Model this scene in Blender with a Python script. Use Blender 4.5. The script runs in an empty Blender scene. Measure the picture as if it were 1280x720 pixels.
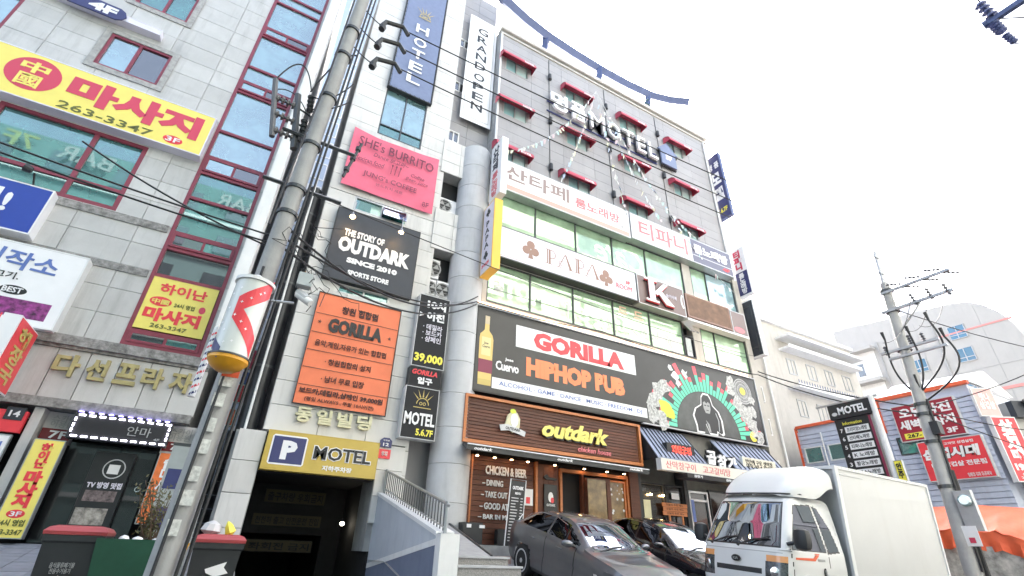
import bpy, math, random
from mathutils import Vector, Matrix
random.seed(7)
sc = bpy.context.scene
COL = sc.collection
R_ = math.radians

# ------------------------------------------------------------------ camera
CAMZ = 1.05
cam = bpy.data.cameras.new('camera'); cam.sensor_width = 36.0; cam.lens = 16.977
cam.clip_start = 0.05; cam.clip_end = 2000
co = bpy.data.objects.new('camera', cam); COL.objects.link(co)
rot = Matrix(((0.87101757, -0.25923142, -0.41728583), (-0.49036183, -0.40769036, -0.77028166), (0.0295578, 0.87554991, -0.48222266)))
# rows are the world axes seen from the camera
m4 = rot.to_4x4(); m4.translation = Vector((0, 0, CAMZ)); co.matrix_world = m4
sc.camera = co

# ------------------------------------------------------------------ sky, sun, exposure
SUN_EL, SUN_AZ = R_(42), R_(38)
w = bpy.data.worlds.new('World'); sc.world = w; w.use_nodes = True
nt = w.node_tree; nt.nodes.clear()
sky = nt.nodes.new('ShaderNodeTexSky'); sky.sky_type = 'NISHITA'; sky.sun_disc = False
sky.sun_elevation = SUN_EL; sky.sun_rotation = SUN_AZ; sky.air_density = 1.0; sky.dust_density = 4.0; sky.ozone_density = 1.0
bg = nt.nodes.new('ShaderNodeBackground'); bg.inputs['Strength'].default_value = 0.15
wo = nt.nodes.new('ShaderNodeOutputWorld')
bw = nt.nodes.new('ShaderNodeRGBToBW'); mxs = nt.nodes.new('ShaderNodeMix'); mxs.data_type = 'RGBA'; mxs.inputs[0].default_value = 0.5   # thin white overcast: half the blue is gone
nt.links.new(sky.outputs[0], bw.inputs[0]); nt.links.new(sky.outputs[0], mxs.inputs[6]); nt.links.new(bw.outputs[0], mxs.inputs[7]); nt.links.new(mxs.outputs[2], bg.inputs[0]); nt.links.new(bg.outputs[0], wo.inputs[0])
sl = bpy.data.lights.new('sun', 'SUN'); sl.energy = 1.3; sl.angle = R_(11); sl.color = (1.0, 0.95, 0.88)
so = bpy.data.objects.new('sun', sl); COL.objects.link(so)
sd = Vector((math.sin(SUN_AZ) * math.cos(SUN_EL), math.cos(SUN_AZ) * math.cos(SUN_EL), math.sin(SUN_EL)))
so.rotation_euler = (-sd).to_track_quat('-Z', 'Y').to_euler(); so.location = (0, 0, 60)
sc.view_settings.view_transform = 'Standard'; sc.view_settings.look = 'None'
sc.view_settings.exposure = 2.92; sc.view_settings.gamma = 1.0
sc.cycles.max_bounces = 6; sc.cycles.glossy_bounces = 3; sc.cycles.transmission_bounces = 4
sc.cycles.use_denoising = True

# ------------------------------------------------------------------ materials
MATS = {}
def nodes(name):
    m = bpy.data.materials.new(name); m.use_nodes = True
    n = m.node_tree; n.nodes.clear()
    out = n.nodes.new('ShaderNodeOutputMaterial'); p = n.nodes.new('ShaderNodeBsdfPrincipled')
    n.links.new(p.outputs[0], out.inputs[0]); return m, n, p, out
def mat(name, c, rough=0.6, metal=0.0, var=0.0, scale=3.0, bump=0.0, bscale=40.0, emit=0.0, dirt=None, dirt_amt=0.0, rnd=0.0, streak=False, coat=0.0, stretch=None):
    if name in MATS: return MATS[name]
    m, n, p, out = nodes(name); L = n.links
    p.inputs['Roughness'].default_value = rough; p.inputs['Metallic'].default_value = metal
    if coat: p.inputs['Coat Weight'].default_value = coat; p.inputs['Coat Roughness'].default_value = 0.04
    base = n.nodes.new('ShaderNodeRGB'); base.outputs[0].default_value = (*c, 1); cur = base.outputs[0]
    geo = n.nodes.new('ShaderNodeNewGeometry')
    vec = geo.outputs['Position']
    if stretch:
        mp = n.nodes.new('ShaderNodeMapping'); mp.inputs['Scale'].default_value = stretch; L.new(vec, mp.inputs[0]); vec = mp.outputs[0]
    if var > 0:
        no = n.nodes.new('ShaderNodeTexNoise'); no.inputs['Scale'].default_value = scale; no.inputs['Detail'].default_value = 6; no.inputs['Roughness'].default_value = 0.65
        L.new(vec, no.inputs['Vector'])
        mr = n.nodes.new('ShaderNodeMapRange'); mr.inputs[1].default_value = 0.3; mr.inputs[2].default_value = 0.7
        mr.inputs[3].default_value = 1 - var; mr.inputs[4].default_value = 1 + var; L.new(no.outputs[0], mr.inputs[0])
        mx = n.nodes.new('ShaderNodeMix'); mx.data_type = 'RGBA'; mx.blend_type = 'MULTIPLY'; mx.inputs[0].default_value = 1
        L.new(cur, mx.inputs[6]); L.new(mr.outputs[0], mx.inputs[7]); cur = mx.outputs[2]
    if rnd > 0:
        oi = n.nodes.new('ShaderNodeObjectInfo')
        mr = n.nodes.new('ShaderNodeMapRange'); mr.inputs[3].default_value = 1 - rnd; mr.inputs[4].default_value = 1 + rnd; L.new(oi.outputs['Random'], mr.inputs[0])
        mx = n.nodes.new('ShaderNodeMix'); mx.data_type = 'RGBA'; mx.blend_type = 'MULTIPLY'; mx.inputs[0].default_value = 1
        L.new(cur, mx.inputs[6]); L.new(mr.outputs[0], mx.inputs[7]); cur = mx.outputs[2]
    if dirt:
        no = n.nodes.new('ShaderNodeTexNoise'); no.inputs['Scale'].default_value = 1.0; no.inputs['Detail'].default_value = 8; no.inputs['Roughness'].default_value = 0.7
        mp = n.nodes.new('ShaderNodeMapping'); mp.inputs['Scale'].default_value = (3.2, 3.2, 0.35) if streak else (1.3, 1.3, 1.3)
        L.new(geo.outputs['Position'], mp.inputs[0]); L.new(mp.outputs[0], no.inputs['Vector'])
        mr = n.nodes.new('ShaderNodeMapRange'); mr.inputs[1].default_value = 0.52; mr.inputs[2].default_value = 0.75; mr.inputs[3].default_value = 0; mr.inputs[4].default_value = dirt_amt; L.new(no.outputs[0], mr.inputs[0])
        mx = n.nodes.new('ShaderNodeMix'); mx.data_type = 'RGBA'; mx.inputs[7].default_value = (*dirt, 1)
        L.new(mr.outputs[0], mx.inputs[0]); L.new(cur, mx.inputs[6]); cur = mx.outputs[2]
    L.new(cur, p.inputs['Base Color'])
    if bump > 0:
        no = n.nodes.new('ShaderNodeTexNoise'); no.inputs['Scale'].default_value = bscale; no.inputs['Detail'].default_value = 4; L.new(vec, no.inputs['Vector'])
        b = n.nodes.new('ShaderNodeBump'); b.inputs['Strength'].default_value = bump; b.inputs['Distance'].default_value = 0.02
        L.new(no.outputs[0], b.inputs['Height']); L.new(b.outputs[0], p.inputs['Normal'])
    if emit > 0:
        L.new(cur, p.inputs['Emission Color']); p.inputs['Emission Strength'].default_value = emit
    MATS[name] = m; return m
def glass(name, tint, refl=0.3, rough=0.02, wav=0.0, gl=(0.95, 0.97, 1.0)):
    if name in MATS: return MATS[name]
    m, n, p, out = nodes(name); L = n.links
    p.inputs['Base Color'].default_value = (*tint, 1); p.inputs['Roughness'].default_value = 0.25
    g = n.nodes.new('ShaderNodeBsdfGlossy'); g.inputs['Roughness'].default_value = rough; g.inputs['Color'].default_value = (*gl, 1)
    fr = n.nodes.new('ShaderNodeFresnel'); fr.inputs[0].default_value = 1.5
    ad = n.nodes.new('ShaderNodeMath'); ad.operation = 'ADD'; ad.use_clamp = True; ad.inputs[1].default_value = refl; L.new(fr.outputs[0], ad.inputs[0])
    mx = n.nodes.new('ShaderNodeMixShader'); L.new(ad.outputs[0], mx.inputs[0]); L.new(p.outputs[0], mx.inputs[1]); L.new(g.outputs[0], mx.inputs[2]); L.new(mx.outputs[0], out.inputs[0])
    geo = n.nodes.new('ShaderNodeNewGeometry')
    no = n.nodes.new('ShaderNodeTexNoise'); no.inputs['Scale'].default_value = 1.4; no.inputs['Detail'].default_value = 3; L.new(geo.outputs['Position'], no.inputs['Vector'])
    if wav > 0:
        b = n.nodes.new('ShaderNodeBump'); b.inputs['Strength'].default_value = wav; b.inputs['Distance'].default_value = 0.05; L.new(no.outputs[0], b.inputs['Height']); L.new(b.outputs[0], g.inputs['Normal'])
    mr = n.nodes.new('ShaderNodeMapRange'); mr.inputs[1].default_value = 0.35; mr.inputs[2].default_value = 0.65; mr.inputs[3].default_value = 0.75; mr.inputs[4].default_value = 1.25; L.new(no.outputs[0], mr.inputs[0])
    cm = n.nodes.new('ShaderNodeMix'); cm.data_type = 'RGBA'; cm.blend_type = 'MULTIPLY'; cm.inputs[0].default_value = 1; cm.inputs[6].default_value = (*tint, 1); L.new(mr.outputs[0], cm.inputs[7]); L.new(cm.outputs[2], p.inputs['Base Color'])
    MATS[name] = m; return m
def emis(name, c, s):
    if name in MATS: return MATS[name]
    m, n, p, out = nodes(name)
    p.inputs['Base Color'].default_value = (*c, 1); p.inputs['Emission Color'].default_value = (*c, 1); p.inputs['Emission Strength'].default_value = s
    MATS[name] = m; return m

DK = (0.06, 0.055, 0.05)
M = dict(
    stone=mat('left stone cladding', (0.52, 0.51, 0.50), 0.5, var=0.08, scale=2, bump=0.1, rnd=0.07, dirt=(0.25, 0.24, 0.23), dirt_amt=0.5, streak=True),
    joint=mat('joint mortar', (0.31, 0.31, 0.31), 0.9, var=0.2),
    tower=mat('tower panel', (0.60, 0.585, 0.57), 0.45, var=0.05, scale=1.5, rnd=0.06, dirt=(0.28, 0.27, 0.26), dirt_amt=0.4, streak=True),
    trim=mat('weathered trim', (0.26, 0.25, 0.24), 0.85, var=0.5, scale=9, bump=0.8, bscale=14, dirt=(0.05, 0.05, 0.045), dirt_amt=0.9),
    motel=mat('motel wall panel', (0.305, 0.298, 0.31), 0.55, var=0.05, scale=1.0, rnd=0.05, dirt=(0.2, 0.2, 0.2), dirt_amt=0.3, streak=True),
    col=mat('column metal', (0.50, 0.50, 0.515), 0.55, 0.0, var=0.06, rnd=0.05, dirt=(0.2, 0.2, 0.2), dirt_amt=0.35, streak=True),
    red=mat('red window frame', (0.23, 0.035, 0.06), 0.4, var=0.15),
    awn=mat('awning maroon', (0.48, 0.06, 0.10), 0.6, var=0.12, rnd=0.08),
    alu=mat('dark aluminium', (0.07, 0.075, 0.08), 0.35, 0.5),
    silver=mat('brushed silver', (0.42, 0.43, 0.44), 0.35, 0.7, var=0.1),
    chrome=mat('chrome', (0.7, 0.7, 0.72), 0.12, 1.0),
    white=mat('white paint', (0.72, 0.72, 0.72), 0.5, var=0.05, dirt=(0.35, 0.34, 0.32), dirt_amt=0.3, streak=True),
    wsign=mat('white sign face', (0.80, 0.79, 0.80), 0.35, var=0.03),
    lav=mat('lavender sign face', (0.70, 0.67, 0.76), 0.3, var=0.03),
    yellow=mat('yellow sign face', (0.83, 0.70, 0.16), 0.4, var=0.04), yelp=mat('yellow print', (0.85, 0.75, 0.08), 0.4),
    crim=mat('crimson print', (0.60, 0.05, 0.10), 0.4), redp=mat('red print', (0.75, 0.045, 0.06), 0.4, var=0.03), pinkp=mat('faded red print', (0.72, 0.18, 0.2), 0.4),
    olive=mat('olive print', (0.12, 0.13, 0.03), 0.5),
    black=mat('black', (0.015, 0.015, 0.017), 0.45), blackm=mat('matt black', (0.02, 0.02, 0.022), 0.8), charcoal=mat('charcoal sign', (0.035, 0.04, 0.052), 0.55, var=0.12),
    blue=mat('blue sign face', (0.02, 0.055, 0.35), 0.35, var=0.05), navy=mat('navy', (0.035, 0.04, 0.14), 0.4, var=0.1),
    gold=mat('gold letters', (0.42, 0.34, 0.16), 0.35, 0.4, var=0.2), mustard=mat('mustard sign', (0.52, 0.37, 0.07), 0.4, var=0.06),
    cream=mat('cream letters', (0.62, 0.58, 0.38), 0.5, var=0.1), creamw=mat('cream render', (0.47, 0.445, 0.41), 0.8, var=0.06, bump=0.15, dirt=(0.25, 0.23, 0.2), dirt_amt=0.4, streak=True),
    orange=mat('orange banner', (0.80, 0.20, 0.09), 0.6, var=0.05), pink=mat('pink banner', (0.72, 0.14, 0.22), 0.7, var=0.06),
    hotel=mat('slate blue banner', (0.16, 0.195, 0.31), 0.55, var=0.08, scale=6),
    wood=mat('brown timber', (0.115, 0.035, 0.017), 0.55, var=0.25, scale=3, rnd=0.22, bump=0.25, bscale=30, stretch=(1, 1, 12)),
    woodo=mat('orange timber', (0.50, 0.17, 0.055), 0.5, var=0.15, scale=4, stretch=(1, 1, 8)),
    concrete=mat('concrete', (0.34, 0.335, 0.33), 0.85, var=0.12, scale=5, bump=0.3, dirt=(0.16, 0.16, 0.15), dirt_amt=0.5),
    asphalt=mat('asphalt', (0.05, 0.05, 0.052), 0.9, var=0.25, scale=8, bump=0.5, bscale=120),
    paver=mat('grey paver', (0.20, 0.21, 0.24), 0.85, var=0.12, scale=6, rnd=0.15, bump=0.3),
    bluew=mat('pale blue wall paint', (0.46, 0.49, 0.54), 0.75, var=0.06, scale=2, dirt=(0.3, 0.34, 0.42), dirt_amt=0.6, streak=True),
    blued=mat('dark blue wall paint', (0.14, 0.165, 0.235), 0.75, var=0.10, scale=2, dirt=(0.1, 0.12, 0.2), dirt_amt=0.5, streak=True),
    beam=mat('blue steel', (0.075, 0.10, 0.21), 0.45, 0.2, var=0.1),
    rubber=mat('rubber', (0.02, 0.02, 0.02), 0.75), wire=mat('cable black', (0.018, 0.018, 0.02), 0.6), pole=mat('pole concrete', (0.36, 0.355, 0.35), 0.8, var=0.12, bump=0.2, dirt=(0.2, 0.2, 0.2), dirt_amt=0.4, streak=True),
    container=mat('pale blue corrugated steel', (0.50, 0.54, 0.66), 0.5, var=0.05, dirt=(0.3, 0.3, 0.34), dirt_amt=0.4, streak=True),
    orim=mat('orange trim paint', (0.72, 0.12, 0.045), 0.5, var=0.1), tarp=mat('orange tarpaulin', (0.78, 0.13, 0.05), 0.55, var=0.1, scale=4, bump=0.3, bscale=5),
    offw=mat('white render', (0.41, 0.40, 0.385), 0.8, var=0.05, scale=1, dirt=(0.33, 0.33, 0.33), dirt_amt=0.45, streak=True),
    coral=mat('coral band', (0.62, 0.25, 0.23), 0.6), truck=mat('truck white paint', (0.64, 0.64, 0.64), 0.3, var=0.02, coat=0.4), boxw=mat('cargo box white', (0.55, 0.55, 0.55), 0.3, var=0.03, scale=1.5, coat=0.2, dirt=(0.46, 0.455, 0.44), dirt_amt=0.3, streak=True),
    grey=mat('car grey paint', (0.12, 0.125, 0.14), 0.33, 0.6, var=0.05, coat=1.0), blackp=mat('car black paint', (0.008, 0.008, 0.012), 0.2, 0.0, coat=1.0),
    plastic=mat('dark plastic', (0.025, 0.027, 0.03), 0.5, var=0.1), lid=mat('coral bin lid', (0.36, 0.055, 0.06), 0.45, var=0.12), green=mat('dark green planter', (0.02, 0.085, 0.05), 0.45, var=0.15),
    brownp=mat('taupe sign face', (0.19, 0.135, 0.125), 0.35, var=0.05), bronze=mat('bronze print', (0.28, 0.16, 0.12), 0.4), leaf=mat('dry leaf', (0.07, 0.075, 0.03), 0.8, var=0.4), gleaf=mat('green leaf', (0.03, 0.12, 0.04), 0.7, var=0.3),
    g_sky=glass('sky reflecting glass', (0.12, 0.22, 0.23), 0.3, gl=(0.74, 0.86, 0.90)), g_teal=glass('teal glass', (0.03, 0.12, 0.115), 0.18, gl=(0.60, 0.85, 0.85)), g_dark=glass('dark glass', (0.02, 0.025, 0.03), 0.12),
    g_green=glass('pale green glass', (0.28, 0.42, 0.28), 0.22, gl=(0.66, 0.84, 0.62)), g_win=glass('small window glass', (0.26, 0.42, 0.44), 0.25), g_black=glass('black glass', (0.008, 0.009, 0.01), 0.01, gl=(0.35, 0.36, 0.38)), g_car=glass('car glass', (0.006, 0.006, 0.008), 0.03, gl=(0.075, 0.08, 0.095)), g_wind=glass('windscreen', (0.012, 0.015, 0.02), 0.2, gl=(0.42, 0.46, 0.52)),
    lamp=emis('lamp glow', (1.0, 0.62, 0.25), 12), led=emis('white led', (0.85, 0.82, 1.0), 3.0), ledb=emis('violet led', (0.3, 0.25, 1.0), 1.5), ledr=emis('red led', (1.0, 0.05, 0.03), 0.7),
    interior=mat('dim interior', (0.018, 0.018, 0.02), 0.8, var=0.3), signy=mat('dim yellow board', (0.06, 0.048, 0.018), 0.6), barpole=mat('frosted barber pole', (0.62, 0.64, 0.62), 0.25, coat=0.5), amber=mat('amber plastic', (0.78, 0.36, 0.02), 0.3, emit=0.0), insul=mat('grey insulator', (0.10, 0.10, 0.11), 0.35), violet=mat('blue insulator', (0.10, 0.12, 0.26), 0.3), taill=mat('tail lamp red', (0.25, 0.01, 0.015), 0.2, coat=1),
    blueprint=mat('blue print', (0.10, 0.16, 0.42), 0.4), hiporange=mat('hiphop orange', (0.90, 0.24, 0.09), 0.4), barg=mat('mint print', (0.13, 0.62, 0.42), 0.5), barr=mat('coral print', (0.80, 0.12, 0.15), 0.5), liquor=mat('bottle amber print', (0.72, 0.50, 0.16), 0.4), wine=mat('wine label print', (0.22, 0.02, 0.06), 0.4), greyp=mat('grey print', (0.35, 0.35, 0.35), 0.5), limep=mat('lime print', (0.62, 0.72, 0.06), 0.5), foil=mat('purple picture', (0.22, 0.03, 0.17), 0.4, var=0.9, scale=9), goldp=mat('gold print', (0.55, 0.42, 0.12), 0.35), lgrey=mat('light grey letters', (0.55, 0.55, 0.56), 0.4), seam=mat('seam metal roof', (0.26, 0.29, 0.37), 0.4, 0.4, var=0.08, rnd=0.05),
)

# ------------------------------------------------------------------ frames and mesh builder
class Fr:
    def __init__(s, o, u, v, n): s.o, s.u, s.v, s.n = Vector(o), Vector(u), Vector(v), Vector(n)
    def __call__(s, u, v, n=0.0): return s.o + s.u * u + s.v * v + s.n * n
def FA(y=13.0): return Fr((0, y, 0), (1, 0, 0), (0, 0, 1), (0, -1, 0))        # wall facing the street (-Y)
def FX(x): return Fr((x, 0, 0), (0, -1, 0), (0, 0, 1), (-1, 0, 0))            # wall facing -X, u = -y
def FXP(x): return Fr((x, 0, 0), (0, 1, 0), (0, 0, 1), (1, 0, 0))             # wall facing +X, u = y
def FB(y): return Fr((0, y, 0), (-1, 0, 0), (0, 0, 1), (0, 1, 0))             # wall facing +Y, u = -x
class MB:
    def __init__(s): s.v, s.f = [], []
    def add(s, vs, fs):
        k = len(s.v); s.v += [tuple(p) for p in vs]; s.f += [tuple(i + k for i in f) for f in fs]; return s
    def box(s, F, u0, u1, v0, v1, n0, n1):
        p = [F(u, v, n) for n in (n0, n1) for v in (v0, v1) for u in (u0, u1)]
        return s.add(p, [(0, 2, 3, 1), (4, 5, 7, 6), (0, 1, 5, 4), (2, 6, 7, 3), (0, 4, 6, 2), (1, 3, 7, 5)])
    def wbox(s, x0, x1, y0, y1, z0, z1): return s.box(Fr((0, 0, 0), (1, 0, 0), (0, 0, 1), (0, -1, 0)), x0, x1, z0, z1, -y1, -y0)
    def poly(s, F, pts, n0, n1):
        k = len(pts); p = [F(u, v, n0) for u, v in pts] + [F(u, v, n1) for u, v in pts]
        return s.add(p, [tuple(range(k))[::-1], tuple(range(k, 2 * k))] + [(i, (i + 1) % k, k + (i + 1) % k, k + i) for i in range(k)])
    def ell(s, F, cu, cv, ru, rv, n0, n1, k=24): return s.poly(F, [(cu + ru * math.cos(a * 2 * math.pi / k), cv + rv * math.sin(a * 2 * math.pi / k)) for a in range(k)], n0, n1)
    def ring(s, F, cu, cv, r0, r1, n0, n1, k=28, a0=0.0, a1=2 * math.pi):
        for i in range(k):
            a, b = a0 + (a1 - a0) * i / k, a0 + (a1 - a0) * (i + 1) / k
            s.poly(F, [(cu + r0 * math.cos(a), cv + r0 * math.sin(a)), (cu + r1 * math.cos(a), cv + r1 * math.sin(a)), (cu + r1 * math.cos(b), cv + r1 * math.sin(b)), (cu + r0 * math.cos(b), cv + r0 * math.sin(b))], n0, n1)
        return s
    def tube(s, pts, r, k=8, r1=None):
        pts = [Vector(p) for p in pts]; n = len(pts); rr = r1 if r1 is not None else r
        vs, fs = [], []; up = None
        for i, p in enumerate(pts):
            t = (pts[min(i + 1, n - 1)] - pts[max(i - 1, 0)]).normalized()
            if up is None or abs(up.dot(t)) > 0.95: up = Vector((0, 0, 1)) if abs(t.z) < 0.9 else Vector((1, 0, 0))
            a = t.cross(up).normalized(); b = a.cross(t).normalized(); up = b
            rad = r + (rr - r) * (i / (n - 1) if n > 1 else 0)
            for j in range(k):
                an = 2 * math.pi * j / k; vs.append(p + a * rad * math.cos(an) + b * rad * math.sin(an))
        for i in range(n - 1):
            for j in range(k): fs.append((i * k + j, i * k + (j + 1) % k, (i + 1) * k + (j + 1) % k, (i + 1) * k + j))
        fs += [tuple(range(k))[::-1], tuple(range((n - 1) * k, n * k))]
        return s.add(vs, fs)
    def lathe(s, c, prof, k=20, axis=(0, 0, 1)):
        ax = Vector(axis).normalized(); a = ax.orthogonal().normalized(); b = ax.cross(a); c = Vector(c); vs, fs = [], []
        for r, h in prof:
            for j in range(k): an = 2 * math.pi * j / k; vs.append(c + ax * h + a * r * math.cos(an) + b * r * math.sin(an))
        for i in range(len(prof) - 1):
            for j in range(k): fs.append((i * k + j, i * k + (j + 1) % k, (i + 1) * k + (j + 1) % k, (i + 1) * k + j))
        fs += [tuple(range(k))[::-1], tuple(range((len(prof) - 1) * k, len(prof) * k))]
        return s.add(vs, fs)
    def quad(s, *p): return s.add(p, [tuple(range(len(p)))])
    def build(s, name, m, parent=None, smooth=False, local=False, label=None):
        off = Vector((0, 0, 0))
        if parent is not None and not local: off = wloc(parent)
        me = bpy.data.meshes.new(name); me.from_pydata([tuple(Vector(p) - off) for p in s.v], [], s.f); me.update()
        if smooth:
            me.polygons.foreach_set('use_smooth', [True] * len(me.polygons))
            try: me.set_sharp_from_angle(angle=R_(38))
            except Exception: pass
        me.materials.append(m)
        o = bpy.data.objects.new(name, me); COL.objects.link(o)
        if parent is not None: o.parent = parent
        if label: o['label'] = label
        return o
def wloc(o):
    v = Vector((0, 0, 0))
    while o is not None: v += Vector(o.location); o = o.parent
    return v
def thing(name, label, cat, loc=(0, 0, 0), group=None):
    o = bpy.data.objects.new(name, None); o.empty_display_size = 0.2; COL.objects.link(o); o.location = loc
    o['label'] = label; o['category'] = cat
    if group: o['group'] = group
    return o
def tag(o, label, cat, group=None):
    o['label'] = label; o['category'] = cat
    if group: o['group'] = group
    return o
def struct(o): o['kind'] = 'structure'; return o
def B(name, m, parent, F, *a, **k): return MB().box(F, *a).build(name, m, parent, **k)
def copy_tree(o, parent=None):
    c = o.copy(); COL.objects.link(c); c.parent = parent
    for ch in list(o.children): copy_tree(ch, c)
    return c
# unit pieces sharing one mesh
UNIT = {}
def piece(name, m, parent, F, u0, u1, v0, v1, n0, n1, key=None):
    k = (m.name, tuple(F.u), tuple(F.n))
    if k not in UNIT:
        b = 0.0
        x = MB(); G = Fr((0, 0, 0), F.u, F.v, F.n); x.box(G, -.5, .5, -.5, .5, -.5, .5)
        me = bpy.data.meshes.new(name); me.from_pydata(x.v, [], x.f); me.update(); me.materials.append(m); UNIT[k] = me
    o = bpy.data.objects.new(name, UNIT[k]); COL.objects.link(o); o.parent = parent
    o.location = F((u0 + u1) / 2, (v0 + v1) / 2, (n0 + n1) / 2) - wloc(parent)
    s = F.u * (u1 - u0) + F.v * (v1 - v0) + F.n * (n1 - n0); o.scale = (abs(s.x), abs(s.y), abs(s.z))
    return o
def sub_rect(r, h):
    a0, a1, b0, b1 = r; c0, c1, d0, d1 = h
    if c0 >= a1 or c1 <= a0 or d0 >= b1 or d1 <= b0: return [r]
    out = []
    if d0 > b0: out.append((a0, a1, b0, d0))
    if d1 < b1: out.append((a0, a1, d1, b1))
    lo, hi = max(b0, d0), min(b1, d1)
    if c0 > a0: out.append((a0, c0, lo, hi))
    if c1 < a1: out.append((c1, a1, lo, hi))
    return out
def panels(name, m, parent, F, u0, u1, v0, v1, pw, ph, holes, n0, n1, gap=0.014, jit=0.003):
    nu = max(1, round((u1 - u0) / pw)); nv = max(1, round((v1 - v0) / ph)); cnt = 0
    for i in range(nu):
        for j in range(nv):
            rs = [(u0 + (u1 - u0) * i / nu + gap / 2, u0 + (u1 - u0) * (i + 1) / nu - gap / 2, v0 + (v1 - v0) * j / nv + gap / 2, v0 + (v1 - v0) * (j + 1) / nv - gap / 2)]
            for h in holes: rs = [q for r in rs for q in sub_rect(r, h)]
            for r in rs:
                if r[1] - r[0] > 0.03 and r[3] - r[2] > 0.03:
                    piece(name, m, parent, F, *r, n0, n1 + random.uniform(-jit, jit)); cnt += 1
    return cnt
def window(parent, F, u0, u1, v0, v1, us, vs, fm, gm, fw=0.05, n0=-0.1, n1=0.0, pane_n=None, names=('window', 'pane'), mats=None, label=None):
    """frame mesh + one pane object for each light between the bars"""
    b = MB(); us = [u0] + list(us) + [u1]; vs = [v0] + list(vs) + [v1]
    b.box(F, u0, u0 + fw, v0, v1, n0, n1).box(F, u1 - fw, u1, v0, v1, n0, n1).box(F, u0 + fw, u1 - fw, v0, v0 + fw, n0, n1).box(F, u0 + fw, u1 - fw, v1 - fw, v1, n0, n1)
    for u in us[1:-1]: b.box(F, u - fw / 2, u + fw / 2, v0 + fw, v1 - fw, n0 + .003, n1 - 0.008)
    for v in vs[1:-1]: b.box(F, u0 + fw, u1 - fw, v - fw / 2, v + fw / 2, n0 + .006, n1 - 0.014)
    f = b.build(names[0], fm, parent, label=label)
    pn = pane_n if pane_n is not None else (n0 + n1) / 2 - 0.01
    k = 0
    for j in range(len(vs) - 1):
        for i in range(len(us) - 1):
            g = gm if mats is None else mats[k % len(mats)]; k += 1
            piece(names[1], g, f, F, us[i] + fw * 0.4, us[i + 1] - fw * 0.4, vs[j] + fw * 0.4, vs[j + 1] - fw * 0.4, pn - 0.006, pn + 0.006)
    return f
# ------------------------------------------------------------------ lettering
TC = bpy.data.curves.new('lettering', 'FONT'); TO = bpy.data.objects.new('lettering', TC)
def glyphs(s, bold=0.0, depth=0.01, shear=0.0, space=1.0, line=1.0, align='CENTER'):
    TC.body = s; TC.offset = bold; TC.extrude = 0.5; TC.shear = shear; TC.resolution_u = 2; TC.space_character = space; TC.space_line = line; TC.align_x = align
    return bpy.data.meshes.new_from_object(TO)
def T(parent, F, s, u0, u1, v0, v1, n, m, bold=0.012, depth=0.01, shear=0.0, space=1.0, line=1.0, rot=0.0, name='lettering', arc=0.0, align='CENTER', warp=None):
    me = glyphs(s, bold, depth, shear, space, line, align)
    xs = [v.co.x for v in me.vertices]; ys = [v.co.y for v in me.vertices]
    if not xs: return None
    x0, x1, y0, y1 = min(xs), max(xs), min(ys), max(ys); off = wloc(parent) if parent is not None else Vector()
    sx, sy = (u1 - u0) / (x1 - x0), (v1 - v0) / (y1 - y0); cu, cv = (u0 + u1) / 2, (v0 + v1) / 2
    for v in me.vertices:
        a, b = (v.co.x - x0) * sx + u0, (v.co.y - y0) * sy + v0
        if arc: b += arc * (1 - ((a - cu) / ((u1 - u0) / 2)) ** 2) - arc
        if rot: a, b = cu + (a - cu) * math.cos(rot) - (b - cv) * math.sin(rot), cv + (a - cu) * math.sin(rot) + (b - cv) * math.cos(rot)
        v.co = F(a, b, n + (v.co.z + 0.5) * depth) - off
    me.materials.clear(); me.materials.append(m); me.name = name
    o = bpy.data.objects.new(name, me); COL.objects.link(o); o.parent = parent
    return o
def signbox(name, label, cat, F, u0, u1, v0, v1, nb, nf, face, case, edge=0.05, group=None, lip=0.012):
    """box sign: case with a border frame and a face panel set inside it"""
    t = thing(name, label, cat, F((u0 + u1) / 2, v0, nb), group)
    b = MB().box(F, u0, u1, v0, v1, nb, nf - lip)
    b.box(F, u0, u0 + edge, v0, v1, nf - lip, nf + .001).box(F, u1 - edge, u1, v0, v1, nf - lip, nf + .001)
    b.box(F, u0 + edge, u1 - edge, v0, v0 + edge, nf - lip, nf + .001).box(F, u0 + edge, u1 - edge, v1 - edge, v1, nf - lip, nf + .001)
    b.build('case', case, t)
    B('face_panel', face, t, F, u0 + edge + .002, u1 - edge - .002, v0 + edge + .002, v1 - edge - .002, nf - lip + .001, nf - .004)
    return t
# ================================================================== SETTING
def gz(x, y):
    """height of the ground: level road, then an apron that rises to the shop fronts"""
    cap = 0.95 if x < 0.6 else (0.83 if x < 12 else 0.9)
    if 0.6 < x < 3.4 and y > 8.0: return max(-1.9, 0.1 - (y - 8.0) * 0.33)
    return min(cap, max(0.0, (y - 7.45) * (0.2 if x > 0.6 else 0.172)))
def ground_sheet(name, m, x0, x1, y0, y1, dx, dy, dz=0.0):
    b = MB(); nx = max(1, int((x1 - x0) / dx)); ny = max(1, int((y1 - y0) / dy)); vs = []
    for j in range(ny + 1):
        for i in range(nx + 1):
            x, y = x0 + (x1 - x0) * i / nx, y0 + (y1 - y0) * j / ny
            vs.append((x, y, gz((x0 + x1) / 2, y) + dz))
    b.add(vs, [(j * (nx + 1) + i, j * (nx + 1) + i + 1, (j + 1) * (nx + 1) + i + 1, (j + 1) * (nx + 1) + i) for j in range(ny) for i in range(nx)])
    return struct(b.build(name, m))
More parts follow.
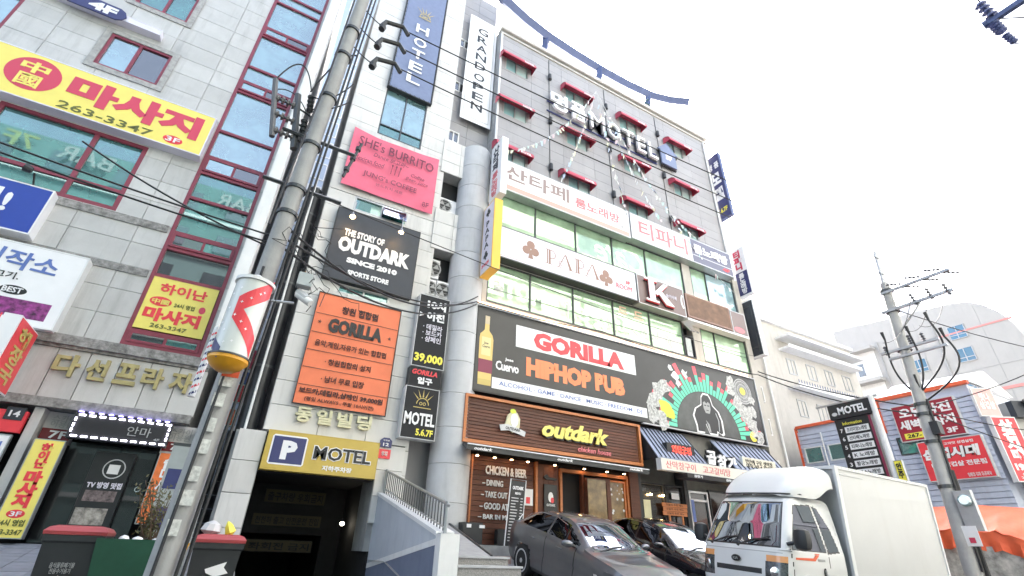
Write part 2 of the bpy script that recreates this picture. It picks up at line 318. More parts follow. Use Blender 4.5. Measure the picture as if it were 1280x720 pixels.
b = MB(); b.quad((-900, -900, 0), (900, -900, 0), (900, 3.4, 0), (-900, 3.4, 0)); b.quad((-900, 3.4, 0), (900, 3.4, 0), (900, 6.4, .12), (-900, 6.4, .12)); b.quad((-900, 6.4, .12), (900, 6.4, .12), (900, 7.45, 0), (-900, 7.45, 0)); b.quad((-900, 16, -.02), (-60, 16, -.02), (-60, 900, -.02), (-900, 900, -.02)); b.quad((-60, 40, -.02), (900, 40, -.02), (900, 900, -.02), (-60, 900, -.02))
struct(b.build('road', M['asphalt']))
ground_sheet('parking_ramp', M['concrete'], 0.6, 3.4, 7.45, 15.0, 3, 0.25)
ground_sheet('forecourt', M['concrete'], 3.4, 12.0, 7.45, 13.0, 4, 0.25)
ground_sheet('forecourt', M['concrete'], 12.0, 40.0, 7.45, 13.0, 8, 0.25)
pav = struct(thing('pavement', 'x', 'x')); del pav['label']; del pav['category']
s_ = ground_sheet('pavement_bed', M['joint'], -30, 0.6, 7.45, 16.0, 8, 0.25, -0.012); s_.parent = pav; del s_['kind']
tiles = []
for i in range(17):
    for j in range(16):
        x = -6.0 + i * 0.38; y = 9.7 + j * 0.205; 
        if x + .37 > 0.55: continue
        o = MB().box(Fr((x, y, gz(0, y)), (1, 0, 0), (0, 0.98, 0.17) if gz(0, y + .1) < .94 else (0, 1, 0), (0, 0, 1)), 0, 0.372, 0, 0.198, -0.01, random.uniform(0, 0.004)).build('paving_slab', M['paver'], pav)

# ================================================================== LEFT BUILDING
F13 = FA(13.0)
LB = thing('office_building', 'pale stone clad office block with maroon framed windows at the left side of the street', 'building', (-4.5, 13, 0.9))
MB().wbox(-16, -1.05, 13.12, 24, 3.35, 30).wbox(-16, -4.6, 13.12, 24, 0.0, 3.35).wbox(-4.6, -1.05, 14.6, 24, 0.0, 3.35).build('wall', M['joint'], LB)
holes = [(-2.79, -1.22, 4.87, 30), (-6.95, -3.98, 8.06, 10.15), (-5.95, -4.5, 12.23, 13.5), (-5.95, -4.62, 15.0, 16.3), (-9.5, -7.83, 12.2, 13.5)]
panels('stone_panel', M['stone'], LB, F13, -8.2, -1.05, 4.87, 20.5, 1.19, 0.62, holes, -0.12, 0.0, gap=0.011)
for z0, z1 in ((7.83, 8.03), (6.55, 6.72)):       # weathered string courses
    for a, c in ((-6.9, -2.84),):
        B('string_course', M['trim'], LB, F13, a, c, z0, z1, .005, 0.035)
def surround(h, wdt=0.16):
    u0, u1, v0, v1 = h
    MB().box(F13, u0 - wdt, u1 + wdt, v1, v1 + wdt, .006, .03).box(F13, u0 - wdt, u1 + wdt, v0 - wdt, v0, .006, .035).box(F13, u0 - wdt, u0, v0, v1, .006, .03).box(F13, u1, u1 + wdt, v0, v1, .006, .03).build('window_surround', mat('pale weathered trim', (0.36, 0.35, 0.34), 0.8, var=0.3, scale=8, bump=0.5, bscale=14), LB)
for h in holes[2:4]: surround(h)
window(LB, F13, -5.95, -4.5, 12.23, 13.5, [-5.25], [], M['red'], M['g_sky'], 0.07, mats=[M['g_sky'], M['g_dark']])
window(LB, F13, -5.95, -4.62, 15.0, 16.3, [-5.25], [], M['red'], M['g_teal'], 0.07)
window(LB, F13, -9.5, -7.83, 12.2, 13.5, [-8.6], [], M['red'], M['g_sky'], 0.07)
window(LB, F13, -6.95, -3.98, 8.06, 10.15, [-5.05], [8.62], M['red'], M['g_teal'], 0.10)
zs = [4.87, 5.16, 6.62, 7.48, 7.89, 8.52, 9.37, 9.90, 10.54, 11.47, 11.55, 13.23, 13.63, 14.4, 15.3, 15.9, 17.4, 18.0, 18.8, 20.5]
zs = [5.24, 6.68, 7.45, 7.92, 9.05, 9.92, 10.5, 11.5, 13.2, 13.66, 14.35, 15.9, 16.35, 17.8, 18.3, 20.4]
mt = [M['g_dark'], M['g_dark'], M['g_dark'], M['g_dark'], M['g_teal'], M['g_teal']] + [M['g_sky']] * 12  # sky reflection set by material: bright glass on upper panes, darker below
sw = window(LB, F13, -2.79, -1.22, 4.87, 21.5, [], zs, M['red'], M['g_sky'], 0.085, n0=-0.11, n1=0.02, mats=mt, names=('window', 'pane'))
for z0, z1 in ((4.95, 5.22), (7.5, 7.88), (9.97, 10.45), (13.25, 13.62), (15.94, 16.3)):
    window(LB, F13, -2.70, -1.31, z0, z1, [-2.0], [], M['red'], M['g_teal'], 0.06, n0=-0.05, n1=0.04, pane_n=0.012, mats=[M['g_sky'], M['g_dark']] if z0 > 9 else [M['g_dark'], M['g_teal']])
# cornice, frieze and shop front
MB().box(F13, -12, -0.98, 4.62, 4.83, -.1, .16).box(F13, -12, -0.98, 4.56, 4.62, -.1, .09).build('cornice', M['trim'], LB)
MB().box(F13, -12, -0.98, 3.34, 3.52, -.1, .15).build('lower_cornice', M['trim'], LB)
for i in range(11):
    piece('frieze_panel', M['stone'], LB, F13, -7.0 + i * 0.55, -7.0 + i * 0.55 + 0.535, 3.525, 4.555, -0.12, 0.03)
panels('stone_panel', M['stone'], LB, F13, -0.80, -0.36, 0.9, 3.33, 0.5, 0.62, [], -0.3, 0.04)
MB().box(F13, -3.62, -3.46, 0.95, 3.33, -.3, .03).build('door_post', M['stone'], LB); MB().box(F13, -3.46, -2.95, 2.74, 3.33, -.5, -.28).build('door_head', M['stone'], LB); MB().box(F13, -1.36, -0.82, 2.74, 3.33, -.5, -.2).build('door_head', M['stone'], LB)
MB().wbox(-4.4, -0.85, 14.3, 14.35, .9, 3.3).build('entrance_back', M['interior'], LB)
B('door', M['g_black'], LB, F13, -2.92, -2.05, 0.97, 2.8, -.42, -.38); B('door', M['g_black'], LB, F13, -2.04, -1.40, 0.97, 2.8, -.42, -.38)
MB().ring(F13, -2.25, 1.9, .045, .06, -.37, -.34, 10).build('door_handle', M['chrome'], LB); MB().ring(F13, -1.52, 2.0, .04, .052, -.37, -.34, 10).build('door_handle', M['chrome'], LB)
MB().box(F13, -3.44, -2.96, 2.78, 3.0, -.27, -.24).box(F13, -1.34, -0.83, 2.78, 2.98, -.19, -.17).build('red_fascia', mat('dull maroon fascia', (0.16, 0.015, 0.02), 0.5), LB)
T(LB, F13, '7F', -3.3, -3.0, 2.81, 2.96, -.235, M['wsign'], .02); T(LB, F13, '7F', -1.2, -.95, 2.81, 2.94, -.165, M['wsign'], .02)
T(LB, F13, '스카이\n이용원', -3.36, -2.98, 3.03, 3.28, -.275, M['greyp'], .02, line=.8); T(LB, F13, '스카이\n이용원', -1.3, -.88, 3.01, 3.28, -.195, M['greyp'], .02, line=.8)
nm = thing('building_name', 'five gold hangul letters on the stone band above the massage entrance', 'sign letters', (-2.4, 12.97, 3.95))
for ch, u0, u1 in zip('다선프라자', (-3.67, -3.12, -2.62, -2.14, -1.62), (-3.24, -2.76, -2.22, -1.74, -1.18)):
    T(nm, F13, ch, u0, u1, 3.98, 4.44, 0.03, M['gold'], .035, depth=.09, name='letter')
# big pole-side return of the left building (white steel duct)
wp = thing('vertical_sign', 'long blank white vertical sign box standing out from the corner of the left stone building', 'sign', (-0.9, 12.4, 5.1))
MB().wbox(-1.06, -0.78, 12.0, 12.95, 5.12, 19.5).build('case', M['white'], wp)
MB().wbox(-1.03, -0.81, 11.99, 12.0, 5.2, 19.4).build('face_panel', M['white'], wp)
MB().wbox(-1.03, -0.80, 12.06, 12.9, 5.08, 5.12).build('bottom_cap', M['silver'], wp)

# signs on the left building
s = signbox('sign', 'big yellow massage box sign with red letters above the wide teal window', 'sign', F13, -10.5, -2.82, 10.19, 11.63, 0.0, 0.3, M['yellow'], M['lav'], .03)
MB().ell(F13, -6.62, 10.98, .52, .52, .297, .302, 36).build('round_badge', M['crim'], s)
T(s, F13, '中', -6.92, -6.38, 11.0, 11.36, .302, M['yellow'], .03); T(s, F13, '國', -6.86, -6.42, 10.56, 10.95, .302, M['yellow'], .02)
T(s, F13, '마사지', -5.93, -3.05, 10.62, 11.42, .299, M['crim'], .055); T(s, F13, '263-3347', -5.93, -3.98, 10.28, 10.50, .299, M['olive'], .008)
MB().ell(F13, -3.52, 10.42, .22, .13, .297, .302, 20).build('round_badge', M['redp'], s); T(s, F13, '3F', -3.68, -3.36, 10.34, 10.5, .302, M['wsign'], .02)
T(s, F13, '스', -8.1, -7.25, 10.62, 11.42, .299, M['crim'], .05)
s = signbox('sign', 'lavender strip sign with a dark blue rounded fourth floor badge', 'sign', F13, -8.6, -4.92, 13.86, 14.08, 0.0, .25, M['lav'], M['lav'], .02)
MB().poly(F13, [(-7.02, 13.74), (-5.95, 13.74), (-5.82, 13.82), (-5.76, 13.97), (-5.82, 14.12), (-5.95, 14.2), (-7.02, 14.2)], .26, .3).build('badge', M['navy'], s); T(s, F13, '4F', -6.6, -5.98, 13.8, 14.12, .301, M['wsign'], .05)
s = signbox('sign', 'bright blue box sign with white trim hung below the wide teal window', 'sign', F13, -8.2, -5.04, 6.78, 7.98, .0, .32, M['blue'], M['wsign'], .03)
T(s, F13, '술집!', -6.9, -5.62, 7.15, 7.75, .318, M['wsign'], .03)
s = signbox('sign', 'white box sign with blue brush letters and a purple picture of grilled meat', 'sign', F13, -8.0, -3.88, 4.80, 6.56, .0, .32, M['wsign'], M['white'], .03)
T(s, F13, '기작소', -5.62, -4.28, 5.95, 6.38, .318, M['blueprint'], .02, rot=-.05); T(s, F13, '고기.', -5.2, -4.8, 5.72, 5.88, .318, M['black']); MB().ell(F13, -4.78, 5.5, .22, .1, .317, .32).build('round_badge', M['black'], s); T(s, F13, 'BEST', -4.95, -4.63, 5.44, 5.56, .321, M['wsign'], .02)
B('picture', M['foil'], s, F13, -7.5, -4.08, 4.95, 5.33, .317, .319)
s = signbox('sign', 'small yellow massage sign filling one pane of the tall maroon window strip', 'sign', F13, -2.70, -1.32, 5.30, 6.62, .0, .035, M['yellow'], M['yellow'], .02)
T(s, F13, '하이난', -2.5, -1.52, 6.22, 6.5, .033, M['redp'], .03); MB().ell(F13, -2.38, 6.02, .22, .12, .031, .035).build('round_badge', M['redp'], s); T(s, F13, '中國', -2.55, -2.21, 5.95, 6.08, .036, M['yellow'], .02); T(s, F13, '24시 영업', -2.1, -1.68, 5.94, 6.06, .033, M['olive'], .02); MB().ell(F13, -1.52, 6.0, .07, .09, .031, .035).build('round_badge', M['crim'], s)
T(s, F13, '마사지', -2.62, -1.48, 5.52, 5.86, .033, M['redp'], .05); T(s, F13, '263-3347', -2.4, -1.68, 5.37, 5.47, .033, M['olive'])
# red projecting sign
s = thing('projecting_sign', 'red projecting restaurant sign with white edge and gold letters at the far left', 'sign', (-4.25, 12.3, 3.4))
MB().wbox(-4.36, -4.1, 11.75, 12.85, 3.42, 4.72).build('case', M['wsign'], s)
for x0 in (-4.1,): B('face_panel', M['redp'], s, FXP(x0), 11.8, 12.8, 3.45, 4.69, 0.002, .014)
T(s, FXP(-4.1), '해\n장\n국', 12.0, 12.6, 3.55, 4.6, .015, M['goldp'], .03)
B('front_panel', M['redp'], s, FA(11.75), -4.4, -4.38, 3.42, 4.7, 0, .01)
s = signbox('sign', 'dark strip sign ringed with white blinking lights over the black doors', 'sign', FA(13), -2.93, -1.25, 2.80, 3.30, .02, .22, M['blackm'], M['plastic'], .02)
bb = MB()
for i in range(10):
    u = -2.86 + i * .165; bb.box(F13, u, u + .1, 3.235, 3.262, .222, .235); bb.box(F13, u, u + .1, 2.83, 2.857, .222, .235)
for v in (2.92, 3.02, 3.13): bb.box(F13, -2.9, -2.875, v, v + .06, .222, .235); bb.box(F13, -1.3, -1.275, v, v + .06, .222, .235)
bb.build('led_dashes', M['led'], s); bb = MB()
for i in range(10): bb.box(F13, -2.9 + i * .165, -2.82 + i * .165, 3.31, 3.325, .15, .2)
bb.build('violet_led', M['ledb'], s)
T(s, F13, '안마', -2.0, -1.58, 2.95, 3.14, .215, M['greyp'], .0); T(s, F13, '4F', -1.5, -1.4, 2.9, 2.95, .215, M['greyp'])
s = signbox('sign', 'tall yellow vertical massage sign standing beside the black entrance doors', 'sign', F13, -3.36, -2.88, 1.02, 2.73, .0, .2, M['yellow'], M['silver'], .015)
T(s, F13, '하\n이\n난', -3.2, -3.02, 2.2, 2.66, .197, M['redp'], .05, line=.8); T(s, F13, '마\n사\n지', -3.26, -2.98, 1.52, 2.16, .197, M['redp'], .06, line=.85)
MB().ell(F13, -3.12, 1.42, .13, .07, .195, .199).build('round_badge', M['redp'], s); T(s, F13, '3F', -3.2, -3.04, 1.38, 1.46, .2, M['wsign'], .02); T(s, F13, '24시 영업', -3.32, -2.94, 1.22, 1.33, .197, M['olive'], .03); T(s, F13, '263-3347', -3.33, -2.92, 1.08, 1.17, .197, M['olive'], .02)
s = signbox('sign', 'orange vertical bar sign with white letters on the right of the black entrance', 'sign', F13, -1.32, -.83, 1.35, 2.73, -.15, .02, mat('orange poster', (.72, .17, .04), .4, var=.25, scale=5), M['silver'], .015)
T(s, F13, '술\n마\n시', -1.2, -1.0, 1.95, 2.64, .016, M['wsign'], .04, line=.9)
s = signbox('poster', 'dark restaurant poster with a round white emblem leaning inside the black doorway', 'poster', F13, -2.42, -1.74, 1.25, 2.66, -.36, -.2, M['black'], M['black'], .01)
MB().ring(F13, -2.02, 2.34, .17, .19, -.203, -.198, 24).build('emblem', M['lgrey'], s); B('emblem_card', M['wsign'], s, F13, -2.12, -1.93, 2.24, 2.42, -.203, -.197)
T(s, F13, 'TV 방영 맛집', -2.36, -1.78, 1.96, 2.08, -.203, M['lav'], .04); B('picture', mat('poster picture', (.16, .12, .12), .5, var=.9, scale=12), s, F13, -2.34, -1.82, 1.72, 1.92, -.203, -.2); B('picture', mat('poster picture grey', (.3, .27, .24), .5, var=.9, scale=8), s, F13, -2.38, -1.86, 1.3, 1.6, -.203, -.2)
s = signbox('sign', 'white notice board with blue and red print at the left frame edge', 'sign', F13, -5.2, -3.72, 1.3, 2.75, .05, .15, M['wsign'], M['silver'], .02)
T(s, F13, '코인\n세차', -4.15, -3.78, 2.2, 2.62, .147, M['blueprint'], .03); B('stripe', M['redp'], s, F13, -5.1, -3.75, 1.95, 2.05, .146, .149)
B('red_canopy', M['redp'], LB, F13, -5.2, -3.66, 2.8, 3.2, .0, .12)
s = signbox('number_plate', 'small dark house number plate reading fourteen above the yellow vertical sign', 'sign', F13, -3.98, -3.7, 3.02, 3.26, .05, .13, M['charcoal'], M['plastic'], .01); T(s, F13, '14', -3.92, -3.76, 3.08, 3.2, .128, M['wsign'], .02)
sp = thing('spotlight', 'small black spotlight arm in front of the wide teal window', 'lamp', (-5.5, 12.9, 7.7))
MB().tube([(-5.45, 13, 7.75), (-5.5, 12.6, 8.25)], .02).build('arm', M['wire'], sp); MB().lathe((-5.52, 12.55, 8.26), [(.03, 0), (.08, .02), (.1, .16)], 10, (-.9, -.3, .1)).build('lamp_head', M['plastic'], sp)

# ================================================================== GAP between the buildings
MB_ = MB
t = thing('drain_duct', 'wide dark vertical duct in the gap beside the parking tower', 'duct', (.3, 13.4, 0))
MB().lathe((.16, 13.45, 3.4), [(.24, 0), (.24, 7.4)], 20).build('pipe', mat('dark duct', (.03, .032, .036), .35, .5, var=.2), t, smooth=True); MB().lathe((.12, 13.05, 3.3), [(.03, 0), (.03, 15)], 8).build('thin_pipe', M['white'], t, smooth=True)
for i in range(3): MB().lathe((.16, 13.45, 5 + i * 2.4), [(.25, 0), (.25, .06)], 20).build('pipe_collar', M['alu'], t, smooth=True)
gb = thing('distant_building', 'distant pale blue glazed block seen through the narrow gap between the buildings', 'building', (0, 30, 0))
MB().wbox(-4, 5, 30.15, 36, 0, 48).build('wall', mat('pale blue cladding', (.40, .47, .58), .5, var=.05), gb)
aw_ = thing('alley_shade_wall', 'added dark wall that stands in for shade in the narrow alley behind the pole', 'wall', (-.3, 19, 0)); panels('block', mat('painted alley shade', (.10, .10, .11), .9, var=.2), aw_, FA(19), -1.4, .8, 0, 4.4, .55, .4, [], -.1, 0)  # added wall; its dark colour stands in for shadow in the gap
for i in range(21):
    for j in range(3): window(gb, FA(30.1), -3.4 + j * 2.3, -1.6 + j * 2.3, 3 + i * 2.1, 4.5 + i * 2.1, [-2.5 + j * 2.3], [], M['white'], M['g_sky'], .08)
for k, (z0, z1) in enumerate(((3.6, 3.95), (4.3, 4.7), (4.9, 5.2), (5.5, 6.0))):
    s = signbox('sign', ['small orange', 'small coral', 'small blue', 'small pink'][k] + ' sign stacked in the narrow alley behind the barber pole', 'sign', FA(15 + k * .5), -.62 + .06 * k, -.18 + .03 * k, z0 * 1.05, z1 * 1.07, 0, .1, [M['orange'], M['redp'], M['blueprint'], M['pink']][k], M['white'], .02)

# ================================================================== TOWER (parking motel)
TW = thing('motel_tower', 'pale panelled motel tower with the basement parking entrance and tall hotel banner', 'building', (2.3, 13, 0))
MB().wbox(.55, 3.98, 13.1, 24, 3.44, 26).wbox(-.04, .62, 13.1, 13.6, -1, 3.4).wbox(3.30, 4.02, 13.1, 14.2, 1.0, 3.44).build('wall', M['joint'], TW)
holes = [(1.52, 3.10, 13.70, 16.03), (1.32, 3.04, 10.3, 10.82), (1.41, 2.9, 7.39, 7.66)]
panels('wall_panel', M['tower'], TW, F13, .52, 4.08, 3.46, 25.6, 1.19, .62, holes, -.1, 0.0, gap=.013)
panels('wall_panel', M['tower'], TW, FXP(4.0), 13.0, 14.0, 1.5, 25.6, 1.0, .62, [], -.02, 0.08, gap=.013)
panels('wall_panel', M['tower'], TW, F13, .02, .60, .0, 3.40, .6, .62, [], -.1, .12, gap=.013); panels('wall_panel', M['tower'], TW, F13, 3.30, 4.0, 1.6, 3.44, .7, .62, [], -.1, .0, gap=.013)
panels('wall_panel', M['tower'], TW, FX(.52), -13.8, -13.0, 3.46, 25.6, .8, .62, [], -.02, .02, gap=.013)
window(TW, F13, 1.52, 3.10, 13.70, 16.03, [2.3], [14.2], M['alu'], M['g_sky'], .045, mats=[M['g_teal'], M['g_teal'], M['g_sky'], M['g_sky']])
w_ = window(TW, F13, 1.32, 3.04, 10.3, 10.82, [2.2], [], M['silver'], M['g_teal'], .05); window(TW, F13, 1.41, 2.9, 7.39, 7.66, [2.15], [], M['silver'], M['g_teal'], .045)
MB().add([F13(2.22, 10.78, .02), F13(2.98, 10.78, .02), F13(2.98, 10.32, .24), F13(2.22, 10.32, .24), F13(2.22, 10.78, 0), F13(2.98, 10.78, 0), F13(2.98, 10.30, .22), F13(2.22, 10.30, .22)], [(0, 1, 2, 3), (7, 6, 5, 4), (0, 3, 7, 4), (1, 5, 6, 2), (3, 2, 6, 7)]).build('open_sash', M['g_dark'], TW)
# grey recessed wall with balconies between tower and column
MB().wbox(4.06, 6.02, 13.72, 20, 0, 25.8).build('recess_wall', M['motel'], TW)
rb = FA(13.7); panels('recess_panel', M['motel'], TW, rb, 4.08, 6.0, 14.7, 25.7, 1.0, .62, [(4.25, 4.72, 21.3, 21.9), (4.2, 4.68, 18.35, 18.95), (4.28, 4.74, 15.4, 16.0)], -.02, .02, gap=.01)
for v in (21.3, 18.35, 15.4): window(TW, rb, 4.24, 4.72, v, v + .6, [4.48], [], M['white'], M['g_dark'], .05, n0=-.03, n1=.05)
for z0, z1 in ((13.1, 14.7), (9.8, 11.4)):
    MB().wbox(3.95, 5.5, 12.98, 13.7, z0, z1).build('balcony_wall', M['joint'], TW)
    panels('balcony_panel', M['tower'], TW, FA(12.98), 3.93, 5.35, z0 - .0, z1, .8, .55, [], 0, .03, gap=.012)
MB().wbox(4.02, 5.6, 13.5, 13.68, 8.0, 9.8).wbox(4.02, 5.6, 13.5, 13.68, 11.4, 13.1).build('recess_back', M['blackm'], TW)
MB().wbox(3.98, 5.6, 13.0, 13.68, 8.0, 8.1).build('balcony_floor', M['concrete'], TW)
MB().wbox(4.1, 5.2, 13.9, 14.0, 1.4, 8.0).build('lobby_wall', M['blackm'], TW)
# column of curved metal plates
for k, z in enumerate([1.2 + i * .96 for i in range(14)]):
    MB().lathe((5.32, 13.12, z), [(.565, 0), (.575, .008), (.575, .945), (.565, .952)], 32).build('column_ring', M['col'], TW, smooth=True)
MB().lathe((5.32, 13.12, 1), [(.555, 0), (.555, 13.66)], 24).build('column_core', M['joint'], TW, smooth=True)
# parking opening
MB().wbox(.56, 3.4, 13.14, 13.5, 2.56, 3.44).build('lintel', M['blackm'], TW)
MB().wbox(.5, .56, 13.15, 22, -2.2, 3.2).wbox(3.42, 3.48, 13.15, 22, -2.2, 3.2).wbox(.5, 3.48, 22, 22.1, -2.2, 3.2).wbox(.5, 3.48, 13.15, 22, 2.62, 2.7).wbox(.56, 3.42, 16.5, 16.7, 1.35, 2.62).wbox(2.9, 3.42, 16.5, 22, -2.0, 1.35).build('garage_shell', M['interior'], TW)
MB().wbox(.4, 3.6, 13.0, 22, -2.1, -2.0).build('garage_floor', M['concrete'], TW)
for k, (a, c, z0, z1, sx) in enumerate(((.95, 2.3, 1.95, 2.25, '출구차량 우회금지'), (.8, 2.3, 1.42, 1.68, '천천히 출고 안전운전 진입'), (.8, 2.2, .85, 1.1, '좌회전 금지'))):
    s = signbox('notice_board', ['upper', 'middle', 'lowest'][k] + ' dim yellow notice board inside the dark parking entrance', 'sign', FA(16.5 - .02), a * 1.2, c * 1.22, z0 * 1.12 - .05, z1 * 1.12 - .03, 0, .05, M['signy'], M['blackm'], .01); T(s, FA(16.48), sx, a * 1.2 + .08, c * 1.22 - .08, z0 * 1.12, z1 * 1.12 - .1, .047, M['blackm'], .02)
l = thing('ceiling_lamp', 'single small lit lamp inside the parking entrance', 'lamp', (3.15, 14.9, 1.65)); MB().lathe((3.2, 15.4, 1.6), [(.02, 0), (.06, .03), (.06, .07), (.02, .1)], 12).build('bulb', emis('garage bulb', (1, .9, .7), 4), l)
# name letters, plaques
nm = thing('building_name', 'four cream hangul letters between the orange banner and the parking sign', 'sign letters', (2, 12.97, 3.72))
for ch, u in zip('동일빌딩', (1.11, 1.60, 2.10, 2.60)): T(nm, F13, ch, u, u + .38, 3.72, 4.08, .03, M['cream'], .035, depth=.07, name='letter')
s = thing('house_number', 'small blue house number plaque reading twelve', 'sign', (3.44, 13, 3.4)); MB().poly(F13, [(3.29, 3.38), (3.60, 3.38), (3.60, 3.55), (3.52, 3.62), (3.37, 3.62), (3.29, 3.55)], .005, .04).build('plate', M['navy'], s); T(s, F13, '12', 3.37, 3.52, 3.41, 3.49, .041, M['wsign'], .02); T(s, F13, '무학로', 3.36, 3.53, 3.53, 3.57, .041, M['wsign'], .0)
s = thing('plaque', 'small red plaque below the blue house number', 'sign', (3.44, 13, 3.1)); B('plate', M['redp'], s, F13, 3.28, 3.60, 3.10, 3.33, .005, .03); T(s, F13, '금연\n구역', 3.36, 3.52, 3.16, 3.28, .031, M['wsign'], .02)

def cloth(name, m, parent, F, u0, u1, v0, v1, n, amp=.03, nu=24, nv=16, thick=.006, sagtop=.0, seed=1):
    rnd = random.Random(seed); ph = [rnd.uniform(0, 6) for _ in range(6)]; vs, fs = [], []
    for L_ in (0, 1):
        for j in range(nv + 1):
            for i in range(nu + 1):
                a, c = i / nu, j / nv; u = u0 + (u1 - u0) * a; v = v0 + (v1 - v0) * c - sagtop * math.sin(math.pi * a) * c
                d = amp * (math.sin(5 * a + 3 * c + ph[0]) + .6 * math.sin(11 * a - 5 * c + ph[1]) + .5 * math.sin(9 * c + 2 * a + ph[2])) * math.sin(math.pi * min(1, max(0, a))) ** .5
                vs.append(F(u, v, n + d + (thick if L_ else 0)))
    q = (nu + 1) * (nv + 1)
    for j in range(nv):
        for i in range(nu):
            k = j * (nu + 1) + i; fs.append((k, k + 1, k + nu + 2, k + nu + 1)); fs.append((q + k + nu + 1, q + k + nu + 2, q + k + 1, q + k))
    return MB().add(vs, fs).build(name, m, parent, smooth=True)
# HOTEL banner
s = thing('banner', 'tall slate blue vertical hotel banner with crown laced to the tower', 'banner', (2.35, 12.9, 15.96))
cloth('fabric', M['hotel'], s, F13, 1.55, 3.15, 16.05, 23.9, .13, amp=.006)
bf = MB().box(F13, 1.49, 1.53, 15.98, 24.0, .02, .16).box(F13, 3.17, 3.21, 15.98, 24.0, .02, .16).box(F13, 1.53, 3.17, 15.97, 16.01, .02, .16).box(F13, 1.53, 3.17, 23.96, 24.0, .02, .16)
for i in range(30): bf.tube([F13(3.15, 16.1 + i * .26, .15), F13(3.2, 16.18 + i * .26, .165)], .008, 4); bf.tube([F13(1.56, 16.1 + i * .26, .15), F13(1.5, 16.18 + i * .26, .165)], .008, 4)
for i in range(9): bf.tube([F13(1.6 + i * .18, 16.06, .15), F13(1.68 + i * .18, 15.98, .165)], .008, 4)
bf.build('frame', M['plastic'], s)
for ch, z in zip('HOTEL', (19.62, 18.78, 18.06, 17.3, 16.62)): T(s, F13, ch, 2.08, 2.62, z, z + .52, .17, M['wsign'], .02, depth=.006, name='letter')
bl = MB().ring(F13, 2.36, 20.72, .2, .23, .17, .176, 20, 0, math.pi)
for i in range(5): a = R_(50 + i * 20); bl.poly(F13, [(2.36 + .26 * math.cos(a) - .02, 20.72 + .26 * math.sin(a)), (2.36 + .26 * math.cos(a) + .02, 20.72 + .26 * math.sin(a)), (2.36 + .62 * math.cos(a), 20.72 + .62 * math.sin(a))], .17, .176)
bl.box(F13, 2.1, 2.62, 20.62, 20.66, .17, .176); bl.ring(F13, 2.3, 20.76, .04, .06, .17, .176, 12).ring(F13, 2.42, 20.76, .04, .06, .17, .176, 12).build('crown', M['goldp'], s)
s = thing('banner', 'wrinkled pink burrito cafe banner hung above the dark outdoor shop sign', 'banner', (2.3, 12.9, 11))
cl = cloth('fabric', M['pink'], s, F13, .78, 3.80, 11.02, 13.48, .12, amp=.022, sagtop=.12, seed=4); mk = mat('plum print', (.16, .03, .06), .6)
T(s, F13, "SHE's BURRITO", 1.0, 3.62, 12.72, 13.12, .2, mk, .005, rot=-.02, depth=.004); T(s, F13, 'Dance 보고파~', 1.55, 2.75, 12.45, 12.66, .2, mk, 0, depth=.004, shear=.2); T(s, F13, 'Mexican food', .95, 1.95, 12.1, 12.3, .2, mk, 0, depth=.004, shear=.2)
T(s, F13, 'Coffee\nBeer, juice', 2.72, 3.5, 11.95, 12.32, .2, mk, 0, depth=.004, shear=.2); T(s, F13, "JUNG's COFFEE", 1.35, 3.15, 11.52, 11.78, .2, mk, .005, depth=.004); T(s, F13, '8F', 3.4, 3.62, 11.15, 11.34, .2, mk, 0, depth=.004); T(s, F13, '샌드위치 세트', 1.8, 2.7, 11.32, 11.44, .2, mk, 0, depth=.004)
bl = MB()
for i in range(3): bl.tube([F13(2.2 + i * .13, 12.0, .203), F13(2.22 + i * .14, 12.32, .203)], .012, 5); bl.ell(F13, 2.22 + i * .14, 12.36, .03, .05, .2, .206, 10)
bl.build('cutlery_print', mk, s)
s = signbox('sign', 'square charcoal store sign with white block letters under two lit lamps', 'sign', F13, .90, 3.50, 7.68, 10.11, .0, .2, M['charcoal'], M['black'], .02)
T(s, F13, 'THE STORY OF', 1.22, 2.42, 9.18, 9.42, .197, M['wsign'], .045); T(s, F13, 'OUTDARK', 1.12, 3.28, 8.62, 9.14, .197, M['wsign'], .06); T(s, F13, 'SINCE 2010', 1.45, 2.95, 8.3, 8.48, .197, M['wsign'], .06); T(s, F13, 'SPORTS STORE', 1.55, 2.75, 7.92, 8.08, .197, M['wsign'], .05)
for k, u in enumerate((1.30, 2.78)):
    l = thing('sign_lamp', ['left', 'right'][k] + ' one of two small warm lamps lit over the square charcoal sign', 'lamp', (u, 12.5, 9.6)); MB().tube([F13(u + .1, 10.45, .0), F13(u + .05, 10.35, .35), F13(u, 9.72, .62)], .014, 6).build('arm', M['silver'], l); MB().lathe(F13(u, 9.72, .62), [(.03, 0), (.09, -.1), (.09, -.12)], 12).build('lamp_head', M['silver'], l); MB().lathe(F13(u, 9.6, .62), [(.02, 0), (.07, -.02), (.02, -.07)], 12).build('bulb', M['lamp'], l)
s = thing('banner', 'orange hip hop pub banner with six printed rows and black letters', 'banner', (2.1, 12.9, 4.14)); cloth('fabric', M['orange'], s, F13, .98, 3.28, 4.15, 7.22, .10, amp=.006, seed=9)
bf = MB()
for v in (6.6, 6.05, 5.55, 5.08, 4.62): bf.box(F13, 1.0, 3.26, v, v + .012, .125, .13)
bf.box(F13, .96, .98, 4.13, 7.24, .08, .13).box(F13, 3.28, 3.30, 4.13, 7.24, .08, .13).box(F13, .98, 3.28, 4.13, 4.15, .08, .13).box(F13, .98, 3.28, 7.22, 7.24, .08, .13).build('printed_rules', M['black'], s)
k_ = mat('brown black print', (.05, .012, .01), .5)
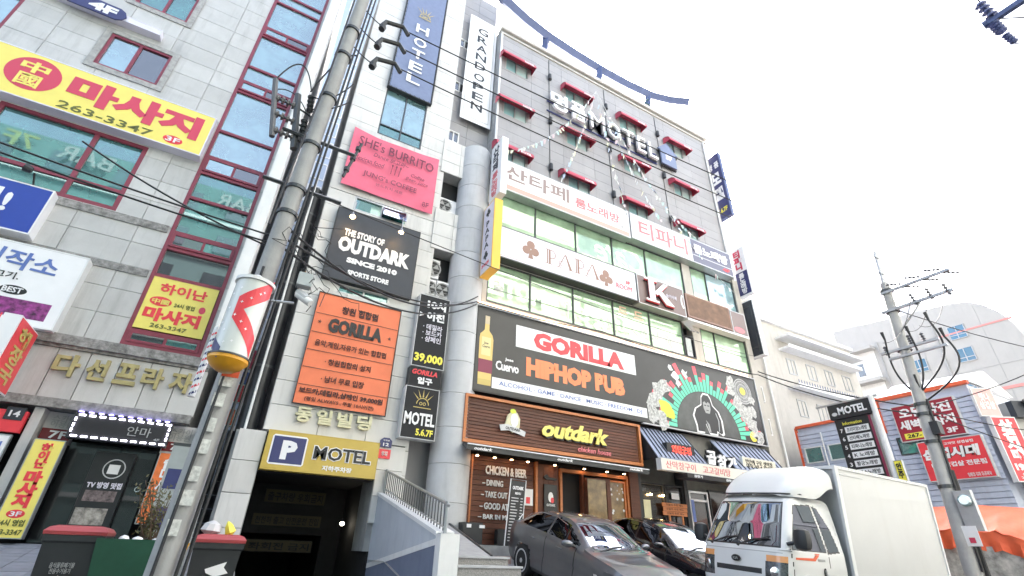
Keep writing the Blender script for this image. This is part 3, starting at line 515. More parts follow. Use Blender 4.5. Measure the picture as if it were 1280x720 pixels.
T(s, F13, '창원 힙합펍', 1.65, 2.65, 6.72, 6.95, .128, k_, .03); T(s, F13, 'GORILLA', 1.38, 2.85, 6.12, 6.54, .128, M['black'], .06); T(s, F13, '★', 1.1, 1.2, 6.32, 6.42, .128, k_, 0); T(s, F13, '★', 3.02, 3.12, 6.25, 6.35, .128, k_, 0)
T(s, F13, '음악,게임,자유가 있는 힙합펍', 1.15, 3.05, 5.68, 5.86, .128, k_, .015); T(s, F13, '· 창원힙합의 성지', 1.5, 2.7, 5.22, 5.39, .128, k_, .02); T(s, F13, '· 남녀 무료 입장', 1.5, 2.6, 4.76, 4.93, .128, k_, .02); T(s, F13, '보드카,데킬라,샴페인 39,000원', 1.05, 3.16, 4.4, 4.56, .128, k_, .035); T(s, F13, '(평일 ALWAYS , 주말 10시이전)', 1.22, 2.95, 4.22, 4.34, .128, k_, .01)
s = signbox('parking_sign', 'mustard yellow motel parking sign with navy letter P over the basement entrance', 'sign', F13, .63, 3.24, 2.56, 3.43, .0, .25, M['mustard'], M['mustard'], .015)
MB().poly(F13, [(.78, 2.68), (1.48, 2.68), (1.52, 2.72), (1.52, 3.3), (1.48, 3.34), (.78, 3.34), (.74, 3.3), (.74, 2.72)], .246, .25).build('badge_border', M['wsign'], s); MB().box(F13, .775, 1.485, 2.715, 3.305, .2501, .253).build('badge', M['navy'], s)
T(s, F13, 'P', .98, 1.32, 2.8, 3.22, .254, M['wsign'], .06); T(s, F13, 'MOTEL', 1.68, 3.08, 2.86, 3.2, .247, M['wsign'], .075); T(s, F13, 'MOTEL', 1.70, 3.06, 2.88, 3.18, .258, M['black'], .022); T(s, F13, '지하주차장', 1.95, 2.65, 2.64, 2.76, .247, M['wsign'], .035)
# signs over the motel door
G = FA(12.98)
s = signbox('sign', 'tall black vertical sign listing spirits and a yellow price beside the orange banner', 'sign', G, 3.74, 4.72, 5.62, 7.90, .0, .28, M['blackm'], M['lgrey'], .018)
T(s, G, '10시', 4.0, 4.6, 7.46, 7.76, .278, M['wsign'], .05); T(s, G, '이전', 4.02, 4.58, 7.08, 7.36, .278, M['wsign'], .05); T(s, G, '· 데낄라\n· 보드카\n· 샴페인', 3.95, 4.55, 6.4, 6.96, .278, M['lav'], .015, align='LEFT'); T(s, G, '39,000', 3.80, 4.66, 5.72, 6.02, .278, M['yelp'], .04); T(s, G, '>', 3.8, 3.92, 7.15, 7.3, .278, M['wsign'], .03)
s = signbox('sign', 'short black pub entrance sign with red lettering between two black signs', 'sign', G, 3.74, 4.68, 5.06, 5.60, .0, .28, M['blackm'], M['black'], .015)
T(s, G, 'GORILLA', 3.8, 4.55, 5.38, 5.53, .278, M['redp'], .04, shear=.2); T(s, G, '입구', 3.98, 4.42, 5.12, 5.32, .278, M['wsign'], .05)
s = signbox('sign', 'black motel sign with a gold crown above the dark motel doorway', 'sign', G, 3.68, 4.66, 3.63, 5.02, .0, .32, M['blackm'], M['lgrey'], .018)
cr = MB().ring(G, 4.2, 4.55, .16, .18, .317, .322, 16, 0, math.pi)
for i in range(5): a = R_(46 + i * 22); cr.poly(G, [(4.2 + .2 * math.cos(a) - .02, 4.55 + .2 * math.sin(a)), (4.2 + .2 * math.cos(a) + .02, 4.55 + .2 * math.sin(a)), (4.2 + .42 * math.cos(a), 4.55 + .42 * math.sin(a))], .317, .322)
cr.box(G, 3.95, 4.45, 4.45, 4.47, .317, .322).ring(G, 4.15, 4.57, .03, .045, .317, .322, 10).ring(G, 4.25, 4.57, .03, .045, .317, .322, 10).build('crown', M['goldp'], s)
T(s, G, 'MOTEL', 3.74, 4.6, 3.98, 4.32, .318, M['wsign'], .03); T(s, G, '5.6.7F', 4.1, 4.58, 3.72, 3.9, .318, M['yelp'], .03)
# air conditioners
def aircon(x, y, z, label, wd=.78, h=.62):
    a = thing('air_conditioner', label, 'air conditioner', (x, y, z), 'air conditioners on the tower balconies'); Fq = FA(y)
    MB().box(Fq, x, x + wd, z, z + h, -.3, 0).build('case', M['wsign'], a); MB().ring(Fq, x + wd * .4, z + h / 2, h * .36, h * .42, .0, .02, 20).build('fan_ring', M['greyp'], a); MB().ell(Fq, x + wd * .4, z + h / 2, h * .36, h * .36, .001, .006, 20).build('fan_opening', M['black'], a)
    fb = MB()
    for i in range(3): an = i * 2.094; fb.poly(Fq, [(x + wd * .4, z + h / 2), (x + wd * .4 + h * .33 * math.cos(an), z + h / 2 + h * .33 * math.sin(an)), (x + wd * .4 + h * .33 * math.cos(an + .9), z + h / 2 + h * .33 * math.sin(an + .9))], .007, .011)
    fb.build('fan_blades', M['greyp'], a); gr = MB()
    for i in range(5): gr.box(Fq, x + wd * .4 - h * .38, x + wd * .4 + h * .38, z + h * (.16 + .17 * i), z + h * (.16 + .17 * i) + .008, .02, .026)
    gr.build('grille', M['greyp'], a)
aircon(4.02, 13.25, 11.56, 'round fan air conditioner on the balcony ledge beside the pink banner')
aircon(4.02, 13.25, 8.85, 'upper narrow air conditioner stacked in the lower balcony', .4, .7); aircon(4.35, 13.1, 8.1, 'wide air conditioner at the right of the lower balcony, just above the black sign', .5, .62); aircon(3.98, 13.12, 8.1, 'small air conditioner at the left of the lower balcony, under the narrow one', .34, .6)
# door of the motel
B('door', M['g_black'], TW, FA(13.85), 4.15, 5.0, 1.5, 3.6, 0, .04)
# ================================================================== MAIN MOTEL BUILDING
MT = thing('motel_building', 'large grey lavender panelled building with maroon awnings above rows of pale green glazing', 'building', (13, 13, 0))
MB().wbox(6.0, 19.70, 13.14, 32, 13.35, 23.0).wbox(6.0, 19.7, 13.6, 32, -1, 13.35).build('wall', M['joint'], MT)
awn = []
zr = (21.0, 18.1, 15.4); xc = ((6.0, 5.92, 5.9), (9.4, 9.28, 9.1), (12.85, 12.72, 12.53), (16.15, 16.0, 15.87))
XS = (6.32, 9.62, 13.0, 16.35)
holes = [(x, x + 1.2, z - .95 + .35, z + .2) for x in XS for z in zr]
panels('wall_panel', M['motel'], MT, F13, 6.0, 19.72, 13.4, 22.95, 1.72, .53, holes, -.12, 0.0, gap=.01, jit=.002)
panels('wall_panel', M['motel'], MT, FXP(19.7), 13.0, 20, 8.0, 22.95, 1.75, 1.06, [], 0.0, 0.03, gap=.01)
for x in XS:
    for z in zr: window(MT, F13, x, x + 1.2, z - .62, z + .22, [x + .58], [], M['silver'], M['g_win'], .045, mats=[mat('teal brightened glass', (.24, .42, .44), .2, coat=.6), mat('pale teal brightened glass', (.38, .52, .52), .2, coat=.6)], n0=-.12, n1=-.01, pane_n=-.08)  # no blinds here: the panes' brightness is painted into flat teal colours
MB().box(F13, 5.98, 19.86, 22.98, 23.2, -.3, .12).box(F13, 5.98, 19.82, 22.7, 22.78, -.02, .06).build('parapet_coping', M['creamw'], MT)
MB().wbox(5.98, 19.8, 13.3, 31, 23.0, 23.1).build('roof', M['concrete'], MT)
for x in (6.02, 19.45): MB().lathe((x, 12.93, 13.4), [(.05, 0), (.05, 9.2)], 8).build('downpipe', M['white'], MT)
# awnings
def awning(x, z, lab):
    a = thing('awning', lab, 'awning', (x, 13, z), 'maroon awnings over the motel windows'); W_ = 1.72; F_ = FA(13)
    prof = [(0, .22), (.22, .17), (.40, .03), (.46, -.12), (.46, -.20), (.44, -.20), (.43, -.12), (.38, 0), (.2, .13), (0, .17)]
    vs = [F_(x + u * W_, z + v, n) for u in (0, 1) for n, v in prof]; k = len(prof)
    MB().add(vs, [(i, (i + 1) % k, k + (i + 1) % k, k + i) for i in range(k)] + [tuple(range(k))[::-1], tuple(range(k, 2 * k))]).build('canvas', M['awn'], a)
    for u in (0.0, W_ - .012): MB().add([F_(x + u, z + v, n) for n, v in ((0, .2), (.22, .16), (.4, .02), (.45, -.12), (.45, -.2), (0, -.2))] + [F_(x + u + .012, z + v, n) for n, v in ((0, .2), (.22, .16), (.4, .02), (.45, -.12), (.45, -.2), (0, -.2))], [(0, 1, 2, 3, 4, 5), (11, 10, 9, 8, 7, 6)]).build('side_flap', M['awn'], a)
    T(a, F_, 'HOTEL', x + W_ - .62, x + W_ - .12, z - .185, z - .085, .462, M['wsign'], .03, depth=.004)
rown = ('top row', 'middle row', 'lowest row'); coln = ('leftmost', 'second from left', 'third from left', 'rightmost')
for i, c_ in enumerate(((5.98, 5.93, 5.9), (9.35, 9.25, 9.1), (12.78, 12.66, 12.5), (16.1, 15.98, 15.86))):
    for j, x in enumerate(c_): awning(x, zr[j] + (.0, -.05, -.02)[j], 'maroon awning lettered hotel, %s window of the %s on the grey facade' % (coln[i], rown[j]))
for i, x in enumerate((8.68, 12.1, 15.65)):
    B('conduit', M['alu'], MT, F13, x - .012, x + .012, 13.5, 22.6, .006, .03)
    for j, z in enumerate((21.25, 18.3, 15.5)):
        l = thing('wall_light', 'small dark wall light, %s column, %s between the hotel windows' % (('left', 'middle', 'right')[i], ('upper', 'middle', 'lower')[j]), 'lamp', (x, 12.95, z)); MB().lathe((x, 12.9, z - .2), [(.04, 0), (.09, .03), (.09, .34), (.05, .4)], 12).build('body', M['plastic'], l, smooth=True); MB().wbox(x - .03, x + .03, 12.9, 13.0, z - .03, z + .05).build('bracket', M['alu'], l)
# roof beam
rb_ = thing('roof_ring_beam', 'curved dark blue steel beam on posts over the roof edge', 'beam', (12, 13, 23.2))
pts = [(5.2, 12.15), (5.8, 12.5), (7.2, 12.82), (8.6, 13.02), (10.4, 13.14), (12.3, 13.2), (14.1, 13.18), (15.8, 13.05), (16.9, 12.75), (17.95, 12.3)]
MB().tube([(x, y, 24.52) for x, y in pts], .27, 4).build('curved_beam', M['beam'], rb_); MB().tube([(x, y + .1, 24.78) for x, y in pts], .07, 6).build('top_rail', M['beam'], rb_)
for x in (8.6, 12.1, 15.6):
    MB().tube([(x, 13.3, 23.1), (x, 13.1, 24.5)], .2, 4).build('post', M['beam'], rb_); MB().tube([(x - .1, 13.9, 23.1), (x, 13.1, 24.35)], .12, 4).build('brace', M['beam'], rb_)
gp = thing('roof_plant', 'small green shrub on the roof edge under the end of the blue beam', 'plant', (15.4, 13.2, 23.2)); lf = MB(); rn = random.Random(3)
for i in range(160):
    p = Vector((15.45 + rn.gauss(0, .28), 13.2 + rn.gauss(0, .15), 23.5 + rn.gauss(0, .22))); a = Vector((rn.uniform(-1, 1), rn.uniform(-1, 1), rn.uniform(-1, 1))).normalized() * .1; c = a.orthogonal().normalized() * .04; lf.quad(p - a, p + c, p + a, p - c)
lf.build('foliage', M['gleaf'], gp); MB().tube([(15.45, 13.2, 23.1), (15.45, 13.2, 23.6)], .03, 6).build('stem', M['wood'], gp)
# sign letters 명품 MOTEL + house
s = thing('rooftop_letters', 'large white channel letters naming the motel on dark backing across the grey facade', 'sign letters', (12, 12.8, 18.9))
G = FA(12.95)
MB().poly(G, [(8.45, 19.95), (15.75, 18.62), (15.75, 19.05), (8.45, 20.4)], .02, .06) if False else None
for ch, a, c, z0, z1 in (('명', 8.62, 9.55, 19.0, 20.12), ('품', 9.72, 10.62, 19.0, 20.12), ('M', 10.9, 11.75, 19.0, 20.02), ('O', 11.95, 12.75, 19.0, 20.02), ('T', 12.95, 13.62, 19.0, 20.02), ('E', 13.85, 14.4, 19.0, 20.02), ('L', 14.62, 15.2, 19.0, 20.02)):
    T(s, G, ch, a, c, z0, z1, .12, M['wsign'], .025 if ord(ch) > 255 else .0, depth=.12, name='letter')
    if ord(ch) < 255: T(s, G, ch, a - .05, c + .01, z0 - .07, z1 - .02, .04, M['charcoal'], .035 if ord(ch) > 255 else .02, depth=.07, name='letter_back')
B('rail', M['navy'], s, G, 8.5, 15.3, 18.88, 18.94, .0, .04); B('rail', M['navy'], s, G, 8.5, 15.3, 19.5, 19.56, .01, .05)
hs = [(15.5, 19.0), (16.55, 19.0), (16.55, 19.95), (16.75, 19.95), (16.02, 20.6), (15.3, 19.95), (15.5, 19.95)]
MB().poly(G, [(u + .05, v - .06) for u, v in hs], .02, .1).build('house_back', M['black'], s); MB().poly(G, hs, .12, .2).build('house_plate', M['hotel'], s); T(s, G, '5F', 15.8, 16.25, 19.35, 19.7, .201, M['lav'], .04)
# ------------------------------------------------------------------ glazing bands
GL = M['g_green']
pier = M['creamw']
for q_ in ((15.95, 16.45, 13.0, 13.3, 8.4, 13.35), (19.42, 19.78, 12.95, 13.3, 1.0, 13.35), (5.9, 6.06, 12.98, 13.3, 8.2, 13.3)): MB().wbox(*q_).build('pier', pier, MT)
MB().wbox(6.06, 19.42, 13.02, 13.4, 9.95, 11.5).wbox(6.06, 19.42, 13.02, 13.4, 7.9, 8.42).wbox(5.9, 19.6, 13.05, 13.6, 13.1, 13.4).build('spandrel', pier, MT)
window(MT, F13, 6.06, 15.95, 11.45, 13.15, [8.0, 9.92, 11.81, 13.68], [], M['alu'], GL, .05, n0=-.1, n1=0)
window(MT, F13, 16.45, 19.42, 11.45, 13.15, [17.5], [], M['alu'], GL, .05, n0=-.1, n1=0, mats=[GL, M['g_win']])
window(MT, F13, 6.06, 15.38, 8.42, 10.0, [7.8, 9.68, 11.6, 13.5], [], M['alu'], GL, .05, n0=-.1, n1=0)
window(MT, F13, 16.45, 19.42, 8.42, 10.0, [17.35], [], M['alu'], GL, .05, n0=-.1, n1=0)
window(MT, F13, 15.38, 15.95, 8.42, 9.4, [], [], M['black'], M['g_dark'], .05, n0=-.1, n1=.02)
MB().add([F13(15.4, 9.95, .02), F13(15.95, 9.95, .02), F13(15.95, 9.5, .35), F13(15.4, 9.5, .35), F13(15.4, 9.98, .0), F13(15.95, 9.98, 0), F13(15.95, 9.47, .33), F13(15.4, 9.47, .33)], [(0, 1, 2, 3), (7, 6, 5, 4), (3, 2, 6, 7), (0, 3, 7, 4), (1, 5, 6, 2)]).build('open_sash', M['g_dark'], MT)
# printed bars on the inside of the lower glass
for tx, a, c, z0, z1, m_, r in (('술', 6.35, 6.75, 8.9, 9.25, M['lgrey'], 0), ('T', 9.3, 9.6, 8.6, 9.3, M['lgrey'], 0), ('人', 12.3, 12.9, 8.75, 9.05, M['lgrey'], 0), ('바', 13.0, 13.35, 8.75, 9.1, M['lgrey'], 0), ('노', 13.6, 14.0, 8.8, 9.1, M['lgrey'], 0), ('래', 14.15, 14.55, 8.8, 9.15, M['lgrey'], 0)):
    T(MT, F13, tx, a, c, z0, z1, -.05, m_, .02, depth=.004)
for a, c, z0, z1 in ((11.9, 12.35, 9.55, 9.85), (12.7, 13.2, 9.5, 9.85)): T(MT, F13, '드', a, c, z0, z1, -.05, mat('peach print', (.75, .5, .38), .5), .03, depth=.004)
B('poster_sheet', M['lgrey'], MT, F13, 13.9, 14.35, 8.55, 9.2, -.052, -.048); B('poster_sheet', M['lgrey'], MT, F13, 14.6, 15.1, 8.5, 9.05, -.052, -.048)
MB().box(F13, 6.06, 15.38, 8.96, 8.975, -.05, -.04).box(F13, 16.45, 19.42, 9.2, 9.215, -.05, -.04).build('glass_line', M['alu'], MT)
# ------------------------------------------------------------------ signs on the motel front
s = signbox('sign', 'long white karaoke box sign with taupe and coral letters and a coral base stripe', 'sign', F13, 6.10, 12.56, 13.06, 14.55, .0, .4, M['wsign'], M['silver'], .04)
B('stripe', mat('pale coral print', (.80, .35, .30), .4), s, F13, 6.14, 12.5, 13.12, 13.34, .396, .399); T(s, F13, '산타페', 6.35, 9.35, 13.62, 14.32, .397, mat('taupe print', (.27, .2, .19), .4), .018); T(s, F13, '룸노래방', 9.65, 12.0, 13.6, 14.1, .397, M['pinkp'], .02); T(s, F13, '4F', 12.0, 12.4, 13.42, 13.6, .397, M['greyp'], 0)
s = signbox('sign', 'half white and half slate karaoke box sign with coral letters', 'sign', F13, 12.62, 19.15, 13.14, 14.52, .0, .4, M['wsign'], M['silver'], .04)
B('slate_panel', mat('slate print', (.13, .13, .19), .4), s, F13, 16.35, 19.08, 13.2, 14.46, .396, .399); T(s, F13, '티파니', 13.1, 16.05, 13.4, 14.3, .397, M['pinkp'], .018); T(s, F13, '룸노래방', 16.5, 18.85, 13.72, 14.24, .4, M['wsign'], .045); B('stripe', M['lgrey'], s, F13, 16.4, 19.05, 13.56, 13.6, .3995, .402); T(s, F13, '4F', 18.35, 18.85, 13.3, 13.48, .4, M['redp'], .04)
s = signbox('sign', 'long lavender white sign with two bronze clubs and thin bronze serif letters', 'sign', F13, 6.12, 12.58, 10.03, 11.36, .0, .4, M['lav'], M['alu'], .04)
MB().box(F13, 6.2, 12.5, 11.24, 11.255, .397, .4).box(F13, 6.2, 12.5, 10.12, 10.135, .397, .4).build('printed_border', M['bronze'], s)
def club(parent, F, u, v, r, n, m): MB().ell(F, u, v + r * .62, r * .48, r * .48, n, n + .004, 16).ell(F, u - r * .5, v - .1 * r, r * .48, r * .48, n + .0005, n + .0045, 16).ell(F, u + r * .5, v - .1 * r, r * .48, r * .48, n + .0003, n + .0043, 16).poly(F, [(u - .08 * r, v), (u + .08 * r, v), (u + .3 * r, v - r), (u - .3 * r, v - r)], n + .0008, n + .0048).build('club_emblem', m, parent)
club(s, F13, 7.55, 10.72, .36, .397, M['bronze']); club(s, F13, 11.0, 10.6, .34, .397, M['bronze'])
pa = MB()
def serifP(u):
    pa.box(F13, u, u + .05, 10.42, 11.02, .397, .401).box(F13, u + .08, u + .16, 10.42, 11.02, .397, .401).box(F13, u - .08, u + .24, 10.4, 10.42, .397, .402).box(F13, u - .08, u + .24, 11.02, 11.04, .397, .402).ring(F13, u + .2, 10.84, .16, .19, .3975, .4015, 18, -2.2, 1.6)
def serifA(u):
    pa.poly(F13, [(u, 10.42), (u + .03, 10.42), (u + .34, 11.02), (u + .31, 11.04)], .397, .401).poly(F13, [(u + .31, 11.04), (u + .37, 11.02), (u + .62, 10.42), (u + .5, 10.42)], .3975, .4015).box(F13, u - .08, u + .12, 10.4, 10.42, .397, .402).box(F13, u + .42, u + .7, 10.4, 10.42, .397, .402).ring(F13, u + .14, 10.6, .09, .11, .3972, .4012, 14, 0, 5)
serifP(8.25); serifA(8.75); serifP(9.55); serifA(10.02); pa.build('lettering', M['bronze'], s)
T(s, F13, 'ROOM', 11.5, 12.3, 10.36, 10.58, .397, M['redp'], 0); T(s, F13, '3F', 12.0, 12.24, 10.66, 10.82, .4, M['redp'], .02)
s = signbox('sign', 'square taupe bar sign with a big raised white letter K edged in red', 'sign', F13, 12.62, 15.28, 10.0, 11.36, .0, .4, M['brownp'], M['silver'], .04)
kp = [[(13.0, 10.18), (13.55, 10.18), (13.55, 11.22), (13.0, 11.22)], [(13.45, 10.62), (14.1, 11.22), (14.4, 11.22), (13.7, 10.55)], [(13.62, 10.72), (14.5, 10.12), (14.15, 10.1), (13.4, 10.5)]]
def kshape(du, dv, n0, n1, m_, nme):
    q = MB(); q.box(F13, 13.12 + du, 13.42 + du, 10.2 + dv, 11.2 + dv, n0, n1).box(F13, 12.92 + du, 13.6 + du, 10.16 + dv, 10.24 + dv, n0, n1 + .002).box(F13, 12.92 + du, 13.6 + du, 11.14 + dv, 11.2 + dv, n0, n1 + .002).poly(F13, [(13.4 + du, 10.62 + dv), (13.95 + du, 11.16 + dv), (14.2 + du, 11.16 + dv), (13.55 + du, 10.52 + dv)], n0, n1 + .003).poly(F13, [(13.5 + du, 10.75 + dv), (13.72 + du, 10.82 + dv), (14.45 + du, 10.2 + dv), (14.0 + du, 10.2 + dv)], n0, n1 + .004).build(nme, m_, s)
kshape(.07, -.05, .4, .44, M['black'], 'letter_back'); kshape(.04, -.02, .46, .5, M['redp'], 'letter_edge'); kshape(0, 0, .52, .56, M['wsign'], 'letter')
T(s, F13, '술이야웨', 14.2, 14.8, 10.68, 10.86, .4, M['lav'], .01)
MB().ring(F13, 15.62, 10.72, .5, .58, .30, .41, 14, 2.55, 3.75).build('white_arc', M['wsign'], s)
s = signbox('sign', 'blank brown framed sign panel right of the big letter K sign', 'sign', F13, 15.42, 18.2, 10.12, 11.26, .0, .38, mat('blank brown panel', (.17, .09, .05), .6, var=.35, scale=3, dirt=(.08, .04, .02), dirt_amt=.6), M['bronze'], .07)
s = signbox('sign', 'small taupe panel with a coral patch at the right end of the blank brown sign', 'sign', F13, 18.3, 19.3, 10.05, 11.22, .0, .34, M['brownp'], M['silver'], .04); MB().ell(F13, 18.75, 10.3, .36, .14, .335, .34, 16).build('patch', M['pinkp'], s)
s = signbox('sign', 'thin cream strip with small red print under the blank brown sign', 'sign', F13, 15.35, 19.25, 9.95, 10.05, .02, .39, M['wsign'], M['white'], .01)
# billboard
s = thing('billboard', 'wide black hip hop pub billboard with a tequila bottle and a gorilla roundel', 'billboard', (12, 12.7, 5.2))
MB().box(F13, 5.62, 18.88, 5.2, 7.98, .0, .36).build('case', M['black'], s); bm = mat('billboard vinyl', (.026, .026, .028), .3, var=.25, scale=1.2); B('face_panel', bm, s, F13, 5.66, 18.82, 5.24, 7.94, .361, .372)
MB().box(F13, 5.56, 5.60, 5.16, 8.02, .3, .40).box(F13, 5.60, 18.95, 7.985, 8.03, .3, .40).box(F13, 18.9, 18.95, 5.16, 7.985, .3, .40).box(F13, 12.2, 18.9, 5.16, 5.20, .3, .40).build('silver_frame', M['lgrey'], s)
MB().box(F13, 5.5, 16.4, 8.06, 8.14, .25, .36).box(F13, 5.42, 5.5, 6.0, 8.14, .22, .36).box(F13, 16.6, 18.6, 8.06, 8.16, .2, .34).build('warm_light_strip', emis('warm strip', (1.0, .62, .36), 1.1), s)
n_ = .373
B('white_panel', M['wsign'], s, F13, 7.05, 12.1, 6.88, 7.64, n_, n_ + .002); T(s, F13, 'GORILLA', 7.72, 11.55, 6.95, 7.58, n_ + .003, M['redp'], .06, depth=.005); T(s, F13, 'HIPHOP PUB', 7.45, 11.5, 5.98, 6.62, n_, M['hiporange'], .07, depth=.006)
B('white_panel', M['wsign'], s, F13, 6.26, 12.45, 5.38, 5.72, n_, n_ + .002); T(s, F13, 'ALCOHOL · GAME · DANCE · MUSIC · FREEDOM · DJ', 6.5, 12.2, 5.46, 5.63, n_ + .003, M['blueprint'], .012, depth=.003)
T(s, F13, 'Jose', 6.68, 6.98, 6.3, 6.42, n_, M['wsign'], .03, depth=.004); T(s, F13, 'Cuervo', 6.36, 7.18, 5.98, 6.28, n_, M['wsign'], .03, depth=.004, space=.9)
MB().poly(F13, [(5.78, 5.42), (6.22, 5.42), (6.24, 6.9), (6.2, 7.05), (6.1, 7.16), (6.08, 7.2), (5.92, 7.2), (5.88, 7.14), (5.78, 7.04), (5.76, 6.9)], n_, n_ + .003).poly(F13, [(5.92, 7.2), (6.08, 7.2), (6.07, 7.62), (5.93, 7.62)], n_, n_ + .0035).build('bottle_print', M['liquor'], s)
MB().box(F13, 5.77, 6.24, 5.8, 6.22, n_ + .004, n_ + .006).build('label_print', M['wine'], s); B('cap_print', mat('beige print', (.55, .45, .3), .5), s, F13, 5.92, 6.08, 7.4, 7.68, n_ + .004, n_ + .007); B('label_print', mat('pale label print', (.75, .62, .3), .5), s, F13, 5.84, 6.16, 6.35, 6.95, n_ + .004, n_ + .006); T(s, F13, 'Jose\nCuervo', 5.87, 6.13, 6.6, 6.8, n_ + .0065, M['black'], .02, depth=.002)
MB().box(F13, 5.78, 6.2, 5.43, 5.6, n_ + .004, n_ + .006).build('label_print', M['goldp'], s)
# gorilla roundel
cu, cv = 15.6, 5.26; hts = [3, 2, 4, 3, 6, 2, 3, 5, 4, 2, 3, 6, 4, 3, 2, 5, 3, 4, 6, 3, 2, 4, 3, 5, 2, 3, 4, 2, 5, 3, 4, 3, 6, 2]
for i, h in enumerate(hts):
    a = math.pi * (1 - (i + .5) / len(hts)); d = math.pi / len(hts) * .41
    r1 = 1.72 + .14 * h; q = [(1.72, -d), (r1, -d * .96), (r1, d * .96), (1.72, d)]
    MB().poly(F13, [(cu + r * math.cos(a + e), cv + r * .93 * math.sin(a + e)) for r, e in q], n_, n_ + .002).build('mint_bar', M['barg'], s)
    if h in (3, 4, 6, 5):
        r2 = r1 + .10 * (h - 1); q = [(r1 + .01, -d), (r2, -d * .96), (r2, d * .96), (r1 + .01, d)]
        if r2 * .93 * math.sin(a) < 2.62: MB().poly(F13, [(cu + r * math.cos(a + e), cv + r * .93 * math.sin(a + e)) for r, e in q], n_, n_ + .002).build('coral_bar', M['barr'], s)
MB().poly(F13, [(cu + 1.68 * math.cos(math.pi * i / 30), cv + 1.56 * math.sin(math.pi * i / 30)) for i in range(31)], n_ + .001, n_ + .004).build('dark_disc', mat('smoky print', (.05, .055, .055), .3, var=.6, scale=1.5), s)
go = [(14.95, 5.28), (15.3, 5.28), (15.42, 5.62), (15.56, 5.28), (15.95, 5.28), (15.98, 5.4), (16.2, 5.3), (16.3, 5.36), (16.3, 5.85), (16.18, 6.15), (15.92, 6.35), (15.86, 6.6), (15.76, 6.74), (15.5, 6.74), (15.38, 6.6), (15.32, 6.3), (15.0, 6.12), (14.85, 5.85), (14.95, 5.5)]
gc = (15.55, 5.95); big = [(gc[0] + (u - gc[0]) * 1.12, gc[1] + (v - gc[1]) * 1.09) for u, v in go]
MB().poly(F13, big, n_ + .005, n_ + .007).build('gorilla_outline', M['wsign'], s); MB().poly(F13, go, n_ + .008, n_ + .010).build('gorilla_print', M['black'], s)
MB().poly(F13, [(15.42, 6.2), (15.5, 6.02), (15.72, 6.02), (15.8, 6.2), (15.8, 6.42), (15.7, 6.48), (15.61, 6.4), (15.52, 6.48), (15.42, 6.42)], n_ + .011, n_ + .013).poly(F13, [(15.44, 5.74), (15.6, 5.6), (15.64, 5.3), (15.56, 5.32), (15.5, 5.58)], n_ + .011, n_ + .013).build('gorilla_face', M['greyp'], s); MB().box(F13, 15.47, 15.58, 6.3, 6.34, n_ + .014, n_ + .016).box(F13, 15.64, 15.75, 6.3, 6.34, n_ + .014, n_ + .016).box(F13, 15.55, 15.68, 6.12, 6.15, n_ + .014, n_ + .016).build('gorilla_eyes', M['black'], s)
MB().tube([F13(16.1, 5.4, n_ + .012), F13(16.16, 5.8, n_ + .012), F13(16.05, 6.1, n_ + .012)], .015, 4).build('arm_line', M['wsign'], s)
MB().ell(F13, 17.98, 7.3, .52, .5, n_, n_ + .002, 32).build('record_print', mat('record print', (.22, .22, .22), .4, var=.5, scale=7), s); MB().ring(F13, 17.98, 7.3, .28, .3, n_ + .003, n_ + .004).ring(F13, 17.98, 7.3, .42, .44, n_ + .003, n_ + .004).ring(F13, 17.98, 7.3, .51, .54, n_ + .003, n_ + .004).build('record_grooves', M['lgrey'], s); MB().ell(F13, 17.98, 7.3, .17, .16, n_ + .003, n_ + .005, 20).build('record_label', M['yelp'], s)
rn = random.Random(11)
def splat(u, v, r, m_, nm_, k=11, j=.35):
    MB().poly(F13, [(u + r * (1 + rn.uniform(-j, j)) * math.cos(i * 2 * math.pi / k), v + r * (1 + rn.uniform(-j, j)) * math.sin(i * 2 * math.pi / k)) for i in range(k)], n_ - .0005 + rn.uniform(0, .003), n_ + .004 + rn.uniform(0, .002)).build(nm_, m_, s)
ws = mat('engraved flower print', (.45, .45, .44), .5, var=.7, scale=14)
for u, v, r in ((13.1, 6.45, .34), (12.85, 6.05, .3), (13.45, 6.7, .3), (12.75, 5.6, .3), (13.15, 5.45, .32), (17.3, 7.55, .3), (17.5, 6.75, .3), (17.9, 6.3, .34), (18.35, 6.5, .26), (18.2, 5.9, .3), (17.2, 7.2, .25), (18.45, 7.0, .2), (18.5, 5.5, .25)): splat(u, v, r, ws, 'flower_print')
splat(13.35, 5.95, .34, M['limep'], 'lime_blot', 9, .45); splat(13.65, 5.7, .2, M['limep'], 'lime_blot'); splat(18.1, 5.45, .2, M['yelp'], 'yolk_print', 14, .08); splat(13.9, 7.55, .13, M['wsign'], 'paint_splash', 9, .6); splat(14.1, 7.2, .16, M['wsign'], 'paint_splash', 9, .6); splat(14.65, 7.4, .18, M['wsign'], 'paint_splash', 9, .6); splat(14.2, 6.95, .12, M['wsign'], 'paint_splash', 9, .6)
for i in range(9):
    a = R_(20 + i * 18); MB().poly(F13, [(18.3, 5.35), (18.3 + .5 * math.cos(a), 5.4 + .55 * math.sin(a)), (18.34, 5.42)], n_, n_ + .0055).build('leaf_print', M['lgrey'], s); MB().poly(F13, [(12.95, 5.3), (12.95 + .45 * math.cos(a), 5.3 + .3 * math.sin(a)), (13.0, 5.34)], n_, n_ + .0055).build('leaf_print', M['lgrey'], s)
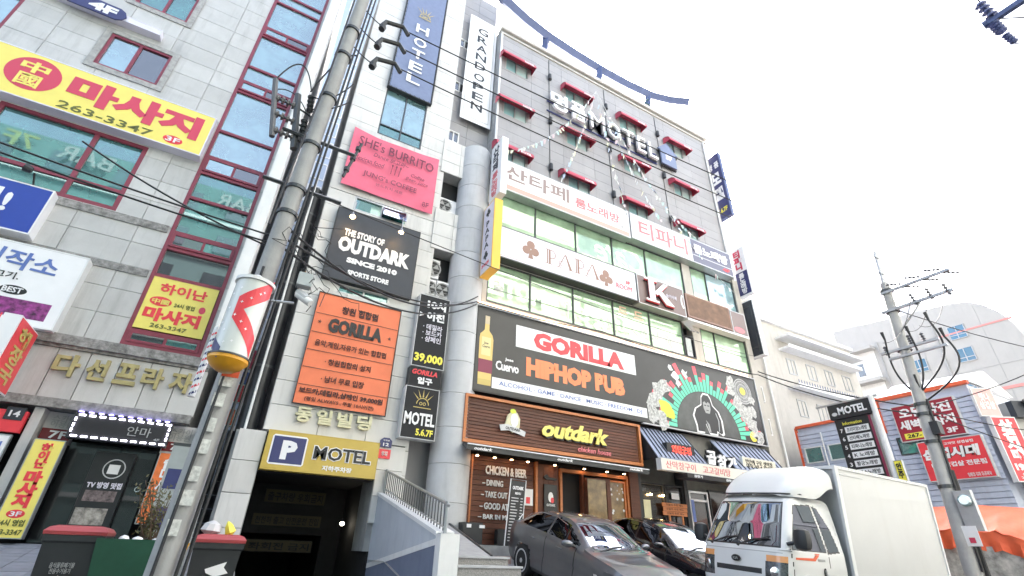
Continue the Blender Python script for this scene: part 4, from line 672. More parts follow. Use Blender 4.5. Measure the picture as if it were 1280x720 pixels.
# vertical projecting signs
def projsign(label, x, y0, y1, z0, z1, th, face, case, side):
    s = thing('projecting_sign', label, 'sign', (x, y1, z0)); MB().wbox(x - th / 2, x + th / 2, y0, y1, z0, z1).build('case', case, s)
    B('face_panel', face, s, FX(x - th / 2), -y1 + .05, -y0 - .05, z0 + .05, z1 - .05, .002, .012); B('back_panel', face, s, FXP(x + th / 2), y0 + .05, y1 - .05, z0 + .05, z1 - .05, .002, .012)
    for zz in (z0 + .3, z1 - .3): MB().wbox(x - .03, x + .03, y1, 13.0, zz - .03, zz + .03).build('bracket', M['alu'], s)
    return s
s = projsign('navy vertical motel sign projecting from the right edge of the grey upper facade', 20.02, 12.45, 13.35, 17.25, 21.7, .22, M['navy'], M['beam'], 0); G = FX(19.91)
T(s, G, '명 품', -13.25, -12.55, 20.7, 21.15, .013, M['wsign'], .03); T(s, G, '모', -13.2, -12.6, 19.6, 20.4, .013, M['wsign'], .05); T(s, G, '텔', -13.2, -12.6, 18.5, 19.35, .013, M['wsign'], .05); T(s, G, '5.6.7F', -13.2, -12.6, 17.65, 17.95, .013, M['yelp'], .03)
s = projsign('white and navy vertical karaoke sign projecting below the navy motel sign', 20.0, 12.30, 13.08, 12.42, 15.15, .22, M['wsign'], M['wsign'], 0); G = FX(19.89)
B('navy_panel', M['navy'], s, G, -13.02, -12.36, 12.5, 13.75, .012, .016); T(s, G, '티\n파\n니', -12.95, -12.5, 13.85, 15.0, .013, M['crim'], .05, line=.85); T(s, G, '룸\n노\n래\n방', -12.85, -12.55, 12.56, 13.68, .017, M['wsign'], .04, line=.9)
s = projsign('blank dark navy vertical sign, the lowest of the three projecting at the right edge', 20.0, 12.45, 13.25, 9.3, 12.15, .26, M['charcoal'], M['wsign'], 0)
MB().box(FX(19.87), -13.15, -13.1, 9.5, 11.9, .013, .03).box(FX(19.87), -12.65, -12.6, 9.5, 11.9, .013, .03).box(FX(19.87), -13.15, -12.6, 9.72, 9.77, .013, .035).box(FX(19.87), -13.15, -12.6, 11.8, 11.84, .013, .035).build('inner_frame', M['alu'], s)
s = projsign('pale vertical karaoke sign projecting at the left end of the long white karaoke sign', 5.88, 11.75, 12.6, 12.05, 14.72, .26, M['wsign'], M['wsign'], 0); G = FX(5.75)
MB().wbox(5.76, 6.0, 11.735, 11.745, 12.1, 14.67).build('front_panel', M['wsign'], s)
T(s, G, '산\n타\n페', -12.4, -11.95, 13.35, 14.5, .013, M['charcoal'], .02, line=.9); T(s, G, '룸\n노\n래\n방', -12.4, -11.95, 12.15, 13.25, .013, M['pinkp'], .02, line=.9)
s = projsign('pale vertical sign with clubs and an orange yellow front edge, beside the round column', 5.75, 11.75, 12.6, 8.95, 11.72, .3, M['lav'], mat('orange yellow case', (.85, .50, .06), .4), 0); G = FX(5.60)
T(s, G, 'P\nA\nP\nA', -12.35, -12.05, 9.9, 11.0, .013, M['black'], .01, line=.95); club(s, G, -12.2, 11.35, .16, .013, M['black']); club(s, G, -12.2, 9.6, .16, .013, M['black']); T(s, G, '3F ROOM', -12.45, -11.95, 9.2, 9.32, .013, M['redp'], .0)
# GRAND OPEN banner
s = thing('banner', 'tall white vertical grand opening banner in the recess beside the grey facade', 'banner', (5.2, 13.4, 16.6)); cloth('fabric', M['wsign'], s, FA(13.5), 4.55, 5.95, 16.65, 23.6, .1, amp=.006, seed=5); G = FA(13.4)
MB().box(G, 4.66, 5.84, 16.85, 16.87, .014, .018).box(G, 4.66, 5.84, 23.4, 23.42, .014, .018).box(G, 4.66, 4.68, 16.87, 23.4, .014, .018).box(G, 5.82, 5.84, 16.87, 23.4, .014, .018).build('printed_border', M['greyp'], s)
for i, ch in enumerate('GRANDOPEN'):
    z = 22.45 - i * .62 - (.12 if i > 4 else 0); T(s, G, ch, 4.98, 5.5, z, z + .46, .02, M['charcoal'], .015, depth=.004, name='letter')
# ------------------------------------------------------------------ chicken shop (outdark)
SH = thing('chicken_shop_front', 'timber clad chicken and beer shop front with warm downlights and an open door', 'shop front', (8.5, 13, 1.2))
MB().wbox(5.5, 12.0, 13.25, 13.6, 1.0, 5.1).build('wall', M['blackm'], SH)
fs = signbox('shop_sign', 'brown slatted timber sign board framed in orange wood with yellow script letters', 'sign', FA(13), 5.40, 11.92, 3.72, 5.05, .0, .38, M['blackm'], M['wood'], .02)
for i in range(12): piece('plank', M['wood'], fs, FA(13), 5.52, 11.80, 3.84 + i * .094, 3.84 + i * .094 + .08, .38, .43 + random.uniform(-.004, .004))
MB().box(F13, 5.40, 11.92, 4.97, 5.05, .38, .5).box(F13, 5.40, 5.48, 3.80, 4.97, .38, .5).box(F13, 5.40, 11.92, 3.70, 3.80, .38, .5).box(F13, 11.84, 11.92, 3.80, 4.97, .38, .5).build('orange_frame', M['woodo'], fs)
T(fs, F13, 'outdark', 8.0, 10.55, 4.12, 4.62, .47, M['black'], .05, depth=.03, shear=.3, space=.95, name='lettering_back'); T(fs, F13, 'outdark', 7.95, 10.5, 4.16, 4.66, .5, M['yellow'], .04, depth=.04, shear=.3, space=.95)
T(fs, F13, 'chicken house', 9.3, 10.6, 3.88, 4.04, .46, M['pinkp'], .02, depth=.02, shear=.3)
MB().poly(F13, [(6.7, 4.35), (6.78, 4.62), (6.95, 4.78), (7.1, 4.72), (7.2, 4.55), (7.18, 4.3), (6.95, 4.12)], .45, .5).build('badge', M['cream'], fs); MB().ell(F13, 7.0, 4.5, .13, .2, .5, .51, 16).build('chicken_emblem', M['wsign'], fs); MB().poly(F13, [(6.5, 4.3), (6.75, 4.35), (7.12, 4.28), (7.38, 4.2), (7.34, 4.06), (7.1, 4.12), (6.8, 4.18), (6.55, 4.14)], .51, .53).build('ribbon', M['lgrey'], fs); T(fs, F13, 'OUTDARK', 6.7, 7.2, 4.19, 4.27, .531, M['black'], .03, depth=.004, rot=-.05)
MB().ell(F13, 6.95, 4.75, .1, .07, .5, .51, 12).build('emblem_comb', M['limep'], fs)
# narrow awning
aw = thing('shop_awning', 'long narrow dark awning with a white edge over the timber shop front', 'awning', (8.5, 12.3, 3.4))
MB().add([F13(5.45, 3.72, .3), F13(11.85, 3.72, .3), F13(11.7, 3.5, .95), F13(5.35, 3.56, .95), F13(5.45, 3.66, .3), F13(11.85, 3.66, .3), F13(11.7, 3.38, .95), F13(5.35, 3.42, .95)], [(0, 1, 2, 3), (7, 6, 5, 4), (3, 2, 6, 7), (0, 3, 7, 4), (1, 5, 6, 2)]).build('canvas', M['plastic'], aw)
MB().tube([F13(5.35, 3.57, .96), F13(11.7, 3.52, .96)], .018, 6).build('front_rail', M['wsign'], aw)
for a in (5.55, 8.2, 10.9): T(aw, F13, 'outdark', a, a + .55, 3.44, 3.52, .955, M['wsign'], .03, depth=.004, shear=.3)
wl = M['wood']
for i in range(17): piece('plank', wl, SH, F13, 5.98, 7.98, 1.25 + i * .132, 1.25 + i * .132 + .12, -.12, random.uniform(-.012, .0))
for i in range(17): piece('plank', wl, SH, F13, 5.66, 5.94, 1.25 + i * .132, 1.25 + i * .132 + .124, -.12, .02 + random.uniform(-.004, .004))
for q_ in ((F13, 5.58, 5.65, 1.2, 3.62, -.12, .1), (F13, 8.02, 8.10, 1.2, 3.5, -.12, .06), (F13, 8.92, 11.62, 3.3, 3.40, -.12, .05), (F13, 8.9, 8.98, 1.2, 3.3, -.12, .05), (F13, 11.52, 11.60, 1.2, 3.3, -.12, .05), (F13, 5.94, 5.98, 1.2, 3.5, -.1, .03)): MB().box(*q_).build('door_frame', M['woodo'], SH)
for i in range(4): piece('plank', wl, SH, F13, 8.14 + i * .185, 8.14 + i * .185 + .18, 1.2, 3.46, -.12, .0 + random.uniform(-.005, .005))
for q_ in ((F13, 11.6, 11.98, 1.0, 3.6, -.12, .12), (F13, 8.1, 8.14, 1.2, 3.5, -.1, .04)): MB().box(*q_).build('post', wl, SH)
MB().wbox(9.0, 11.5, 15.5, 15.6, .9, 3.4).wbox(9.0, 11.6, 13.1, 15.5, 3.4, 3.5).wbox(5.6, 9.0, 13.15, 13.25, 1.0, 3.5).build('interior_wall', M['interior'], SH)
MB().box(F13, 9.72, 9.8, 1.2, 3.3, -.1, .04).build('door_jamb', wl, SH)
window(SH, Fr((9.8, 12.93, 0), (.94, -.34, 0), (0, 0, 1), (-.34, -.94, 0)), 0, .82, 1.2, 3.2, [], [2.0], wl, mat('warm lit glass', (.22, .14, .06), .15, var=.5, scale=4), .12, n0=-.03, n1=.03, names=('door', 'pane'))  # warm indoor light is painted into the pane colour, here and below
window(SH, F13, 10.62, 11.5, 1.3, 3.24, [], [], M['woodo'], mat('warm lit glass', (.22, .14, .06), .15, var=.5, scale=4), .06, n0=-.08, n1=.0, names=('window', 'pane'))
fl = MB(); rn = random.Random(5)
for i in range(34): fl.ell(F13, rn.uniform(10.72, 11.42), rn.uniform(1.5, 3.1), *([rn.uniform(.02, .05)] * 2), -.03, -.026, 7)
fl.build('snowflake_decals', M['wsign'], SH); MB().ell(F13, 10.25, 2.65, .13, .2, .13, .135, 12).build('tree_decal', M['lgrey'], SH)
MB().tube([F13(9.95, 3.0, .1), F13(9.96, 2.5, .12)], .01, 5).build('pendant_wire', M['wire'], SH)
l = thing('pendant_lamp', 'small warm pendant lamp glowing inside the open shop door', 'lamp', (9.3, 14.2, 2.6)); MB().lathe((9.35, 14.2, 2.7), [(.03, 0), (.09, .05), (.08, .12), (.02, .16)], 10).build('bulb', M['lamp'], l)
for k, u in enumerate((6.0, 6.55, 7.1, 7.65, 8.6, 9.7, 10.6, 11.3)):
    l = thing('downlight', 'small warm downlight under the narrow dark awning, number %s of eight from the left' % ('one two three four five six seven eight'.split()[k]), 'lamp', (u, 12.7, 3.5), 'downlights under the shop awning'); MB().lathe(F13(u, 3.44, .22), [(.05, .05), (.05, 0)], 10).build('housing', M['alu'], l); MB().lathe(F13(u, 3.425, .22), [(.04, .012), (.04, 0)], 10).build('bulb', emis('down lamp', (1, .55, .25), 9), l)
tt = M['wsign']
T(SH, F13, 'CHICKEN & BEER', 6.38, 7.72, 3.0, 3.24, .012, tt, .028, depth=.03); T(SH, F13, '– DINING', 6.3, 6.95, 2.7, 2.86, .012, tt, .02, depth=.03); T(SH, F13, '– TAKE OUT', 6.28, 7.1, 2.4, 2.56, .012, tt, .02, depth=.03); T(SH, F13, '– GOOD ATMO', 6.25, 7.4, 2.1, 2.27, .012, tt, .02, depth=.03); T(SH, F13, '– BAR IN MIND', 6.22, 7.4, 1.86, 1.98, .012, tt, .02, depth=.03)
B('dark_box', M['plastic'], SH, F13, 6.75, 7.35, 1.25, 1.62, .02, .2)
MB().poly(F13, [(8.3, 3.1), (8.42, 3.18), (8.5, 3.1), (8.78, 3.08), (8.76, 3.03), (8.4, 3.03)], .02, .06).build('bird_emblem', M['black'], SH)
s = signbox('poster', 'narrow black shop poster with a chicken emblem beside the open door', 'poster', F13, 8.32, 8.78, 1.8, 2.9, .02, .06, M['black'], M['black'], .01); MB().ell(F13, 8.55, 2.55, .09, .14, .057, .06, 14).build('emblem', M['wsign'], s); MB().ell(F13, 8.6, 2.47, .06, .08, .06, .062, 10).build('emblem_red', M['redp'], s); T(s, F13, 'OUTDARK', 8.4, 8.7, 2.3, 2.37, .058, M['wsign'], .02); T(s, F13, 'Cass Beer', 8.38, 8.72, 2.0, 2.08, .058, M['yelp'], .02)
s = signbox('notice', 'small white and red notice pinned on the timber wall by the menu banner', 'notice', F13, 7.68, 7.95, 2.28, 2.72, .01, .03, M['wsign'], M['wsign'], .01); B('red_print', M['redp'], s, F13, 7.72, 7.85, 2.33, 2.5, .03, .033)
s = thing('menu_banner_stand', 'black menu banner on a white frame standing between the timber wall and grey car', 'banner stand', (6.8, 12.1, 1.25)); G = Fr((6.56, 12.05, 1.10), (.98, .18, 0), (.1, .02, 1), (.18, -.98, 0))
MB().box(G, 0, .5, .1, 1.68, 0, .012).build('banner', M['black'], s); MB().tube([G(-.02, 0, 0), G(-.02, 1.72, 0), G(.52, 1.72, 0), G(.52, .6, 0)], .014, 6).tube([G(.52, .9, .0), G(-.02, .5, .25)], .012, 6).build('frame', M['wsign'], s)
T(s, G, 'OUTDARK', .06, .44, 1.46, 1.55, .014, tt, .04, depth=.003); T(s, G, 'MENU', .16, .36, 1.34, 1.4, .014, tt, .02, depth=.003)
mb = MB(); rn = random.Random(2)
for i in range(15): v = 1.24 - i * .072; mb.box(G, .05, .2 + rn.uniform(0, .1), v, v + .022, .013, .016); mb.box(G, .37, .45, v, v + .02, .013, .016)
mb.build('menu_print', M['lgrey'], s)
s = thing('crate', 'dark plastic shelf box with small papers at the left foot of the timber wall', 'box', (5.8, 12.6, 1.2)); MB().wbox(5.5, 6.05, 12.3, 12.75, 1.2, 1.72).build('case', M['plastic'], s); MB().wbox(5.6, 5.72, 12.28, 12.3, 1.6, 1.68).wbox(5.95, 6.1, 12.28, 12.3, 1.6, 1.67).build('paper', M['wsign'], s)
MB().wbox(5.52, 12.0, 11.9, 13.25, .6, 1.22).build('terrace_base', M['concrete'], SH)
# ------------------------------------------------------------------ grill shop (gopchang)
GS = thing('grill_shop_front', 'dark grill restaurant front under slate seamed roofs, right of the timber shop', 'shop front', (15.5, 13, .9))
MB().wbox(12.0, 19.42, 13.3, 13.6, .5, 5.16).build('wall', mat('olive grey wall', (.12, .115, .10), .8, var=.2), GS)
for q_ in ((12.0, 12.1, 12.9, 13.3, .9, 4.9), (14.1, 14.25, 12.9, 13.3, .9, 3.8), (18.9, 19.4, 12.9, 13.3, .9, 4.9)): MB().wbox(*q_).build('post', M['plastic'], GS)
MB().box(F13, 14.3, 15.9, 4.0, 5.16, -.1, .05).build('upper_panel', mat('grey olive panel', (.18, .175, .165), .6, var=.15), GS)
def seamroof(x0, x1, xa, xb):
    r_ = thing('seamed_roof', 'slate blue seamed metal canopy roof over the grill shop, %s of the black brush letters' % ('left' if x0 < 13 else 'right'), 'roof', ((x0 + x1) / 2, 12.5, 4)); n = 12
    for i in range(n):
        a, c = x0 + (x1 - x0) * i / n, x0 + (x1 - x0) * (i + 1) / n - .02; d, e = xa + (xb - xa) * i / n, xa + (xb - xa) * (i + 1) / n - .02
        MB().add([F13(a, 5.05, .28), F13(c, 5.05, .28), F13(e, 3.98, 1.0), F13(d, 3.98, 1.0), F13(a, 5.0, .28), F13(c, 5.0, .28), F13(e, 3.93, 1.0), F13(d, 3.93, 1.0)], [(0, 3, 2, 1), (4, 5, 6, 7), (3, 7, 6, 2), (0, 1, 5, 4), (0, 4, 7, 3), (1, 2, 6, 5)]).build('roof_panel', M['seam'], r_)
        MB().tube([F13(c + .01, 5.06, .29), F13(e + .01, 3.99, 1.01)], .02, 4).build('seam', M['charcoal'], r_)
    MB().add([F13(x0, 5.0, .27), F13(xa, 3.93, .99), F13(xa, 3.93, .27)], [(0, 1, 2)]).build('gable_side', M['plastic'], r_)
seamroof(12.02, 14.15, 12.1, 14.4); seamroof(15.6, 18.8, 15.9, 18.9)
s = signbox('sign', 'long cream fascia sign with pale red letters under the slate canopy', 'sign', FA(12.0), 12.1, 18.8, 3.56, 3.92, -.1, .12, mat('cream fascia', (.75, .70, .62), .4), M['white'], .015)
for a, tx in ((12.3, '산막창구이'), (14.0, '고고갈비탕'), (16.0, '10,900원')): T(s, FA(12), tx, a, a + 1.35, 3.62, 3.86, .117, M['pinkp'], .0)
s = signbox('sign', 'small black box sign with glowing red letters on the slate canopy', 'sign', FA(12.4), 12.72, 14.02, 3.98, 4.52, -.1, .25, M['black'], M['plastic'], .03); T(s, FA(12.4), '연탄구이\n곱창전골', 12.95, 13.85, 4.06, 4.46, .248, M['ledr'], .0, line=.8)
s = thing('brush_letters', 'white brush style hangul letters with black backing between the slate canopies', 'sign letters', (15.3, 12.3, 3.9)); G = FA(12.2)
for ch, a, z in (('곱', 14.55, 4.0), ('창', 15.08, 3.92), ('가', 15.6, 3.9)): T(s, G, ch, a, a + .48, z, z + .46, .06, M['wsign'], .04, depth=.05, name='letter', shear=.1); T(s, G, ch, a - .03, a + .52, z - .05, z + .5, 0, M['black'], .11, depth=.05, name='letter_back', shear=.1)
s = signbox('sign', 'cream sign board with two rows of small black print on the right canopy', 'sign', FA(12.2), 16.4, 18.3, 3.98, 4.45, 0, .12, mat('cream board', (.72, .68, .56), .5), M['white'], .02); T(s, FA(12.2), '연탄에 구운 생막창\n대창구이 & 갈비탕', 16.55, 18.1, 4.06, 4.38, .117, M['black'], .01, line=.9)
aw = thing('shop_awning', 'short black folded awning with small white letters over the grill shop door', 'awning', (14, 12, 3.4)); MB().wbox(12.9, 15.3, 11.6, 12.1, 3.36, 3.5).build('canvas', M['black'], aw); T(aw, FA(11.6), '곱창가', 13.2, 13.6, 3.39, 3.47, .003, M['wsign'], .03); T(aw, FA(11.6), '곱창가', 14.7, 15.1, 3.39, 3.47, .003, M['wsign'], .03)
for a, c in ((12.15, 13.2), (13.25, 14.1), (15.4, 16.9), (17.0, 18.8)): window(GS, F13, a, c, 1.4, 3.3, [], [], M['plastic'], M['g_black'], .05, n0=-.08, n1=.02)
window(GS, F13, 14.36, 15.32, .95, 3.2, [], [2.9], M['silver'], M['g_black'], .07, n0=-.08, n1=.03, names=('door', 'pane'))
s = thing('wooden_sign_board', 'bright orange timber menu board hung in the grill shop window', 'sign', (13.5, 12.8, 2.3))
for i in range(3): MB().box(FA(12.9), 12.95 + .03 * (i % 2), 14.05 + .02 * i, 2.33 + i * .13, 2.45 + i * .13, 0, .03).build('plank', M['woodo'], s); T(s, FA(12.9), '오늘의 추천 메뉴', 13.1, 13.9, 2.36 + i * .13, 2.43 + i * .13, .031, M['wood'], .02, depth=.003)
MB().box(FA(12.9), 13.2, 13.26, 1.6, 2.33, 0, .03).box(FA(12.9), 13.8, 13.86, 1.6, 2.33, 0, .03).build('leg', M['woodo'], s)
for a, c, z0, z1, lab, m_ in ((12.2, 12.5, 2.1, 2.75, 'pale notice sheets in the left edge of the grill shop window', M['cream']), (13.5, 13.85, 2.85, 3.05, 'small white notice above the orange timber menu board', M['wsign']), (14.42, 14.55, 2.2, 2.9, 'narrow blue and red sticker strip on the grill shop door', M['blueprint'])):
    s = thing('notice', lab, 'notice', (a, 12.9, z0)); B('sheet', m_, s, F13, a, c, z0, z1, .035, .045)
s = thing('mascot_cutout', 'round brown and cream painted figure sign beside the grill shop door', 'sign', (16, 12.5, 2.2)); MB().ell(FA(12.6), 16.1, 2.6, .28, .5, 0, .04, 20).build('body', M['wine'], s); MB().ell(FA(12.6), 16.1, 2.5, .2, .22, .041, .06, 16).build('face', M['cream'], s); T(s, FA(12.6), '곱창', 15.75, 16.3, 2.1, 2.35, .07, M['wsign'], .05)
for a in (12.55, 13.1, 16.6): 
    l = thing('window_lamp', 'small warm lamp glowing in the grill shop window near x %d' % 0, 'lamp', (a, 13.4, 2.9)); l['label'] = {12.55: 'left warm lamp glowing behind the grill shop window', 13.1: 'middle warm lamp glowing behind the grill shop window', 16.6: 'right warm lamp glowing behind the grill shop glass'}[a]; MB().lathe(F13(a, 2.9, .04), [(.02, 0), (.05, .02), (.05, .04), (.02, .06)], 8).build('bulb', M['lamp'], l)
# ------------------------------------------------------------------ bunting
def string_pts(p, q, sag, n=24): p, q = Vector(p), Vector(q); return [p.lerp(q, i / n) - Vector((0, 0, sag * 4 * (i / n) * (1 - i / n))) for i in range(n + 1)]
fm = [mat('pale flag %d' % i, c, .5) for i, c in enumerate(((.7, .72, .72), (.45, .65, .62), (.5, .6, .75), (.7, .55, .58), (.72, .7, .5)))]
apex = (10.9, 12.2, 20.9)
for k, (q, sg, dn) in enumerate((((6.3, 12.6, 14.95), .9, 'to the left end of the white karaoke sign'), ((8.95, 12.6, 14.6), .3, 'down to the middle of the white karaoke sign'), ((12.5, 12.6, 14.2), .5, 'straight down to the joint of the two karaoke signs'), ((14.6, 12.5, 14.6), .8, 'down past the third column of awnings'), ((17.0, 12.6, 14.55), 1.2, 'down past the blue house plate'), ((19.4, 12.8, 12.3), 1.4, 'far right to the blank navy sign'))):
    s = thing('bunting', 'string of pale pennant flags running ' + dn, 'bunting', apex, 'bunting strings over the grey facade'); ps = string_pts(apex, q, sg, 30); MB().tube(ps, .009, 4).build('cord', M['lgrey'], s); rn = random.Random(k)
    for i in range(4, 30):
        p = ps[i].lerp(ps[i - 1], rn.random()); a = rn.uniform(-.9, .9); hw_ = .06; d_ = Vector((math.cos(a), math.sin(a), rn.uniform(-.3, .3))) * hw_; t_ = p + Vector((rn.uniform(-.07, .07), rn.uniform(-.08, .08), -.20)); e = Vector((-.3 * math.sin(a), .3 * math.cos(a), 0)) * .02
        MB().add([p - d_, p + d_, t_ + d_ * .5, t_ - d_ * .5, p - d_ + e, p + d_ + e, t_ + e + d_ * .5, t_ + e - d_ * .5], [(0, 1, 2, 3), (7, 6, 5, 4), (0, 4, 5, 1), (1, 5, 6, 2), (3, 2, 6, 7)]).build('flag', fm[rn.randrange(5)], s)
# ================================================================== RIGHT SIDE
BG = thing('beige_building', 'beige rendered building wedged between the glazed motel block and the cream apartments', 'building', (20.8, 14, 0))
MB().wbox(19.98, 21.5, 13.6, 24, 0, 13.4).build('wall', M['creamw'], BG); MB().wbox(19.9, 21.6, 13.5, 24, 13.4, 13.5).build('roof', M['concrete'], BG)
for z in (4.2, 6.0, 7.5): window(BG, FA(13.6), 20.3, 20.85, z, z + .75, [20.58], [], M['white'], M['g_win'], .05, n0=-.05, n1=.04)
MB().lathe((20.05, 13.4, 0), [(.06, 0), (.06, 13.2)], 8).lathe((21.35, 13.5, 0), [(.05, 0), (.05, 11)], 8).build('downpipe', M['white'], BG)
CR = thing('cream_apartment_building', 'cream apartment building with long shallow balconies and small paired windows', 'building', (31, 16, 0)); G = FA(16)
MB().wbox(21.7, 35.2, 16, 26, 0, 13.9).build('wall', M['creamw'], CR); MB().wbox(21.6, 35.3, 15.8, 26, 13.9, 14.1).build('roof', M['white'], CR); MB().wbox(25.5, 31, 17.5, 19.5, 14.1, 15.2).build('rooftop_room', M['coral'], CR)
for z in (12.35, 9.95, 7.4): MB().wbox(27.0, 34.6, 15.3, 16.0, z - .12, z).wbox(27.0, 34.6, 15.3, 15.34, z, z + .1).build('balcony', M['white'], CR)
MB().wbox(26.9, 34.8, 15.1, 16, 12.9, 13.05).build('canopy', M['white'], CR)
for zi, z in enumerate((10.85, 8.35, 5.9, 3.6)):
    for i in range(4): window(CR, G, 27.5 + i * 1.9, 28.3 + i * 1.9 + .1 * (i % 2), z, z + 1.0, [27.95 + i * 1.9], [], M['silver'], mat('plain dark window glass', (.10, .13, .14), .3) if i % 2 else M['g_teal'], .06, n0=-.05, n1=.04)  # every other window gets a plain dark pane, the rest teal glass
    if zi < 2:
        rl = MB()
        for i in range(30): rl.wbox(27.1 + i * .25, 27.13 + i * .25, 15.32, 15.35, (9.95, 7.4)[zi] + .1, (9.95, 7.4)[zi] + .32)
        rl.build('railing', M['hotel'], CR)
a_ = thing('air_conditioner', 'small white wall air conditioner low on the beige wall beside the orange trimmed hall', 'air conditioner', (21, 13.3, 4)); MB().wbox(20.95, 21.45, 13.1, 13.55, 3.9, 4.45).build('case', M['wsign'], a_); MB().ring(FA(13.1), 21.2, 4.17, .14, .18, 0, .02, 16).build('fan_ring', M['greyp'], a_)
# corrugated hall
HL = thing('corrugated_hall', 'pale blue corrugated metal hall with bright orange trim and two red restaurant signs', 'building', (24, 10.8, 0)); XW = 24.0; G = FX(XW)
MB().wbox(24.06, 34, 10.5, 14.3, 0, 6.85).wbox(24.06, 28, 7.3, 10.5, 0, 7.3).build('wall', M['container'], HL)
hl = [(-14.19, -13.33, 5.2, 5.93), (-13.07, -12.34, 5.2, 5.92), (-10.22, -9.42, 5.05, 5.75)]
nrow = 34
for i in range(nrow):
    z = .3 + i * .2
    for (a, c, zt) in ((-14.35, -10.52, 6.8), (-10.48, -7.3, 7.25)):
        if z + .2 > zt: continue
        rs = [(a, c, z, z + .17)]
        for h in hl: rs = [q for r in rs for q in sub_rect(r, h)]
        for r in rs:
            if r[1] - r[0] > .02 and r[3] - r[2] > .02: piece('corrugated_strip', M['container'], HL, G, *r, -.08, random.uniform(-.004, .004))
for h in hl: window(HL, G, *h, [], [], M['white'] if h[0] < -12 else M['alu'], M['g_teal'], .05, n0=-.06, n1=.04)
MB().box(G, -14.42, -14.34, 0, 6.9, -.1, .06).box(G, -14.34, -10.5, 6.85, 6.97, -.1, .08).box(G, -10.58, -10.46, 6.0, 7.5, -.1, .081).box(G, -10.46, -7.2, 7.32, 7.46, -.1, .1).build('orange_trim', M['orim'], HL)
MB().add([(24, 10.5, 7.46), (24, 7.2, 7.46), (26, 7.2, 8.2), (26, 10.5, 8.4), (24, 10.5, 7.4), (24, 7.2, 7.4), (26, 7.2, 8.12), (26, 10.5, 8.32)], [(0, 1, 2, 3), (7, 6, 5, 4), (0, 4, 5, 1), (1, 5, 6, 2), (0, 3, 7, 4)]).build('roof', mat('pale blue roof sheet', (.42, .45, .54), .5, var=.05), HL)
MB().add([(24, 7.18, 7.4), (26, 7.18, 8.2), (28, 7.18, 7.4), (24, 7.3, 7.4), (26, 7.3, 8.2), (28, 7.3, 7.4)], [(0, 2, 1), (3, 4, 5)]).build('gable', M['white'], HL)
for y in (13.2, 10.9, 9.0): MB().lathe((23.94, y, 0.2), [(.035, 0), (.035, 6.3)], 6).build('downpipe', M['white'], HL)
s = signbox('sign', 'dark red massage sign with yellow number strip, upper sign on the corrugated hall', 'sign', G, -9.98, -7.78, 5.5, 6.95, .0, .2, mat('deep red vinyl', (.30, .012, .03), .4, var=.15), M['lgrey'], .03)
T(s, G, '오달라진', -9.75, -7.95, 6.42, 6.82, .198, M['wsign'], .04); T(s, G, '새벽마사지', -9.85, -7.95, 5.95, 6.33, .198, M['wsign'], .04); MB().box(G, -9.8, -8.55, 5.6, 5.82, .197, .2).build('number_strip', M['yelp'], s); T(s, G, '267-1416', -9.7, -8.65, 5.64, 5.79, .201, M['black'], .03); T(s, G, '3F', -8.35, -8.0, 5.62, 5.82, .198, M['wsign'], .04)
s = signbox('sign', 'bright red pork restaurant sign with white brush letters, lower sign on the corrugated hall', 'sign', G, -9.5, -7.42, 3.95, 5.42, .0, .22, M['redp'], M['lgrey'], .03)
T(s, G, '삼겹시대', -9.42, -7.6, 4.72, 5.12, .218, M['black'], .1, shear=.1, depth=.004, name='lettering_back'); T(s, G, '삼겹시대', -9.42, -7.6, 4.72, 5.12, .226, M['wsign'], .05, shear=.1); T(s, G, '대패삼겹살 전문점', -9.25, -7.55, 4.42, 4.6, .218, M['wsign'], .03); T(s, G, '2F', -9.1, -8.8, 4.15, 4.34, .218, M['wsign'], .03); T(s, G, '267-1592', -9.1, -8.65, 4.03, 4.1, .218, M['wsign'], .02); T(s, G, '숯불에 구워 더 맛있는\n삼겹살 냉면 된장찌개', -8.25, -7.55, 4.03, 4.16, .218, M['wsign'], .01, line=.9)
MB().ring(G, -8.15, 5.24, .5, .52, .217, .221, 24).build('bubble', M['wsign'], s) if False else None
T(s, G, '최고의맛 삼겹살집', -8.75, -7.7, 5.2, 5.3, .218, M['wsign'], .02)
# corner sign turned towards the road
nx_, ny_ = -.50, -.866
CG = Fr((24.05, 7.15, 0), (.866, -.50, 0), (0, 0, 1), (nx_, ny_, 0))
s = signbox('sign', 'tall red vertical pork restaurant sign with white brush letters on the hall corner', 'sign', CG, -.02, .86, 3.75, 6.0, .0, .2, M['redp'], M['wsign'], .03)
T(s, CG, '삼\n겹\n시\n대', .14, .66, 4.45, 5.9, .2, M['wsign'], .06, line=.85); T(s, CG, '1900', .1, .74, 4.12, 4.36, .198, M['wsign'], .06); T(s, CG, '삼겹살\n267-1592', .15, .7, 3.85, 4.05, .198, M['wsign'], .01)
s = signbox('sign', 'faded pink banner sign above the tall red vertical corner sign', 'sign', CG, -.2, .55, 6.03, 7.1, .0, .1, mat('faded pink vinyl', (.72, .40, .38), .5, var=.15), M['wsign'], .02); T(s, CG, '맛나\n삼겹살', -.1, .45, 6.3, 6.9, .1, M['wsign'], .03)
CB = thing('corner_building', 'pale building with dark letters and a round red window at the right', 'building', (26, 6.6, 0))
G2 = Fr((24.9, 6.68, 0), (.866, -.50, 0), (0, 0, 1), (nx_, ny_, 0))
MB().poly(G2, [(0, 0), (9, 0), (9, 6.6), (0, 6.6)], -3, 0).build('wall', M['offw'], CB); MB().box(G2, 0, 9, 6.0, 6.6, .0, .25).build('fascia', M['charcoal'], CB); T(CB, G2, '얼YE', .3, 2.6, 6.15, 6.7, .3, M['blackm'], .07, depth=.1)
